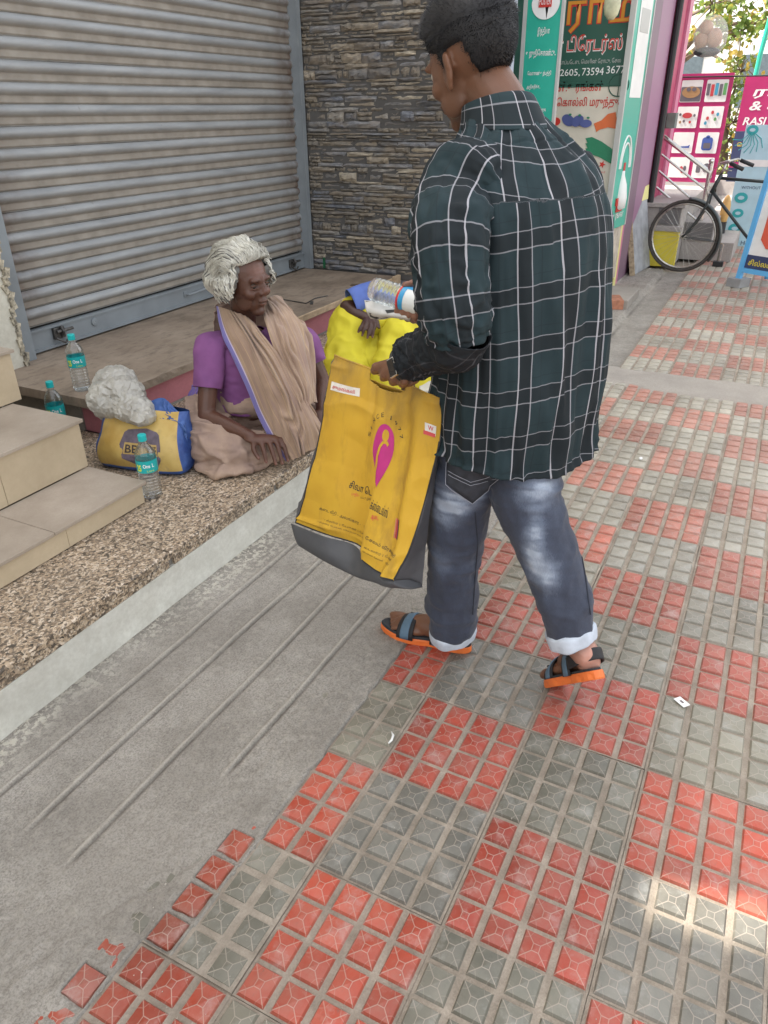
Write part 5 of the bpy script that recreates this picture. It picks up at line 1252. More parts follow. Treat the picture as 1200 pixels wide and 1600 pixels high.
o = mesh_np('hair_strands', V, F, M_HAIRM); reparent(o, man); o['kind'] = 'stuff'
# ---- shirt
shirt = None
def ringT(z, a, b_, r_=0, f_=0, pw=2.25, tilt=0): return (T(r_, f_, z), Rr*a+Zu*tilt*a, Ff*b_, pw)
rings = [ringT(.695, .200, .164, .014, .0), ringT(.74, .198, .164, .015), ringT(.82, .198, .167, .014), ringT(.92, .200, .166, .016), ringT(1.04, .203, .158, .015), ringT(1.15, .207, .146, .012), ringT(1.23, .205, .136, .010, .0, 2.3), ringT(1.285, .200, .126, .008, .004, 2.3),
         ringT(1.325, .192, .115, .006, .014, 2.2), ringT(1.362, .166, .106, .0, .028, 2.1), ringT(1.392, .132, .096, -.008, .042, 2.05), ringT(1.414, .100, .088, -.014, .056, 2), ringT(1.430, .080, .080, -.018, .068, 2), ringT(1.436, .068, .07, -.018, .074, 2)]
def shirt_disp(G, th, v):
    P = G.reshape(-1, 3); sh_ = th.shape
    def f(sc, sx, seed, o=3): return fbm(np.stack([np.cos(th).ravel()*sx, np.sin(th).ravel()*sx, v.ravel()*1.6], 1), sc, o, seed).reshape(sh_)
    low = np.clip((.62-v)/.5, 0, 1)
    d = .014*f(2.2, 1.5, 3)*(.4+low)+.009*f(4.5, 1.2, 4)
    ridg = 1-np.abs(f(2.6, 1.9, 9, 2))*2.2; d += .012*np.clip(ridg, -.3, 1)*(.35+.9*low)
    # diagonal pull folds across the back
    dg = np.sin((th*2.3+v*9)+3*f(1.6, 1, 5)); d += .0035*dg*np.clip(1-np.abs(v-.55)*2.2, 0, 1)
    d -= .0022*np.exp(-((v-.775)/.006)**2)                  # yoke seam
    d += .004*np.exp(-((v-.0)/.02)**2)
    return d
def shirt_uv(G, U, Vv):
    th = (U/U.max())*2*np.pi; u = th*.188; z = G[..., 2]
    v = z+.012*np.sin(th*2+1)
    yk = z > 1.292; u = np.where(yk, u*.86+.037, u); v = np.where(yk, z*1.0+.03+np.linalg.norm(G[..., :2]-np.array([c0.x, c0.y]), axis=2)*-.35+.07, v)
    # hem rises at the sides
    return np.stack([u.ravel(), v.ravel()], 1)
G, U, Vv = loft(rings, 170, 190, shirt_disp)
th = (U/U.max())*2*np.pi; sidew = np.abs(np.cos(th)); lift = np.clip((.80-G[..., 2])/.10, 0, 1); G[..., 2] += lift*(.030*sidew**2-.006)
shirt = mesh_np('shirt', G.reshape(-1, 3), grid_faces(*G.shape[:2]), [M_PLAID], smooth=True, uv=shirt_uv(G, U, Vv)); reparent(shirt, man); m = shirt.modifiers.new('t', 'SOLIDIFY'); m.thickness = .002; m.offset = 0
def sleeve(pts, rads, flat, mat, nm, seed, roll=0, uoff=0, nv=110, amp=1.0, uvs=1.0):
    P = np.array([list(p) for p in pts]); rs_ = []
    for i in range(len(P)):
        t_ = Vector(P[min(i+1, len(P)-1)]-P[max(i-1, 0)]).normalized(); a = t_.cross(Zu if abs(t_.z) < .9 else Ff); a = (t_.cross(cf)).normalized(); b_ = t_.cross(a).normalized()
        rs_.append((Vector(P[i]), a*rads[i], b_*rads[i]*flat[i], 2.1))
    def dsp(G, th, v):
        q = np.stack([np.cos(th).ravel(), np.sin(th).ravel(), v.ravel()*2.4], 1)
        d = .008*fbm(q, 2.4, 3, seed).reshape(th.shape)+.0035*fbm(q, 7, 2, seed+1).reshape(th.shape)
        rd = 1-np.abs(fbm(q*np.array([1, 1, 2.2]), 2.6, 2, seed+4).reshape(th.shape))*2.3; d += .010*np.clip(rd, -.3, 1)*np.clip(v*1.3, .25, 1)
        if roll: d += roll*(np.abs(np.sin(v*math.pi*3+.6*np.sin(th*2+seed)))**.6-.5)
        return d*amp
    G, U, Vv = loft(rs_, 84, nv, dsp)
    uv = np.stack([(U*1.0+uoff).ravel(), (Vv*uvs).ravel()], 1)
    o = mesh_np(nm, G.reshape(-1, 3), grid_faces(*G.shape[:2]), mat, smooth=True, uv=uv); m = o.modifiers.new('t', 'SOLIDIFY'); m.thickness = .002; m.offset = 0
    o.parent = shirt; return o
E2 = K(716, 512, 1.49)
sleeve([T(-.095, .014, 1.355), T(-.145, .010, 1.338), T(-.183, .004, 1.28), K(703, 360, 1.45), K(705, 430, 1.455), K(712, 495, 1.475), K(716, 528, 1.50)], [.050, .078, .080, .073, .067, .064, .058], [1.0, 1.0, .98, .95, .95, .95, .9], M_PLAID, 'sleeve', 11, 0, .028)
sleeve([K(722, 512, 1.475), K(712, 535, 1.51), K(692, 542, 1.555), K(668, 549, 1.60), K(650, 556, 1.64), K(640, 561, 1.665)], [.060, .058, .052, .047, .045, .043], [.9, .92, .95, .95, .95, .95], M_PLAID_IN, 'rolled_sleeve', 23, .005, .01, 120, .75)
sleeve([T(.09, .02, 1.345), T(.14, .02, 1.315), T(.165, .03, 1.24), shR.lerp(elR, .55)+Rr*.01, elR, elR.lerp(rHand, .3), elR.lerp(rHand, .62)], [.045, .066, .070, .066, .062, .056, .050], [1, 1, 1, 1, 1, 1, 1], M_PLAID, 'sleeve', 31, 0, .03)
# left placket corner and chest fold seen at the left of the sleeve
# collar
cs = -.018
cr_ = [(T(cs, .062, 1.418), Rr*.084, Ff*.082, 2), (T(cs, .070, 1.434), Rr*.077, Ff*.078, 2), (T(cs, .086, 1.458), Rr*.069, Ff*.072+Zu*-.016, 2), (T(cs, .092, 1.466), Rr*.067, Ff*.070+Zu*-.018, 2), (T(cs, .084, 1.462), Rr*.073, Ff*.077+Zu*-.016, 2), (T(cs, .066, 1.436), Rr*.085, Ff*.088, 2), (T(cs, .060, 1.416), Rr*.092, Ff*.094, 2)]
G, U, Vv = loft(cr_, 90, 40, lambda G, th, v: .0015*fbm(G.reshape(-1, 3), 20, 2, 3).reshape(th.shape))
o = mesh_np('collar', G.reshape(-1, 3), grid_faces(*G.shape[:2]), M_PLAID, smooth=True, uv=np.stack([U.ravel()*1.3+.04, Vv.ravel()+.052], 1)); o.parent = shirt; m = o.modifiers.new('t', 'SOLIDIFY'); m.thickness = .002
o = Geo(); q = T(-.005, -.004, 1.446); o.obox(q, (.010, .002, .012), Matrix((Rr, Ff, Zu)).transposed(), 0); o = o.build('maker_tag', simple('white_red_tag', (.5, .35, .36, 1)), None); o.parent = shirt
# ---- jeans
def fade_att(V):
    f = np.zeros(len(V)); z = V[:, 2]
    for (px, py, d, rx, s_) in ((712, 778, 1.84, (.055, .055, .05), .7), (690, 800, 1.88, (.045, .045, .05), .6), (742, 775, 1.82, (.03, .03, .028), .75), (722, 905, 2.04, (.018, .018, .075), .75), (840, 765, 1.75, (.06, .06, .035), .80), (835, 855, 1.78, (.028, .028, .085), .95), (856, 900, 1.79, (.03, .03, .05), .6), (735, 870, 1.99, (.03, .03, .05), .25), (690, 870, 1.98, (.04, .04, .06), .3), (860, 735, 1.72, (.03, .03, .03), .5)):
        f = f+s_*gauss(V, K(px, py, d), rx)
    wh = fbm(V*np.array([1, 1, 4.0]), 14, 4, 5); f = f*(1+.9*wh)*.9+.22
    f = f-.25*gauss(V, K(745, 745, 1.8), (.06, .06, .05))
    return np.clip(f, 0, 1)
def post_jeans(V, N):
    z = V[:, 2]; q = V*np.array([1, 1, 1.5])
    d = .005*fbm(q, 11, 3, 1); rid = 1-np.abs(fbm(V*np.array([1, 1, 2.2]), 8, 2, 7))*2.3
    w_ = np.clip(.12+.7*np.exp(-((z-.38)/.06)**2)+1.2*np.exp(-((z-.17)/.09)**2)+.8*np.exp(-((z-.66)/.06)**2), 0, 1.6)
    d += .010*np.clip(rid, -.2, 1)*w_+.0035*np.clip(1-np.abs(fbm(V*np.array([1.4, 1.4, 1.0]), 17, 2, 12))*2.4, -.3, 1)
    V2 = V+N*d[:, None]; return V2, {'fade': fade_att(V2)}
g = Geo()
def legt(P, rad): curve_tube(g, P, rad, 22, steps=26)
legt(PL_[:5], [.086, .083, .071, .067, .063]); legt(PR_[:5], [.086, .084, .073, .066, .056])
MT = Matrix((Rr, Ff, Zu)).transposed(); g.ell(T(.01, -.0, .80), (.155, .12, .12), MT); g.ell(T(-.062, -.02, .75), (.088, .098, .10), MT); g.ell(T(.085, -.02, .75), (.088, .098, .10), MT)
jeans = remesh(g, 'jeans', M_DENIM, .0055, man, 8, post_jeans)
def cuff(P, r, tilt, seed):
    t_ = (P[-1]-P[-2]).normalized(); a = t_.cross(cf).normalized(); b_ = t_.cross(a).normalized(); e = P[-1]
    rr = [(e-t_*.004, a*r, b_*r), (e+t_*.004, a*(r+.006), b_*(r+.006)), (e+t_*.030, a*(r+.003), b_*(r+.003)), (e+t_*.036, a*(r-.001), b_*(r-.001)), (e+t_*.030, a*(r-.005), b_*(r-.005)), (e-t_*.0, a*(r-.007), b_*(r-.007))]
    G, U, Vv = loft([x+(2,) for x in rr], 60, 30, lambda G, th, v: .003*np.sin(th*3+seed)+.0015*np.sin(th*7)); G = G+np.array(Zu)*(tilt*np.cos(np.linspace(0, 2*np.pi, 61)))[None, :, None]
    o = mesh_np('turn_up', G.reshape(-1, 3), grid_faces(*G.shape[:2]), M_CUFF, smooth=True); o.parent = jeans; return o
cuff(PL_, .064, .004, 1); cuff(PR_, .058, .006, 2)
# back pocket stitched on the left seat: draped onto the jeans
from mathutils.bvhtree import BVHTree
bpy.context.view_layer.update()
bj = BVHTree.FromPolygons([v.co for v in jeans.data.vertices], [tuple(p.vertices) for p in jeans.data.polygons])
def drape(px, py, off):
    o_ = Vector((0, 0, CAMZ)); d = K(px, py, 1)-o_; h = bj.ray_cast(o_, d.normalized())
    return (h[0]+h[1]*off*(1 if h[1].dot(d) < 0 else -1)) if h[0] else None
po_ = [(700, 716), (722, 716), (748, 718), (788, 730)]; lo_ = [(699, 752), (716, 772), (738, 785), (782, 748)]
Gp = []
for j in range(9):
    row = []
    for i in range(13):
        u = i/12; v = j/8; A_ = catmull(np.array(po_, float), 13)[i]; Bb = np.array([[698, 756], [738, 786], [786, 745]], float); B_ = Bb[0]*(1-min(u*2, 1))+Bb[1]*min(u*2, 1) if u <= .5 else Bb[1]*(1-(u-.5)*2)+Bb[2]*(u-.5)*2
        q = A_*(1-v)+B_*v; h = drape(q[0], q[1], .0022); row.append(h if h is not None else (row[-1] if row else T(-.1, -.15, .7)))
    Gp.append([list(x) for x in row])
Gp = np.array(Gp); u, v = np.meshgrid(np.linspace(0, 1, 13), np.linspace(0, 1, 9))
o = sheet_obj('back_pocket', Gp, simple('dark_denim', (.035, .038, .048, 1), .85, .25, 40, .4, 300, .001), None, thick=.0015); o.parent = jeans
M_THR = simple('pale_stitching', (.32, .33, .38, 1), .8, 0, 10, 0)
def stitch(path, r=.0008):
    P = [drape(*q, .0042) for q in path]; P = [p for p in P if p is not None]
    if len(P) > 1: g = Geo(); g.tube(P, r, 4); o = g.build('stitching', M_THR); o.parent = jeans
def lin(a, b, n=8): return [(a[0]+(b[0]-a[0])*i/n, a[1]+(b[1]-a[1])*i/n) for i in range(n+1)]
stitch(lin((699, 718), (697, 757))+lin((697, 757), (738, 786))+lin((738, 786), (786, 745))); stitch(lin((701, 735), (735, 752))+lin((735, 752), (784, 738))); stitch(lin((701, 741), (735, 758))+lin((735, 758), (785, 743)))
for path in ([(762, 792), (768, 830), (780, 870), (800, 905), (828, 935), (842, 962)], [(884, 760), (903, 840), (914, 900), (922, 960)], [(742, 800), (746, 850), (742, 900), (738, 960)], [(672, 770), (668, 830), (670, 900), (674, 960)]):
    full = []
    for a, b_ in zip(path[:-1], path[1:]): full += lin(a, b_, 6)
    P = [drape(q[0], q[1], .0015) for q in full]; P = [p for p in P if p is not None]
    if len(P) > 3:
        run = [P[0]]
        for p in P[1:]:
            if (p-run[-1]).length < .05: run.append(p)
        if len(run) > 3: g = Geo(); g.tube(run, .0016, 5); o = g.build('seam', simple('dark_seam', (.03, .034, .048, 1), .9)); o.parent = jeans
# ---- watch
wt = wrL.lerp(K(655, 548, 1.645), .1); ax = (elL-wrL).normalized(); g = Geo(); aa = ax.cross(nn).normalized()
WP = K(627, 570, 1.700); g.tube([WP+ax*.006+(aa*.037*math.cos(t_)+nn*.029*math.sin(t_)) for t_ in [2*math.pi*k/28 for k in range(28)]], .0042, 6, closed=True)
g.tube([WP+ax*-.004+(aa*.037*math.cos(t_)+nn*.029*math.sin(t_)) for t_ in [2*math.pi*k/28 for k in range(28)]], .0042, 6, closed=True)
watch = g.build('watch', BLK, smooth=True); reparent(watch, man)
g = Geo(); g.obox(WP+ax*.002+nn*.031+aa*.006, (.034, .044, .009), Matrix((ax, aa, nn)).transposed(), 0, .003); o = g.build('watch_case', simple('silver', (.75, .75, .74, 1), .2, .02, Metallic=1.0)); o.parent = watch
g = Geo(); g.obox(WP+ax*.002+nn*.0362+aa*.006, (.028, .038, .002), Matrix((ax, aa, nn)).transposed(), 0, .001); o = g.build('watch_face', simple('watch_glass', (.012, .012, .014, 1), .12)); o.parent = watch
# ---- sandals
M_SOLE = simple('orange_rubber', (.75, .17, .035, 1), .5, .08, 20, .2); M_INS = simple('dark_insole', (.035, .037, .042, 1), .8, .2, 40, .3); M_STRAP = simple('black_strap', (.018, .018, .02, 1), .7, .2, 60, .3); M_BLUES = simple('slate_blue_patch', (.10, .17, .24, 1), .6); M_UNDER = simple('worn_sole_underside', (.22, .17, .13, 1), .85, .3, 40, .4)
def sandal(heel, toe, upv, side):
    d = (toe-heel).normalized(); L = (toe-heel).length+.055; u = (upv-d*upv.dot(d)).normalized(); s_ = d.cross(u)*side; h0 = heel-d*.018
    def outline(sc, n=48):
        P = []
        for k in range(n):
            t_ = 2*math.pi*k/n; x = .5-.5*math.cos(t_); x = x; y = math.sin(t_); wd = .036+.014*math.exp(-((x-.70)/.25)**2)-.004*math.exp(-((x-.38)/.15)**2); env = max(0, 1-abs(2*x-1)**3.2)**.5
            P.append((x, (wd*env*(1 if y > 0 else -1))*sc+.006*math.sin(x*3)*1.0))
        return P
    def PT(x, y, z): return h0+d*(x*L)+s_*y+u*(z-.022+.010*max(0, x-.8)*5*max(0, x-.8)*2)
    prof = [(1.0, -.006, 1), (1.07, -.002, 0), (1.06, .006, 0), (1.04, .013, 0), (1.0, .017, 0)]
    V = []; F = []; Mi = []; n = 48
    for (sc, z, _) in prof:
        for k, (x, y) in enumerate(outline(sc, n)):
            gro = -.0025 if (sc > 1.03 and z < .01 and k % 3 == 0) else 0; V.append(PT((x-.5)*(1+.02*(sc-1)*10)+.5, y+(gro if y > 0 else -gro), z))
    for i in range(len(prof)-1):
        for k in range(n): F.append((i*n+k, (i+1)*n+k, (i+1)*n+(k+1) % n, i*n+(k+1) % n)); Mi.append(0)
    F.append(tuple(range(n))); Mi.append(1); F.append(tuple(((len(prof)-1)*n+k) for k in range(n))[::-1]); Mi.append(2)
    sn = empty_child('sandal'); o = mesh_np('sole', V, F, [M_SOLE, M_UNDER, M_INS], mi=Mi); reparent_c(o, sn)
    V = [PT(x*.965+.0175, y, .0175+ (0)) for x, y in outline(.93, n)]+[PT(x*.965+.0175, y, .023) for x, y in outline(.90, n)]
    o = mesh_np('insole', V, [tuple(range(n, 2*n))[::-1]]+[(k, n+k, n+(k+1) % n, (k+1) % n) for k in range(n)], M_INS); reparent_c(o, sn)
    def strap(x0, x1, h, w0, m, nm, z0=.015, lift=0, ex=.0):
        nv_, nu_ = 7, 21; Gs = np.zeros((nv_, nu_, 3))
        for j in range(nv_):
            for i in range(nu_):
                a = math.pi*i/(nu_-1); x = x0+(x1-x0)*j/(nv_-1); hh = h*(1-lift*(j/(nv_-1)))
                Gs[j, i] = PT(x, (w0+ex)*math.cos(a), z0+hh*max(0, math.sin(a))**.75)
        o = sheet_obj(nm, Gs, m, None, thick=.004); reparent_c(o, sn); return o
    strap(.58, .76, .058, .049, M_STRAP, 'front_strap', lift=.32); strap(.625, .72, .0575, .050, M_BLUES, 'blue_patch', lift=.24, ex=.0)
    strap(.26, .40, .078, .042, M_STRAP, 'ankle_strap', lift=.10); strap(.285, .375, .0785, .0432, M_BLUES, 'blue_patch', lift=.08)
    # heel strap runs round behind the heel
    Gs = np.zeros((6, 25, 3))
    for j in range(6):
        for i in range(25):
            a = -math.pi/2+math.pi*i/24; x = .20-.215*math.cos(a)*1.0; Gs[j, i] = PT(x+.06*(1-math.cos(a)), .041*math.sin(a)*1.02, .030+.030*(j/5)+.012*math.cos(a))
    o = sheet_obj('heel_strap', Gs, M_STRAP, None, thick=.005); reparent_c(o, sn)
    g = Geo(); g.obox(PT(.66, .030, .071-.02), (.034, .022, .006), Matrix((d, s_, u)).transposed(), 0, .002); o = g.build('buckle_tab', M_STRAP); reparent_c(o, sn)
    g = Geo()
    for k in range(4):
        a = k*math.pi/2+.4; g.obox(PT(.70, .008, .056)+d*.006*math.cos(a)+s_*.006*math.sin(a), (.010, .004, .003), Matrix((d*math.cos(a)+s_*math.sin(a), -d*math.sin(a)+s_*math.cos(a), u)).transposed())
    o = g.build('orange_emblem', M_SOLE); reparent_c(o, sn); return sn
def empty_child(nm):
    o = bpy.data.objects.new(nm, None); COL.objects.link(o); o.empty_display_size = .05; reparent(o, man); o.location = (0, 0, 0); return o
def reparent_c(o, p): o.parent = p; return o
sandal(FH, FT, Zu, 1); sandal(RH, RT, RU, -1)
# ================================================================== THE SEATED WOMAN
wom = empty('person', 'seated white-haired woman in a purple blouse and beige sari on the granite step', 'person', (2.38, 1.9, .203))
Fw = Vector((-.42, -.907, 0)).normalized(); Lw = Vector((-Fw.y, Fw.x, 0)); S0 = Vector((2.385, 1.85, 0))
def W(l, f, z): return S0+Lw*l+Fw*f+Zu*z
hfx = Vector((-.15, -.98, -.10)).normalized(); HWc = K(383, 441, 2.82)
g = Geo(); WM, WO = head_prims(g, HWc, hfx, (-.03, -.03, 1), 1.03)
g.tube([WO-WM@Vector((.012, 0, .05)), W(0, .0, .70), W(0, -.01, .64), W(0, -.01, .60)], [.048, .050, .066, .085], 16)
MW = Matrix((Lw, Fw, Zu)).transposed()
for z_, a_, b_, f_ in ((.60, .130, .075, 0), (.52, .125, .085, .01), (.44, .125, .09, .01), (.34, .15, .11, -.04)): g.ell(W(0, f_, z_), (a_, b_, .09), MW)
sR, eR, wR = K(330, 540, 2.90), K(322, 650, 2.93), K(392, 682, 2.86)
sL, eL, wL_ = K(476, 535, 3.06), K(504, 598, 3.12), K(502, 640, 3.03)
curve_tube(g, [sR, sR.lerp(eR, .5), eR], [.045, .040, .035], 12); curve_tube(g, [eR, eR.lerp(wR, .4), wR], [.036, .033, .023], 12)
curve_tube(g, [sL, sL.lerp(eL, .5), eL], [.045, .040, .036], 12); curve_tube(g, [eL, eL.lerp(wL_, .4), wL_], [.036, .033, .023], 12)
def open_hand(w_, kn, tips, thumb, pr_):
    mid = (kn[1]+kn[2])/2; pd = (mid-w_).normalized(); sd_ = (kn[3]-kn[0]).normalized(); nn = pd.cross(sd_).normalized(); M3 = Matrix((pd, sd_, nn)).transposed()
    g.ell(w_.lerp(mid, .55), ((mid-w_).length*.62, (kn[3]-kn[0]).length*.68, .015), M3)
    out = nn if nn.dot(Vector((0, 0, CAMZ))-mid) > 0 else -nn
    for k, (a, b_) in enumerate(zip(kn, tips)):
        g.tube([w_.lerp(a, .3), a], [.0125, .0112], 9); m1 = a.lerp(b_, .42)+out*.007; m2 = a.lerp(b_, .75)+out*.005
        curve_tube(g, [a, m1, m2, b_], [.0105, .0096, .0088, .0072], 9, steps=12)
    a = w_.lerp(kn[0], .35); curve_tube(g, [a, a.lerp(thumb, .5)-(kn[3]-kn[0]).normalized()*.012, thumb], [.0125, .0105, .0082], 9, steps=9)
KNR = [K(409, 694, 2.835), K(420, 690, 2.842), K(431, 688, 2.852), K(440, 687, 2.865)]; TPR = [K(416, 722, 2.835), K(431, 725, 2.84), K(441, 724, 2.85), K(450, 720, 2.865)]
open_hand(wR, KNR, TPR, K(404, 716, 2.83), 0)
KNL = [K(489, 655, 3.0), K(496, 659, 2.99), K(503, 661, 2.99), K(509, 660, 3.0)]; TPL = [K(484, 677, 2.98), K(496, 688, 2.97), K(503, 697, 2.97), K(510, 694, 2.98)]
open_hand(wL_, KNL, TPL, K(483, 660, 2.97), 0)
# folded legs and feet under the sari
curve_tube(g, [W(-.07, -.12, .29), Vector((2.14, 1.92, .29)), Vector((2.10, 1.80, .28))], [.085, .075, .055], 14); curve_tube(g, [Vector((2.10, 1.80, .28)), Vector((2.25, 1.68, .26)), Vector((2.42, 1.66, .25))], [.055, .048, .035], 12)
curve_tube(g, [W(.07, -.12, .29), Vector((2.58, 1.76, .29)), Vector((2.60, 1.68, .28))], [.085, .07, .055], 14); curve_tube(g, [Vector((2.60, 1.68, .28)), Vector((2.45, 1.62, .26)), Vector((2.30, 1.66, .25))], [.052, .046, .034], 12)
g.ell(W(0, -.10, .31), (.165, .13, .12), MW); g.ell(Vector((2.44, 1.68, .235)), (.09, .04, .028)); g.ell(Vector((2.28, 1.68, .235)), (.09, .04, .028))
def post_wom(V, N):
    V2, L = face_post(V, WM, WO, 1.03); t = np.zeros(len(V)); D = np.zeros_like(L)
    for q in (-1, 1):
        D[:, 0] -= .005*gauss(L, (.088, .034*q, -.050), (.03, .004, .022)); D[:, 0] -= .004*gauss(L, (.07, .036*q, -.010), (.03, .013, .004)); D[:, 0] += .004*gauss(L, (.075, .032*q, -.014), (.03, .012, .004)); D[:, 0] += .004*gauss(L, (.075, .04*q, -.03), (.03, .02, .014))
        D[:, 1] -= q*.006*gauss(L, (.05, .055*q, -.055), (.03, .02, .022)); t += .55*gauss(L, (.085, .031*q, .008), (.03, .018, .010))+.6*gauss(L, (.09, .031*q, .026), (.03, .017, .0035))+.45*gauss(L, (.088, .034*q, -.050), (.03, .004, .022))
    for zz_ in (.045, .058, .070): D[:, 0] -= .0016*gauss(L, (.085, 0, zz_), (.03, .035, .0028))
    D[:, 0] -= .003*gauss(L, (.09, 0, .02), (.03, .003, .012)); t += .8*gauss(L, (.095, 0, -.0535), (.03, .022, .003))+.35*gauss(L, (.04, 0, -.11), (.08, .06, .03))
    pk_ = .5*gauss(L, (.1, 0, -.012), (.012, .012, .012))+.45*gauss(L, (.085, .03, -.02), (.02, .02, .015))+.35*gauss(L, (.08, 0, .06), (.04, .04, .02))+.35*gauss(L, (.095, 0, -.06), (.02, .018, .005))  # highlights on nose, cheek and forehead put into the skin colour; pinker lip
    for q in TPR+TPL+[K(483, 660, 2.97), K(404, 716, 2.83)]: pk_ = pk_+.9*gauss(V, q, (.0075,)*3)
    return V2+(D*1.03)@np.array(WM).T, {'tint': np.clip(t, 0, 1), 'pink': np.clip(pk_, 0, 1)}
wbody = remesh(g, 'body', SKIN_WOM, .0040, wom, 4, post_wom)
M_EYEW = simple('old_eye', (.12, .09, .075, 1), .25, .1); M_PUP = simple('dark_iris', (.012, .009, .008, 1), .12)
for q in (-1, 1):
    e = Geo(); ec = WO+WM@Vector((.0708, .031*q, .006))*1.03; e.ell(ec, (.0112,)*3); o = e.build('eye', M_EYEW, smooth=True); reparent(o, wom)
    e = Geo(); e.ell(ec+WM@Vector((.0082, -.002, -.001)), (.005, .0068, .0068), WM); o2 = e.build('iris', M_PUP, smooth=True); reparent(o2, wom); 
    g = Geo()
    for sg, zz_ in ((1, .0062), (-1, .0005)):
        g.tube([WO+WM@Vector((.0815-.010*abs(t_)**2, .031*q+.0135*t_, zz_+.004*(1-t_*t_)*sg))*1.03 for t_ in (-1, -.6, -.2, .2, .6, 1)], [.0018, .0032, .0038, .0038, .0032, .0018], 6)
    reparent(g.build('eyelids', SKIN_WOM, smooth=True), wom)
# ---- hair: swept back waves
M_HAIRW = m_hair('white_hair', (.30, .285, .24, 1), (.72, .70, .62, 1), .38); M_HAIRG = m_hair('grey_underhair', (.05, .05, .05, 1), (.22, .21, .19, 1), .45)
HCW = WO+WM@Vector((-.022, 0, .030))
r = random.Random(12)
def hair_base_pt(d, k=1.0):
    rx, ry, rz = .118, .105, .108
    ext = 1+.12*mnoise.noise(d*3.1+Vector((3, 1, 2)))+.13*max(0, d.y-.2)*(1 if d.z < .6 else .5)
    if d.z < 0: rx_, ry_, rz_ = .125, .118, .135
    else: rx_, ry_, rz_ = rx, ry, rz
    return HCW+WM@Vector((d.x*rx_, d.y*ry_, d.z*rz_))*ext*k
def hair_ok_w(d):
    if d.x > .40 and d.z < .66 and abs(d.y) < .68: return False
    if d.x > .15 and d.z < -.10 and abs(d.y) < .80: return False
    if d.x > .62 and d.z < .72: return False
    if d.z < -.80: return False
    return True
V = []; F = []; nth, nph = 40, 72
for i in range(nth+1):
    for k in range(nph):
        th = math.pi*i/nth; ph = 2*math.pi*k/nph; d = Vector((math.sin(th)*math.cos(ph), math.sin(th)*math.sin(ph), math.cos(th)))
        V.append(hair_base_pt(d, .89 if hair_ok_w(d) else .62))
for i in range(nth):
    for k in range(nph):
        th = math.pi*(i+.5)/nth; ph = 2*math.pi*(k+.5)/nph; d = Vector((math.sin(th)*math.cos(ph), math.sin(th)*math.sin(ph), math.cos(th)))
        if hair_ok_w(d): F.append((i*nph+k, (i+1)*nph+k, (i+1)*nph+(k+1) % nph, i*nph+(k+1) % nph))
o = mesh_np('hair', V, F, M_HAIRG, smooth=True); reparent(o, wom)
GW = Geo(); GG = Geo()
def lock(s_, gm, rad, lift, wave, ps, n=24):
    """a lock that starts at the forehead hairline, rises and sweeps back over the head and down"""
    c = math.sqrt(max(.02, 1-s_*s_)); ph0 = math.asin(min(.97, (.70-.26*abs(s_)**1.5)/max(c, .62))); pts = []; rads = []; L_ = r.uniform(2.0, 3.0)
    for i in range(n):
        t_ = i/(n-1); ph = ph0-.06+t_*L_; sw = s_+.10*math.sin(t_*3+ps)*(1-abs(s_)); fall = max(0, t_-.25)*1.1*abs(s_)
        d = Vector((c*math.cos(ph), sw*(1+.15*t_), c*math.sin(ph)-fall)).normalized()
        if d.z < -.62: break
        wv = wave*(math.sin(t_*11+ps)+.5*math.sin(t_*23+ps*2)); k = .96+lift+.10*math.sin(min(1, t_*2.6)*math.pi*.5)*(1-.3*t_)+wv*.5
        p = hair_base_pt(d, k)+WM@Vector((0, wv*.06, 0)); pts.append(p); rads.append(rad*math.sin(math.pi*min(1, .15+t_*.85))**.6+.0006)
    if len(pts) > 3: gm.tube(pts, rads, 4, cap=False)
clump = [(r.uniform(-.97, .97), r.uniform(-.06, .10), r.uniform(.04, .13), r.uniform(0, 6.3)) for _ in range(70)]
for n_ in range(980):
    s0, l0, w0, p0 = clump[n_ % 70]; lock(max(-.98, min(.98, s0+r.gauss(0, .035))), GG if r.random() < .14 else GW, r.uniform(.0010, .0022), l0+r.gauss(0, .012), w0*r.uniform(.8, 1.2), p0+r.gauss(0, .25))
for n_ in range(420): lock(r.uniform(-.97, .97), GW, .0008, r.uniform(.02, .13), r.uniform(.06, .12), r.uniform(0, 6.3))
# side and back curls falling to the jaw
for n_ in range(560):
    ph = r.uniform(.78, 5.50); z0_ = r.uniform(-.05, .70); d0 = Vector((math.cos(ph)*.9, math.sin(ph), 0)); pts = []; rads = []; m_ = 15; sw = r.uniform(-.35, .35); wv = r.uniform(.03, .09); ps = r.random()*6; L_ = r.uniform(.6, 1.15)
    for i in range(m_):
        t_ = i/(m_-1); z = z0_-t_*L_; a = ph+sw*t_+.10*math.sin(t_*8+ps); d = Vector((math.cos(a)*.9, math.sin(a), z)).normalized()
        if d.z < -.80: break
        if d.x > .22 and abs(d.y) < .80 and d.z < .45: break
        k = .97+.05*r.random()*.2+wv*math.sin(t_*9+ps)+.03*(1 if z < -.2 else 0); pts.append(hair_base_pt(d, k)); rads.append(.0034*math.sin(math.pi*min(1, .1+.88*t_))**.7+.0006)
    if len(pts) > 3: (GG if (z0_ < .12 and r.random() < .55) else GW).tube(pts, rads, 4, cap=False)
o = GW.build('white_waves', M_HAIRW, smooth=True); reparent(o, wom); o['kind'] = 'stuff'
o = GG.build('grey_curls', M_HAIRG, smooth=True); reparent(o, wom); o['kind'] = 'stuff'
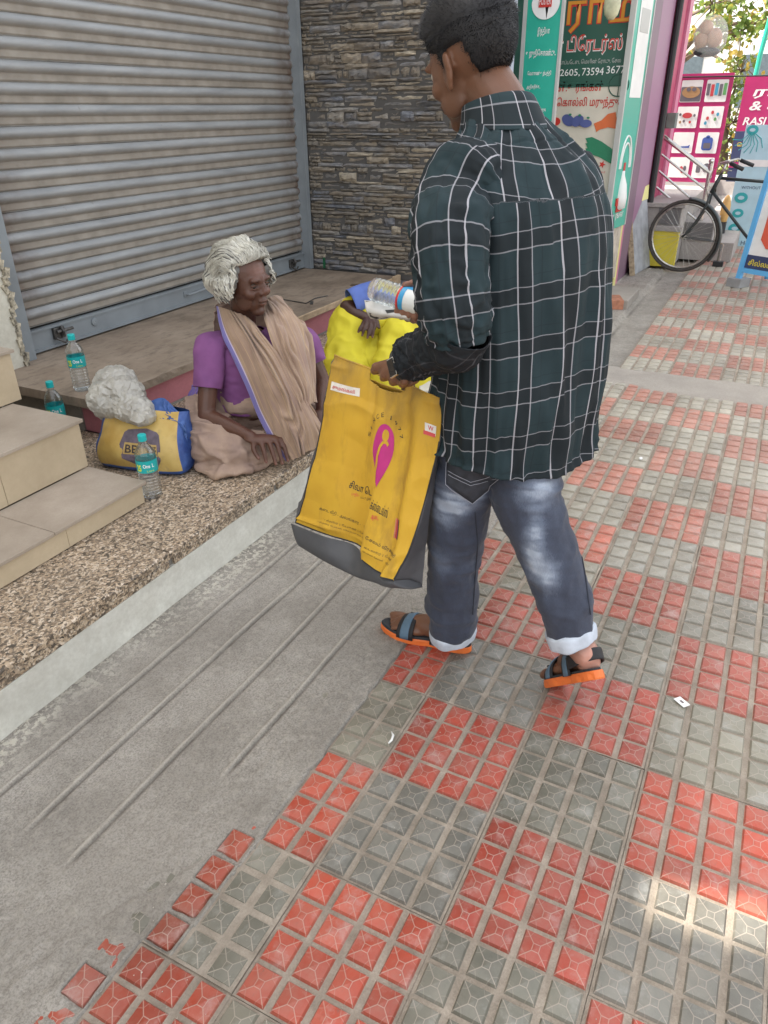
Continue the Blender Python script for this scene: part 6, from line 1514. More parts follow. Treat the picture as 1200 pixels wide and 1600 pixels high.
# ---- blouse
M_BLOUSE = simple('purple_blouse_cotton', (.215, .075, .215, 1), .85, .10, 18, .25, 500, .0006, c2=(.165, .055, .170, 1))
def dsp_bl(G, th, v): return .006*np.clip(1-np.abs(fbm(G.reshape(-1, 3)*np.array([1, 1, 1.8]), 16, 2, 9).reshape(th.shape))*2.4, -.2, 1)+.006*fbm(G.reshape(-1, 3), 14, 3, 4).reshape(th.shape)+.002*np.sin(th*7+v*9)
bl = loft_obj('blouse', [(W(0, .005, .36), Lw*.150, Fw*.115, 2.2), (W(0, .01, .42), Lw*.146, Fw*.112, 2.2), (W(0, .012, .50), Lw*.148, Fw*.105, 2.2), (W(0, .008, .57), Lw*.158, Fw*.095, 2.3), (W(0, -.0, .625), Lw*.155, Fw*.080, 2.2), (W(0, -.005, .655), Lw*.125, Fw*.070, 2.1), (W(0, -.005, .672), Lw*.085, Fw*.062, 2)], M_BLOUSE, wom, 80, 60, dsp_bl, .002)
def short_sleeve(a, b_, c, d_, ra, rb, rc_, rd, sd):
    P = [a, b_, c, d_]; rr = []
    for i, (p, q) in enumerate(zip(P, (ra, rb, rc_, rd))):
        t_ = (P[min(i+1, 3)]-P[max(0, i-1)]).normalized(); x = t_.cross(cf).normalized(); y = t_.cross(x).normalized(); rr.append((p, x*q, y*q, 2.1))
    o = loft_obj('blouse_sleeve', rr, M_BLOUSE, None, 48, 40, lambda G, th, v: .006*fbm(G.reshape(-1, 3), 17, 3, sd).reshape(th.shape)+.0025*np.sin(th*4+v*6+sd), .0025); o.parent = bl
short_sleeve(W(-.115, .0, .635), sR, sR.lerp(eR, .42), sR.lerp(eR, .60), .058, .062, .060, .055, 2); short_sleeve(W(.115, .0, .635), sL, sL.lerp(eL, .35), sL.lerp(eL, .50), .058, .060, .056, .053, 6)
# ---- sari
def m_sari():
    b = MB('beige_sari_cotton'); s = b.sep(b.tc('UV')); p = b.tc('Object'); n = b.noise(9, p, 4); n2 = b.noise(260, b.vmap(p, (1, 1, .3)), 3); n3 = b.noise(45, p, 4, .65)
    col = b.ramp(n, [(.3, (.28, .185, .125, 1)), (.7, (.40, .28, .19, 1))]); n9 = b.noise(2.2, b.vmap(b.tc('UV'), (7, 1.2, 1)), 3); col = b.mix(b.ramp(n9, [(.4, 0), (.65, .55)]), col, (.25, .165, .15, 1))
    st_ = b.math('FRACT', b.math('MULTIPLY', s[0], 9)); col = b.mix(b.math('MULTIPLY', b.math('LESS_THAN', st_, .07), .5), col, (.55, .38, .20, 1))
    bd_ = b.math('LESS_THAN', s[0], .065); col = b.mix(b.math('MULTIPLY', bd_, .9), col, (.15, .14, .40, 1))
    bd2 = b.math('MULTIPLY', b.math('GREATER_THAN', s[0], .065), b.math('LESS_THAN', s[0], .078)); col = b.mix(bd2, col, (.50, .42, .55, 1))
    return b.fin(col, .85, b.bump(n2, .2, .0008), Sheen_Weight=.2)
M_SARI = m_sari()
M_SARIP = simple('plain_sari_cotton', (.38, .27, .20, 1), .85, .12, 11, .5, 90, .002, c2=(.24, .165, .135, 1))
M_BORD = simple('violet_sari_border', (.14, .12, .36, 1), .75, .15, 14, .2, c2=(.19, .11, .33, 1))
g = Geo()
curve_tube(g, [W(-.09, -.10, .31), Vector((2.20, 1.96, .315)), Vector((2.10, 1.84, .295))], [.125, .112, .085], 20, steps=14); curve_tube(g, [Vector((2.085, 1.82, .285)), Vector((2.13, 1.72, .265)), Vector((2.25, 1.66, .26)), Vector((2.42, 1.64, .25))], [.088, .076, .065, .055], 18, steps=16)
curve_tube(g, [W(.09, -.10, .31), Vector((2.56, 1.80, .30)), Vector((2.62, 1.70, .28))], [.12, .10, .075], 18, steps=14); curve_tube(g, [Vector((2.62, 1.69, .275)), Vector((2.50, 1.63, .26)), Vector((2.34, 1.64, .25))], [.072, .064, .058], 16, steps=12)
g.ell(W(0, -.09, .33), (.185, .155, .13), MW); g.ell(Vector((2.13, 1.78, .225)), (.16, .145, .03)); g.ell(Vector((2.40, 1.80, .23)), (.28, .18, .045)); g.ell(W(0, .02, .40), (.15, .12, .07), MW)
def post_sari(V, N):
    a = V@np.array([.55, -.2, .9]); d = .006*fbm(V, 10, 3, 3); rid = 1-np.abs(fbm(V*np.array([1.5, .8, 2.6]), 8, 2, 5))*2.4; rid2 = 1-np.abs(fbm(V*np.array([3.2, 1.2, 1.0])+3, 9, 2, 8))*2.4
    d += .009*np.clip(rid, -.2, 1)+.006*np.clip(rid2, -.2, 1); d += .0022*np.sin((V@np.array([-.6, .9, .75]))*95+9*fbm(V, 6, 3, 2))*(.5+fbm(V, 5, 2, 4)); e_ = V@np.array([.78, -.52, .35]); d += .0115*np.clip(1-np.abs(np.sin(e_*27+5.5*fbm(V*np.array([1, 1, 1.6]), 4, 2, 14)))*1.7, -.35, 1); sel = np.exp(-(((V-np.array([2.10, 1.80, .27]))/np.array([.16, .14, .12]))**2).sum(1)); d += sel*.006*np.sin(np.arctan2(V[:, 2]-.20, (V[:, 0]-2.0)+.3*(1.9-V[:, 1]))*13+4*fbm(V, 9, 2, 6)); V2 = V+N*d[:, None]; V2[:, 2] = np.maximum(V2[:, 2], .2045); return V2
sari = remesh(g, 'sari', M_SARIP, .0062, wom, 6, post_sari)
def pleats(G, amp, nf, seed, lo=.25, tilt=0):
    nv, nu = G.shape[:2]; u, v = np.meshgrid(np.linspace(0, 1, nu), np.linspace(0, 1, nv)); N = grid_normals(G); s = np.sign((N*(CP-G)).sum(2).mean()); N = N*s; amp = amp*np.clip(.3+v*5, 0, 1)
    ph = fbm(np.stack([u.ravel()*3, v.ravel()*2, 0*u.ravel()], 1), 1, 3, seed).reshape(u.shape); ph2 = fbm(np.stack([u.ravel()*8, v.ravel()*3, 0*u.ravel()], 1), 1, 2, seed+3).reshape(u.shape)
    w_ = np.sin(2*np.pi*(nf*u+2.4*ph+tilt*v))*(.45+.75*np.clip(.5+1.4*ph2, 0, 1)); w_ = np.sign(w_)*np.abs(w_)**.75; d = amp*(w_*(.55+.45*np.sin(u*9+seed+v*2))+.7*ph2)
    return G+N*d[..., None]
A = Kn([[(338, 478, 2.93), (352, 482, 2.88), (368, 488, 2.855), (384, 494, 2.85), (398, 505, 2.85)],
        [(345, 515, 2.875), (368, 515, 2.83), (390, 518, 2.815), (408, 522, 2.815), (424, 540, 2.825)],
        [(362, 556, 2.865), (390, 555, 2.81), (415, 555, 2.80), (438, 562, 2.81), (452, 585, 2.83)],
        [(385, 606, 2.865), (412, 605, 2.81), (440, 605, 2.80), (464, 612, 2.82), (482, 628, 2.85)],
        [(402, 650, 2.88), (430, 645, 2.83), (456, 642, 2.82), (482, 646, 2.84), (500, 656, 2.88)],
        [(424, 690, 2.885), (447, 680, 2.845), (470, 672, 2.84), (492, 670, 2.86), (507, 676, 2.90)],
        [(447, 721, 2.90), (465, 716, 2.875), (480, 706, 2.88), (497, 698, 2.905), (508, 694, 2.94)]])
G = pleats(surface(A, 170, 180), .0105, 6, 3, tilt=.9); pal = sheet_obj('sari_pallu', G, M_SARI, wom, thick=.0022)
Bc = Kn([[(408, 478, 2.96), (416, 468, 2.965), (428, 462, 2.97), (440, 464, 2.99)],
         [(415, 505, 2.845), (432, 492, 2.86), (450, 486, 2.89), (462, 492, 2.94)],
         [(428, 545, 2.82), (448, 530, 2.825), (468, 520, 2.86), (482, 524, 2.94)],
         [(446, 585, 2.815), (464, 572, 2.82), (480, 562, 2.86), (488, 562, 2.93)],
         [(462, 618, 2.82), (478, 606, 2.83), (488, 600, 2.87), (490, 600, 2.93)],
         [(470, 642, 2.83), (482, 634, 2.845), (490, 628, 2.88), (493, 630, 2.93)]])
G2 = pleats(surface(Bc, 110, 120), .010, 3.2, 11, tilt=.5); o = sheet_obj('sari_shoulder_fold', G2, M_SARI, None, thick=.0022, uv=(lambda u, v: np.stack([.1+.9*u.ravel(), v.ravel()], 1))(*np.meshgrid(np.linspace(0, 1, 110), np.linspace(0, 1, 120)))); o.parent = wom; o.parent = None; reparent(o, wom)
# cloth behind the neck joining both falls
Cc_ = Kn([[(338, 476, 2.95), (352, 470, 3.02), (385, 470, 3.06), (415, 468, 3.04), (438, 464, 2.99)], [(335, 492, 2.97), (350, 488, 3.07), (385, 490, 3.11), (418, 486, 3.09), (446, 478, 3.03)], [(334, 520, 2.99), (350, 520, 3.09), (388, 520, 3.13), (425, 515, 3.11), (458, 500, 3.06)]])
o = sheet_obj('sari_back_fold', pleats(surface(Cc_, 90, 40), .004, 3, 7), M_SARIP, wom)
# violet border corner lying on the step below the knee, and the end of the sari behind her back
Bd = Kn([[(388, 744, 2.84), (404, 735, 2.83), (418, 722, 2.84)], [(398, 751, 2.83), (412, 742, 2.82), (424, 728, 2.84)], [(410, 754, 2.82), (422, 745, 2.82), (431, 732, 2.84)]]); Bd[..., 2] = np.maximum(Bd[..., 2], .2075)
Bk = Kn([[(300, 600, 3.12), (312, 596, 3.06), (322, 600, 3.04)], [(290, 635, 3.16), (300, 640, 3.08), (318, 640, 3.05)], [(288, 672, 3.16), (298, 676, 3.08), (314, 672, 3.04)], [(296, 700, 3.10), (304, 702, 3.06), (316, 700, 3.02)]])
o = sheet_obj('sari_tail', pleats(surface(Bk, 50, 60), .008, 2, 9), M_SARIP, wom); Bk2 = Bk.copy(); o = sheet_obj('sari_tail_border', pleats(surface(Bk[:, :2]*1.0+np.array([-.012, -.012, 0]), 30, 50), .005, 1, 2), M_BORD, wom)

# ================================================================== SECOND SEATED PERSON, MOSTLY HIDDEN BEHIND THE MAN
per = empty('person', 'second seated person in a blue shirt with yellow cloth over raised knees', 'person', (3.6, 1.8, .203))
SKIN_D = m_skin('dark_skin', (.070, .032, .022, 1), (.02, .01, .008, 1), (.30, .16, .13, 1))
TQ = Vector((4.02, 1.42, 0)); Fq = Vector((-.62, .30, 0)).normalized(); Lq = Vector((-Fq.y, Fq.x, 0))
def Q(l, f, z): return TQ+Lq*l+Fq*f+Zu*z
g = Geo(); PM_, PO_ = head_prims(g, Q(0, .06, .90), Fq+Zu*.05, (0, 0, 1), 1.0); g.tube([Q(0, .04, .84), Q(0, 0, .74), Q(0, 0, .66)], [.05, .055, .09], 14); MQ = Matrix((Lq, Fq, Zu)).transposed()
for z_, a_ in ((.62, .15), (.52, .15), (.42, .15), (.32, .16)): g.ell(Q(0, 0, z_), (a_, .10, .10), MQ)
shq = Q(-.17, 0, .66); elq = K(541, 480, 3.90); wrq = K(566, 498, 3.84)
kq = [K(566, 508, 3.80), K(572, 507, 3.795), K(579, 508, 3.79), K(586, 507, 3.79)]; tq = [K(560, 519, 3.795), K(566, 524, 3.79), K(574, 528, 3.785), K(582, 527, 3.785)]
shq2 = K(625, 474, 4.02); curve_tube(g, [shq, shq2, elq], [.048, .046, .037], 12); curve_tube(g, [elq, wrq.lerp(elq, .5), K(572, 496, 3.86)], [.037, .032, .025], 12)
for a, b_ in zip(kq, tq): curve_tube(g, [K(573, 496, 3.855), a, a.lerp(b_, .5)+Vector((-.004, -.002, .006)), b_], [.014, .0108, .0095, .0078], 9, steps=12)
curve_tube(g, [K(575, 496, 3.85), K(588, 500, 3.82), K(592, 512, 3.80)], [.013, .011, .009], 9, steps=9)
curve_tube(g, [Q(.17, 0, .64), Q(.2, .12, .45), K(680, 560, 3.85)], [.048, .04, .03], 12)
curve_tube(g, [Q(-.09, 0, .30), K(560, 520, 3.98), K(560, 600, 3.95)], [.08, .06, .045], 12); curve_tube(g, [Q(.09, 0, .30), K(650, 560, 3.80), K(640, 632, 3.76)], [.08, .06, .045], 12); g.ell(K(634, 636, 3.74), (.05, .10, .035))
def post_q(V, N):
    V2, L = face_post(V, PM_, PO_); pk_ = np.zeros(len(V))
    for q in tq: pk_ += gauss(V, q, (.008,)*3)
    return V2, {'pink': np.clip(pk_, 0, 1), 'tint': np.zeros(len(V))}
remesh(g, 'body', SKIN_D, .0052, per, 4, post_q)
g = Geo(); g.ell(PO_+PM_@Vector((-.02, 0, .04)), (.105, .085, .085), PM_); reparent(g.build('hair', M_HAIRM, smooth=True), per)
M_BSH = simple('blue_shirt_cotton', (.10, .16, .45, 1), .8, .12, 14, .3, 300, .001)
loft_obj('shirt', [(Q(0, 0, .30), Lq*.19, Fq*.14, 2.3), (Q(0, 0, .45), Lq*.18, Fq*.13, 2.3), (Q(0, 0, .60), Lq*.185, Fq*.115, 2.3), (Q(0, 0, .69), Lq*.15, Fq*.09, 2.1), (Q(0, 0, .73), Lq*.07, Fq*.065, 2)], M_BSH, per, 70, 50, dsp_bl, .002)
ssx = [shq, shq2, K(582, 462, 3.93), K(548, 474, 3.90)]; rr = []
for i, q in enumerate((.08, .078, .076, .070)):
    t_ = (ssx[min(i+1, 3)]-ssx[max(0, i-1)]).normalized(); x = t_.cross(cf).normalized(); y = t_.cross(x).normalized(); rr.append((ssx[i], x*q, y*q, 2.1))
loft_obj('sleeve', rr, M_BSH, per, 48, 44, lambda G, th, v: .009*fbm(G.reshape(-1, 3), 15, 3, 3).reshape(th.shape)+.004*np.sin(th*3+v*12), .003)
M_YCL = simple('bright_yellow_cloth', (.66, .58, .028, 1), .75, .08, 7, .2, 300, .0008, c2=(.56, .47, .022, 1))
g = Geo(); curve_tube(g, [Q(-.08, .05, .32), K(600, 510, 4.0), K(556, 502, 3.98), K(548, 545, 3.95), K(546, 588, 3.92)], [.12, .11, .105, .12, .125], 20, steps=22)
curve_tube(g, [Q(.05, .05, .30), K(640, 520, 3.92), K(618, 565, 3.86), K(620, 600, 3.84)], [.12, .10, .10, .11], 18, steps=18); g.ell(K(585, 560, 3.97), (.14, .14, .12)); g.ell(K(665, 590, 3.82), (.12, .10, .07))
def post_y(V, N):
    rid = 1-np.abs(fbm(V*np.array([1.2, 1.2, .8]), 5, 2, 5))*2.2; V2 = V+N*(.014*fbm(V, 6, 3, 2)+.024*np.clip(rid, -.2, 1)+.012*np.clip(1-np.abs(fbm(V, 12, 2, 9))*2.2, -.2, 1))[:, None]; V2[:, 2] = np.maximum(V2[:, 2], .2045); return V2
remesh(g, 'yellow_cloth', M_YCL, .009, per, 6, post_y)
Wc = Kn([[(655, 585, 3.75), (672, 586, 3.72), (686, 590, 3.70)], [(655, 612, 3.70), (676, 612, 3.68), (690, 616, 3.66)]]); sheet_obj('white_hem', surface(Wc, 20, 14), simple('cream_cotton', (.60, .57, .48, 1), .8), per)
o = Geo(); o.tube([K(575, 507, 3.79)+Vector((.006*math.cos(a), 0, 0))+cu2*.006*math.sin(a) for a in [0, 1, 2, 3, 4, 5]], .002, 5); 
g = Geo(); g.tube([kq[2].lerp(tq[2], .25)+(cr2*math.cos(a)+Vector(cf)*math.sin(a))*.0115 for a in [2*math.pi*k/14 for k in range(14)]], .0022, 6, closed=True); reparent(g.build('ring', simple('silver_ring', (.8, .78, .72, 1), .25, .02, Metallic=1.0), smooth=True), per)
# ================================================================== BOTTLES AND BAGS
def m_pet():
    b = MB('clear_bottle_plastic'); m = b.fin((.93, .97, .98, 1), .04, Transmission_Weight=.0, IOR=1.45)
    gl = b.n('ShaderNodeBsdfGlass'); gl.inputs['IOR'].default_value = 1.20; gl.inputs['Roughness'].default_value = .02; gl.inputs['Color'].default_value = (.95, .98, .99, 1)
    tr = b.n('ShaderNodeBsdfTransparent'); tr.inputs[0].default_value = (.93, .96, .97, 1); gs_ = b.n('ShaderNodeBsdfGlossy'); gs_.inputs['Roughness'].default_value = .08
    lw = b.n('ShaderNodeLayerWeight'); lw.inputs[0].default_value = .35; ms = b.n('ShaderNodeMixShader'); b.l(b.ramp(lw.outputs['Facing'], [(.0, .12), (.75, .75)]), ms.inputs[0]); b.l(tr.outputs[0], ms.inputs[1]); b.l(gs_.outputs[0], ms.inputs[2])
    m2 = b.n('ShaderNodeMixShader'); m2.inputs[0].default_value = .45; b.l(ms.outputs[0], m2.inputs[1]); b.l(gl.outputs[0], m2.inputs[2]); b.l(m2.outputs[0], b.out.inputs[0]); return m
M_PET = m_pet(); M_CAP = simple('turquoise_cap_plastic', (.01, .42, .42, 1), .35, .03); M_LTEAL = simple('turquoise_label', (.01, .36, .36, 1), .35, .05); M_LWH = simple('white_label_print', (.80, .82, .80, 1), .4, .02); M_LYE = simple('yellow_label_print', (.65, .70, .04, 1), .4, .02)
M_LBL = simple('blue_label_print', (.04, .33, .62, 1), .35, .03); M_LRD = simple('red_label_print', (.60, .03, .03, 1), .35, .03)
def text_cyl(s, R_, z0, a0, width, height, mat, par, bold=.02, name='label_lettering'):
    o = text(s, .1, mat, None, (0, 0, 0), (1, 0, 0), (0, 1, 0), width=width, height=height, bold=bold, thick=0); me = o.data; V = np.empty(len(me.vertices)*3); me.vertices.foreach_get('co', V); V = V.reshape(-1, 3)
    a = a0+V[:, 0]/R_; P = np.stack([R_*np.cos(a), R_*np.sin(a), z0+V[:, 1]], 1); me.vertices.foreach_set('co', P.ravel()); me.update(); o.name = name; o.parent = par; return o
def bottle(label, H, R_, base, group=None, rot=0, style='teal', matrix=None):
    t = empty('water_bottle', label, 'bottle', base, rot, group)
    def rib(z): return .0016*math.sin(z*2*math.pi/.0125)
    prof = [(0, .004), (R_*.55, .002), (R_*.86, 0), (R_*.97, .006)]; z = .012
    while z < H*.40: prof.append((R_*.97+rib(z), z)); z += .0031
    prof += [(R_*.97, H*.41), (R_*.985, H*.43), (R_*.985, H*.63), (R_, H*.645), (R_*.99, H*.69)]
    z = H*.70
    while z < H*.86: k = (z-H*.70)/(H*.16); prof.append((R_*(.98-.62*k**1.6)+.0010*math.sin(z*700), z)); z += .0035
    prof += [(R_*.36, H*.865), (R_*.345, H*.88), (R_*.42, H*.885), (R_*.42, H*.892), (R_*.34, H*.895), (R_*.34, H*.96)]
    g = Geo(); g.lathe(prof, n=32); b_ = g.build('body', M_PET, t, smooth=True)
    g = Geo(); n = 36; V = []; F = []
    cp = [(R_*.40, H*.90), (R_*.41, H*.905), (R_*.41, H*.985), (R_*.37, H*.995), (0, H)]
    for r_, z in cp:
        for k in range(n): V.append(((r_-(.0006 if k % 2 and r_ > R_*.38 and z < H*.98 else 0))*math.cos(2*math.pi*k/n), (r_-(.0006 if k % 2 and z < H*.98 and r_ > 0 else 0))*math.sin(2*math.pi*k/n), z))
    for i in range(4):
        for k in range(n): F.append((i*n+k, i*n+(k+1) % n, (i+1)*n+(k+1) % n, (i+1)*n+k))
    mesh_np('cap', V, F, M_CAP if style == 'teal' else M_LWH, t, smooth=False)
    def band(z0, z1, m, nm, dr=.0012, a0=0, a1=2*math.pi):
        n = 40; V = []; F = []
        for k in range(n+1):
            a = a0+(a1-a0)*k/n
            for z in (z0, z1): V.append(((R_*.985+dr)*math.cos(a), (R_*.985+dr)*math.sin(a), z))
        for k in range(n): F.append((2*k, 2*k+2, 2*k+3, 2*k+1))
        return mesh_np(nm, V, F, m, t, smooth=True)
    front = math.atan2(-base[1], -base[0])-rot
    if style == 'teal':
        l_ = band(H*.435, H*.625, M_LTEAL, 'label'); rr = R_*.985+.0018
        text_cyl('One', rr, H*.52, front-.42, .026, H*.06, M_LWH, l_); text_cyl('25', rr, H*.47, front-1.1, .019, H*.105, M_LYE, l_, .04); text_cyl('Litre', rr, H*.455, front-.10, .026, H*.03, M_LYE, l_, .0)
        text_cyl('L', rr, H*.52, front+.45, .008, H*.06, M_LWH, l_)
    else:
        band(H*.43, H*.66, M_LWH, 'label', .0008); band(H*.40, H*.425, M_LRD, 'red_band', .0013); band(H*.43, H*.49, M_LBL, 'blue_band', .0014); band(H*.49, H*.64, M_LBL, 'blue_patch', .0014, front-2.4, front-.4)
    if matrix is not None: t.matrix_world = matrix
    return t
GB = 'clear one-litre water bottles with turquoise caps'
bottle('clear water bottle with a turquoise label standing by the corner of the lowest tiled step', .246, .037, (1.775, 1.880, .2035), GB)
bottle('clear water bottle with a turquoise cap standing on the stone ledge', .246, .037, (2.165, 2.60, .387), GB)
bottle('half hidden water bottle standing behind the middle tiled step', .27, .037, (2.005, 2.60, .2035), GB)
Yb = (BBt-BA).normalized(); Xb = Yb.cross(Vector((0, 0, 1))).normalized(); Zb = Xb.cross(Yb)
Mb = Matrix(((Xb.x, Zb.x, Yb.x, BA.x), (Xb.y, Zb.y, Yb.y, BA.y), (Xb.z, Zb.z, Yb.z, BA.z), (0, 0, 0, 1)))
bottle('clear water bottle with a blue and red label held sideways by the man', .235, .033, tuple(BA), None, 0, 'blue', Mb)
# printed packet under the bottle
Pc = Kn([[(570, 470, 2.09), (590, 472, 2.05), (612, 477, 2.03), (642, 485, 2.0)], [(573, 485, 2.06), (592, 489, 2.02), (614, 492, 2.0), (642, 496, 1.98)], [(580, 497, 2.09), (596, 498, 2.05), (614, 495, 2.03), (640, 500, 2.0)]])
G = surface(Pc, 30, 16); pk = sheet_obj('printed_packet', G, simple('white_packet_paper', (.62, .61, .58, 1), .4, .06, 30), None, thick=.006); tag(pk, 'small white packet with black print held under the bottle', 'packet')
for poly in ([(.03, .05), (.40, .05), (.55, .75), (.35, .85)], [(.50, .35), (.85, .15), (.86, .25), (.55, .5)], [(.10, .55), (.32, .8), (.2, .95), (.05, .8)]):
    on_sheet('print', G, poly, [(0, 1, 2, 3)], simple('black_print', (.02, .02, .02, 1), .5), pk, .0045)
# ---- yellow cloth carry bag
def m_bag():
    b = MB('yellow_bag_canvas'); p = b.tc('Object'); n = b.noise(5, p, 4); st_ = b.noise(9, b.vmap(p, (1.6, 1.6, .5)), 5, .65); wv = b.noise(500, p, 2)
    col = b.ramp(n, [(.3, (.54, .30, .018, 1)), (.7, (.64, .39, .030, 1))]); col = b.mix(b.ramp(st_, [(.50, 0), (.72, .7)]), col, (.30, .165, .025, 1)); zz = b.n('ShaderNodeMapRange'); b.l(b.sep(p)[2], zz.inputs[0]); zz.inputs[1].default_value = .74; zz.inputs[2].default_value = .89; col = b.mix(b.math('MULTIPLY', zz.outputs[0], b.ramp(st_, [(.3, .25), (.6, .8)])), col, (.24, .15, .05, 1))
    return b.fin(col, .7, b.bump(wv, .2, .0005))
M_BAGY = m_bag(); M_BAGG = simple('grey_bag_cloth', (.085, .088, .095, 1), .6, .2, 10, .2, 200, .001, c2=(.055, .056, .062, 1)); M_BAGD = simple('dark_bag_piping', (.02, .02, .022, 1), .7)
bag = empty('carry_bag', 'yellow and grey cloth carry bag with a pink teardrop emblem in the man\'s hand', 'bag', (1.55, .8, .36))
Ab = Kn([[(523, 555, 1.966), (552, 566, 1.915), (578, 576, 1.875), (605, 586, 1.835), (632, 598, 1.80), (660, 611, 1.76), (687, 623, 1.722)],
         [(516, 592, 1.985), (548, 602, 1.925), (577, 608, 1.885), (603, 617, 1.85), (630, 626, 1.815), (660, 640, 1.765), (688, 652, 1.735)],
         [(508, 640, 2.01), (543, 648, 1.94), (575, 655, 1.905), (603, 660, 1.865), (630, 668, 1.83), (660, 680, 1.775), (686, 690, 1.76)],
         [(494, 700, 2.05), (533, 705, 1.97), (566, 712, 1.945), (597, 716, 1.895), (626, 722, 1.85), (654, 728, 1.80), (677, 732, 1.79)],
         [(478, 755, 2.09), (520, 762, 2.01), (558, 770, 1.99), (588, 775, 1.925), (618, 782, 1.88), (643, 787, 1.835), (662, 790, 1.83)],
         [(462, 800, 2.14), (508, 815, 2.05), (552, 828, 2.03), (578, 843, 1.95), (605, 855, 1.91), (628, 862, 1.875), (640, 862, 1.865)],
         [(455, 818, 2.165), (506, 838, 2.07), (552, 851, 2.05), (572, 876, 1.965), (592, 893, 1.93), (606, 903, 1.905), (616, 907, 1.89)]])
GB_ = surface(Ab, 121, 151); u, v = np.meshgrid(np.linspace(0, 1, 121), np.linspace(0, 1, 151)); Nn = grid_normals(GB_); Nn *= np.sign((Nn*(CP-GB_)).sum(2).mean())
dd = .004*np.sin(u*17+v*2)*(1-v)*.8+.005*fbm(np.stack([u.ravel()*4, v.ravel()*3, 0*u.ravel()], 1), 1, 3, 6).reshape(u.shape)
ufold = .47-.01*v; step_ = 1/(1+np.exp(-(u-ufold)/.006)); dd += (step_-.5)*.030*np.clip((v-.35)/.5, 0, 1)*np.exp(-np.maximum(u-ufold, 0)*5)
dd += .010*np.exp(-((u-.80)/.04)**2)*np.clip(v*2, 0, 1)-.008*np.exp(-((u-.70)/.045)**2)-.007*np.exp(-((u-.40+.1*v)/.03)**2)*np.exp(-((v-.2)/.25)**2)+.006*np.clip(1-np.abs(fbm(np.stack([u.ravel()*2.2, v.ravel()*5, 0*u.ravel()], 1), 1, 2, 16).reshape(u.shape))*3, -.2, 1)
GB_ = GB_+Nn*dd[..., None]
def keep(u, v):
    vb = .028+.062*np.sin(np.clip((u-.33)/.335, 0, 1)*np.pi)**.35; return ~((u > .335) & (u < .665) & (v > .030) & (v < vb+.045))
bf = sheet_obj('yellow_front', GB_, M_BAGY, bag, thick=.0025, keep=keep)
# back panel, gussets and bottom
back = GB_+np.array([.085, .045, 0])*np.clip(v*3, 0, 1)[..., None]; back = back[::5, ::5]
ub, vb_ = np.meshgrid(np.linspace(0, 1, back.shape[1]), np.linspace(0, 1, back.shape[0]))
sheet_obj('back_panel', back, M_BAGY, bag, thick=.0025, keep=lambda u, v: ~((u > .3) & (u < .68) & (v > .03) & (v < .12)))
low = Kn([[(616, 907, 1.89), (606, 903, 1.905), (592, 893, 1.93), (572, 876, 1.965), (552, 851, 2.05), (506, 838, 2.07), (455, 818, 2.165)],
          [(618, 914, 1.89), (604, 912, 1.905), (590, 905, 1.935), (568, 893, 1.98), (548, 880, 2.05), (506, 866, 2.08), (462, 843, 2.165)],
          [(640, 920, 1.92), (606, 917, 1.935), (586, 910, 1.97), (562, 903, 2.02), (540, 893, 2.07), (506, 876, 2.12), (468, 853, 2.19)],
          [(660, 917, 1.965), (622, 910, 2.00), (590, 902, 2.04), (566, 895, 2.09), (540, 885, 2.14), (506, 868, 2.19), (470, 846, 2.26)]])
GL = surface(low, 80, 40); sheet_obj('grey_base', GL, M_BAGG, bag, thick=.0025)
rg = GB_[:, -1]; tv = np.linspace(0, 1, 60); R0_ = np.stack([rg[int(t_*150)] for t_ in tv])
E_ = catmull(Kn([(689, 626, 1.735), (690, 670, 1.77), (684, 715, 1.81), (676, 765, 1.86), (669, 820, 1.90), (664, 870, 1.935), (660, 918, 1.965)]), 60)
Gs = np.stack([R0_*(1-k)+E_*k+np.array([.02, .0, 0])*math.sin(k*math.pi)*tv[:, None] for k in np.linspace(0, 1, 16)], 1); Gs = Gs+(.005*fbm(Gs.reshape(-1, 3), 18, 3, 4)).reshape(Gs.shape[:2])[..., None]
sheet_obj('grey_gusset', Gs, M_BAGG, bag, thick=.0025)
c0_ = catmull(GL[:, 0], 16); fl = np.stack([Gs[-1]*(1-k)+c0_*k for k in np.linspace(0, 1, 6)], 0); sheet_obj('base_corner', fl, M_BAGG, bag, thick=.0025)
lg_ = GB_[:, 0]; L0_ = np.stack([lg_[int(t_)] for t_ in np.linspace(0, 150, 60)]); Gs2 = np.stack([L0_+np.array([.085, .045, 0])*np.clip(tv[:, None]*3, 0, 1)*k for k in np.linspace(0, 1, 8)], 1); sheet_obj('grey_gusset', Gs2, M_BAGG, bag, thick=.0025)
for path in (GB_[-1, ::3], GB_[40::3, 0], GB_[50::3, -1]): g = Geo(); g.tube([Vector(p) for p in path], .0026, 6); reparent(g.build('piping', M_BAGD), bag)
g = Geo(); g.tube([Vector(p)+Vector((0, 0, .0)) for p in GB_[0, ::4]], .0028, 6); reparent(g.build('top_hem', M_BAGY), bag)
M_PINKP = simple('pink_bag_print', (.50, .03, .20, 1), .6, .08, 20, world=True); M_INK = simple('black_bag_print', (.03, .028, .025, 1), .6); M_STK = simple('white_sticker', (.72, .68, .62, 1), .5, .08, 40); M_REDS = simple('red_sticker_print', (.60, .06, .06, 1), .5)
def fan(pts, m, nm, off=.0022, nr=5):
    pts = np.array(pts); c = pts.mean(0); n = len(pts); V = [c]; 
    for k in range(1, nr+1): V += [c+(q-c)*k/nr for q in pts]
    F = [(0, 1+i, 1+(i+1) % n) for i in range(n)]
    for k in range(nr-1): F += [(1+k*n+i, 1+(k+1)*n+i, 1+(k+1)*n+(i+1) % n, 1+k*n+(i+1) % n) for i in range(n)]
    return on_sheet(nm, GB_, V, F, m, bag, off)
tear = []
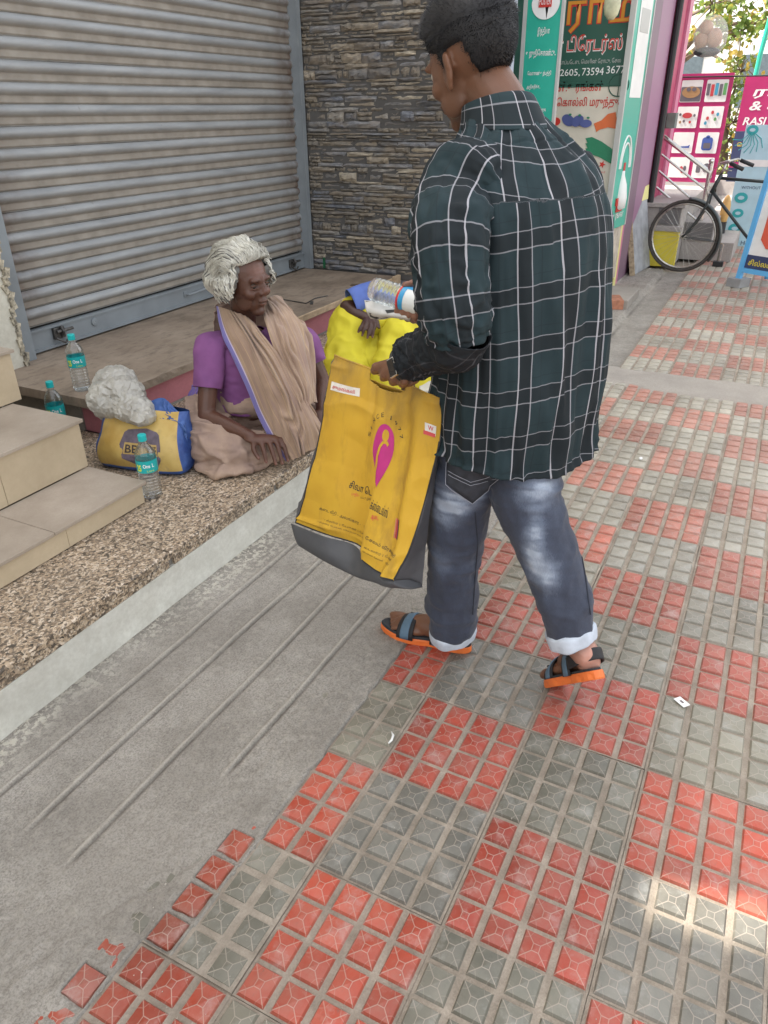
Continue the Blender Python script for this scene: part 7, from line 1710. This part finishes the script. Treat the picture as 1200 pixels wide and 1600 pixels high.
for k in range(44):
    a = 2*math.pi*k/44; x = math.sin(a)*.5; y = -math.cos(a)
    wd = .098*(1-.62*max(0, y)**1.1)*1.0; tear.append((.505+math.sin(a)*(.088 if y < 0 else .088*max(.02, (1-y**1.6))**.8), .455+(y*.115 if y < 0 else y*.175)))
fan(tear, M_PINKP, 'pink_teardrop'); fan([(.515+.026*math.cos(a), .395+.024*math.sin(a)*1.2) for a in [2*math.pi*k/18 for k in range(18)]], M_BAGY, 'figure_head', .0030, 3)
pth = [(.545, .44), (.53, .425), (.505, .425), (.485, .45), (.478, .49), (.482, .53), (.478, .56), (.484, .60), (.490, .63)]
for a, b_ in zip(pth[:-1], pth[1:]):
    n_ = np.array([b_[1]-a[1], -(b_[0]-a[0])]); n_ = n_/np.linalg.norm(n_)*np.array([.008, .008]); P4 = [np.array(a)-n_, np.array(b_)-n_, np.array(b_)+n_, np.array(a)+n_]; on_sheet('figure_line', GB_, P4, [(0, 1, 2, 3)], M_BAGY, bag, .0031)
for k, ch in enumerate('SINCE 1977'):
    if ch == ' ': continue
    a = math.radians(-172+k*16.5); cw = {'I': .005, '1': .010}.get(ch, .021); text_on('since_lettering', ch, GB_, .508+.135*math.cos(a), .430+.125*math.sin(a), cw, .024, M_INK, bag, bold=0, rot=a+math.pi/2)
text_on('bag_lettering', 'சிவா ெடக்', GB_, .265, .655, .20, .036, M_INK, bag, bold=.012, rot=.10); text_on('bag_lettering', 'க்ஸ்ைடல்ஸ்', GB_, .485, .715, .15, .036, M_INK, bag, bold=.012, rot=.10)
text_on('bag_lettering', 'புதிய', GB_, .29, .685, .05, .018, M_REDS, bag); text_on('bag_lettering', 'பட்டு ஜவுளி', GB_, .35, .690, .11, .016, M_INK, bag, bold=0); text_on('bag_lettering', 'ஆைட', GB_, .51, .745, .06, .018, M_REDS, bag)
text_on('bag_lettering', 'கைட வீதி - அலங்கார - ஆைட', GB_, .10, .785, .35, .024, M_INK, bag, bold=.0, rot=.06); text_on('bag_lettering', 'ேசலம் வீரகனூர்', GB_, .50, .83, .32, .022, M_INK, bag, bold=.006, rot=.10)
text_on('bag_lettering', 'ஆத்தூர் | ேபான் | ேசலம் |', GB_, .12, .842, .34, .019, M_INK, bag, bold=.0); text_on('bag_lettering', 'கடலூர் | ேபான்', GB_, .50, .885, .30, .019, M_INK, bag, bold=.0)
text_on('bag_lettering', 'ஆத்தூர் ேபான் வீரகனூர் ேபான்', GB_, .09, .874, .36, .017, M_INK, bag, bold=0); text_on('bag_lettering', 'ேபான் ேசலம் ஆத்தூர்', GB_, .50, .918, .30, .016, M_INK, bag, bold=0)
def rect(u0, v0, u1, v1, m, nm, off): 
    V = [(u0+(u1-u0)*i/4, v0+(v1-v0)*j/3) for j in range(4) for i in range(5)]; F = [(j*5+i, j*5+i+1, (j+1)*5+i+1, (j+1)*5+i) for j in range(3) for i in range(4)]; return on_sheet(nm, GB_, V, F, m, bag, off)
rect(.03, .175, .245, .225, M_STK, 'sticker', .0018); text_on('sticker_lettering', 'சுமங்கலி', GB_, .045, .213, .16, .024, M_REDS, bag, .0026)
rect(.86, .245, .96, .31, M_STK, 'sticker', .0018); text_on('sticker_lettering', 'W', GB_, .885, .285, .05, .03, M_REDS, bag, .0026); rect(.85, .296, .955, .32, M_REDS, 'sticker_band', .0024)
for k, m_ in enumerate((simple('pink_stripe_print', (.6, .2, .15, 1), .6), M_REDS, M_PINKP, M_INK)): rect(.70+k*.022, .725, .718+k*.022, .79, m_, 'stripe', .002)
# ---- yellow and blue rice bag slumped on the granite
def m_rice():
    b = MB('woven_rice_bag'); p = b.tc('Object'); s = b.sep(b.tc('UV')); n = b.noise(7, p, 4, .6); n2 = b.noise(22, p, 4, .65); wv = b.noise(350, p, 2)
    yel = b.ramp(n, [(.3, (.42, .26, .06, 1)), (.7, (.58, .42, .14, 1))]); yel = b.mix(b.ramp(n2, [(.55, 0), (.75, .5)]), yel, (.22, .16, .09, 1)); blu = b.ramp(n2, [(.3, (.02, .05, .20, 1)), (.7, (.05, .12, .36, 1))])
    f = b.math('MULTIPLY', b.math('GREATER_THAN', s[0], .10), b.math('MULTIPLY', b.math('LESS_THAN', s[0], .405), b.math('GREATER_THAN', s[1], .10)))
    return b.fin(b.mix(f, blu, yel), .45, b.bump(b.math('MULTIPLY_ADD', wv, .3, n2), .4, .002))
Dx = Vector((-.20, .98, 0)).normalized(); Dn = Vector((-.98, -.20, 0)).normalized(); rc0 = Vector((2.00, 2.085, 0))
rings = [(rc0+Zu*.2045, Dx*.175, Dn*.085, 4), (rc0+Zu*.225, Dx*.200, Dn*.105, 4), (rc0+Zu*.29+Dn*.005, Dx*.198, Dn*.105, 3.4), (rc0+Zu*.35, Dx*.190, Dn*.085, 3), (rc0+Zu*.405-Dn*.02, Dx*.182, Dn*.055, 2.6), (rc0+Zu*.43-Dn*.03, Dx*.178, Dn*.026, 2.3)]
G, U, Vv = loft(rings, 96, 60, lambda G, th, v: .009*fbm(G.reshape(-1, 3), 9, 3, 2).reshape(th.shape)+.006*np.clip(1-np.abs(fbm(G.reshape(-1, 3), 8, 2, 6).reshape(th.shape))*2.5, -.2, 1))
uu = np.mod((U/U.max())+.0, 1); rb = mesh_np('rice_bag', G.reshape(-1, 3), grid_faces(*G.shape[:2]), m_rice(), smooth=True, uv=np.stack([uu.ravel(), (Vv/Vv.max()).ravel()], 1)); tag(rb, 'slumped yellow and blue woven rice bag leaning on the tiled steps beside the woman', 'bag')
mid = G[32]; d_ = mid-CP; zc = d_@CFn; pxm = 600+FPX*(d_@CRn)/zc
cols = [k for k in range(96) if 176 < pxm[k] < 262]; Nn2 = grid_normals(G); cen = G.mean((0, 1)); o_sg = np.sign(((G-cen)*Nn2).sum(2).mean()); cols = [k for k in cols if ((CP-mid[k])*Nn2[32, k]*o_sg).sum() > 0]; cols.sort(key=lambda k: pxm[k])
Gf = G[::-1][:, cols]
M_EMB = simple('grey_purple_print', (.13, .10, .13, 1), .6, .3, 30, world=True)
n_ = 26; out = []
for (a, b_) in ((.22, .36), (.27, .33), (.5, .30), (.73, .33), (.80, .36), (.83, .5), (.76, .66), (.60, .76), (.5, .80), (.40, .76), (.26, .66), (.19, .5)): out.append((a, b_))
out = np.array(out); c_ = out.mean(0); V = [c_]+[c_+(q-c_)*k/4 for k in range(1, 5) for q in out]; nn_ = len(out); F = [(0, 1+i, 1+(i+1) % nn_) for i in range(nn_)]
for k in range(3): F += [(1+k*nn_+i, 1+(k+1)*nn_+i, 1+(k+1)*nn_+(i+1) % nn_, 1+k*nn_+(i+1) % nn_) for i in range(nn_)]
on_sheet('emblem', Gf, V, F, M_EMB, rb, .003)
M_BAGYP = simple('faded_yellow_print', (.45, .30, .10, 1), .6)
V = [(.27+.46*i/6, .47+.14*j/2) for j in range(3) for i in range(7)]; on_sheet('emblem_band', Gf, V, [(j*7+i, j*7+i+1, (j+1)*7+i+1, (j+1)*7+i) for j in range(2) for i in range(6)], M_BAGYP, rb, .004)
text_on('bag_lettering', 'BEST RICE', Gf, .29, .59, .42, .10, simple('dark_bag_letters', (.05, .035, .03, 1)), rb, .005, .02)
# blue cloth flap on the bag's far corner
Fl = Kn([[(232, 628, 2.93), (255, 622, 2.92), (275, 640, 2.88), (288, 652, 2.86)], [(238, 640, 2.90), (256, 642, 2.88), (272, 652, 2.86), (290, 668, 2.84)], [(246, 655, 2.86), (262, 655, 2.85), (280, 662, 2.84), (293, 690, 2.85)]])
o = sheet_obj('bag_flap', pleats(surface(Fl, 50, 36), .005, 2, 3), simple('blue_bag_fabric', (.04, .10, .30, 1), .5, .2, 14), None); tag(o, 'blue cloth flap folded over beside the yellow rice bag', 'cloth')
# ---- crumpled translucent plastic bag on top
def m_poly():
    b = MB('milky_plastic_bag'); p = b.tc('Object'); n = b.noise(9, p, 4); col = b.ramp(n, [(.3, (.36, .335, .29, 1)), (.7, (.58, .56, .50, 1))]); cr_ = b.noise(38, p, 5, .7, .8)
    m = b.fin(col, .28, b.bump(cr_, .7, .006), Transmission_Weight=.25, Coat_Weight=.4); return m
g = Geo(); pc = K(190, 622, 2.93)
g.ell(pc, (.085, .10, .072)); g.ell(K(180, 597, 2.98), (.075, .085, .05)); g.ell(K(205, 640, 2.87), (.07, .085, .05)); g.ell(K(165, 625, 2.93), (.06, .07, .07)); g.ell(K(222, 648, 2.83), (.05, .04, .026)); pass
def post_pl(V, N):
    f = lambda sc, sd: 1-np.abs(fbm(V, sc, 2, sd))*2.6
    return V+N*(.010*fbm(V, 9, 3, 3)+.012*np.clip(f(6, 4), -.6, 1)+.008*np.clip(f(13, 9), -.6, 1))[:, None]
o = remesh(g, 'plastic_bag', m_poly(), .0125, None, 1, post_pl)
rr_ = random.Random(8)
for v_ in o.data.vertices: v_.co += Vector((rr_.uniform(-1, 1), rr_.uniform(-1, 1), rr_.uniform(-1, 1)))*.0042
bm_ = bmesh.new(); bm_.from_mesh(o.data); bmesh.ops.triangulate(bm_, faces=bm_.faces[:]); bm_.to_mesh(o.data); bm_.free(); o.data.polygons.foreach_set('use_smooth', [False]*len(o.data.polygons)); tag(o, 'crumpled milky plastic bag resting on the rice bag', 'bag')
for (x, y) in ((197, 607), (205, 640)):
    g = Geo(); q = K(x, y, 2.80)
# thin wire and dark strip on the ledge near the wall
g = Geo(); g.tube([K(455, 467, 4.05)*1, K(470, 470, 4.03), K(482, 474, 4.0)], .003, 5)
wz = lambda px, py: at(px, py, z=.390)
g = Geo(); g.tube([wz(430, 466), wz(455, 470), wz(478, 474), wz(492, 466), wz(512, 462)], .0035, 5); g.obox(wz(487, 473), (.07, .02, .006), Matrix.Rotation(.5, 3, 'Z')); o = g.build('bent_wire', M_DKST); tag(o, 'thin bent wire lying on the stone ledge behind the woman', 'wire')
g = Geo(); g.obox(wz(555, 445), (.05, .06, .004), Matrix.Rotation(.3, 3, 'Z'), 0, .001); o = g.build('dry_leaf', simple('dry_leaf_brown', (.10, .065, .04, 1), .8)); tag(o, 'small dark dry leaf on the stone ledge near the held bottle', 'leaf')
g = Geo(); q = at(507, 410, x=PX-.02); g.box(PX-.03, PX-.02, q.y-.008, q.y+.008, q.z-.04, q.z+.035); o = g.build('green_strip', simple('green_tape', (.01, .10, .04, 1), .5)); tag(o, 'small upright dark green strip on the stacked stone wall', 'strip')
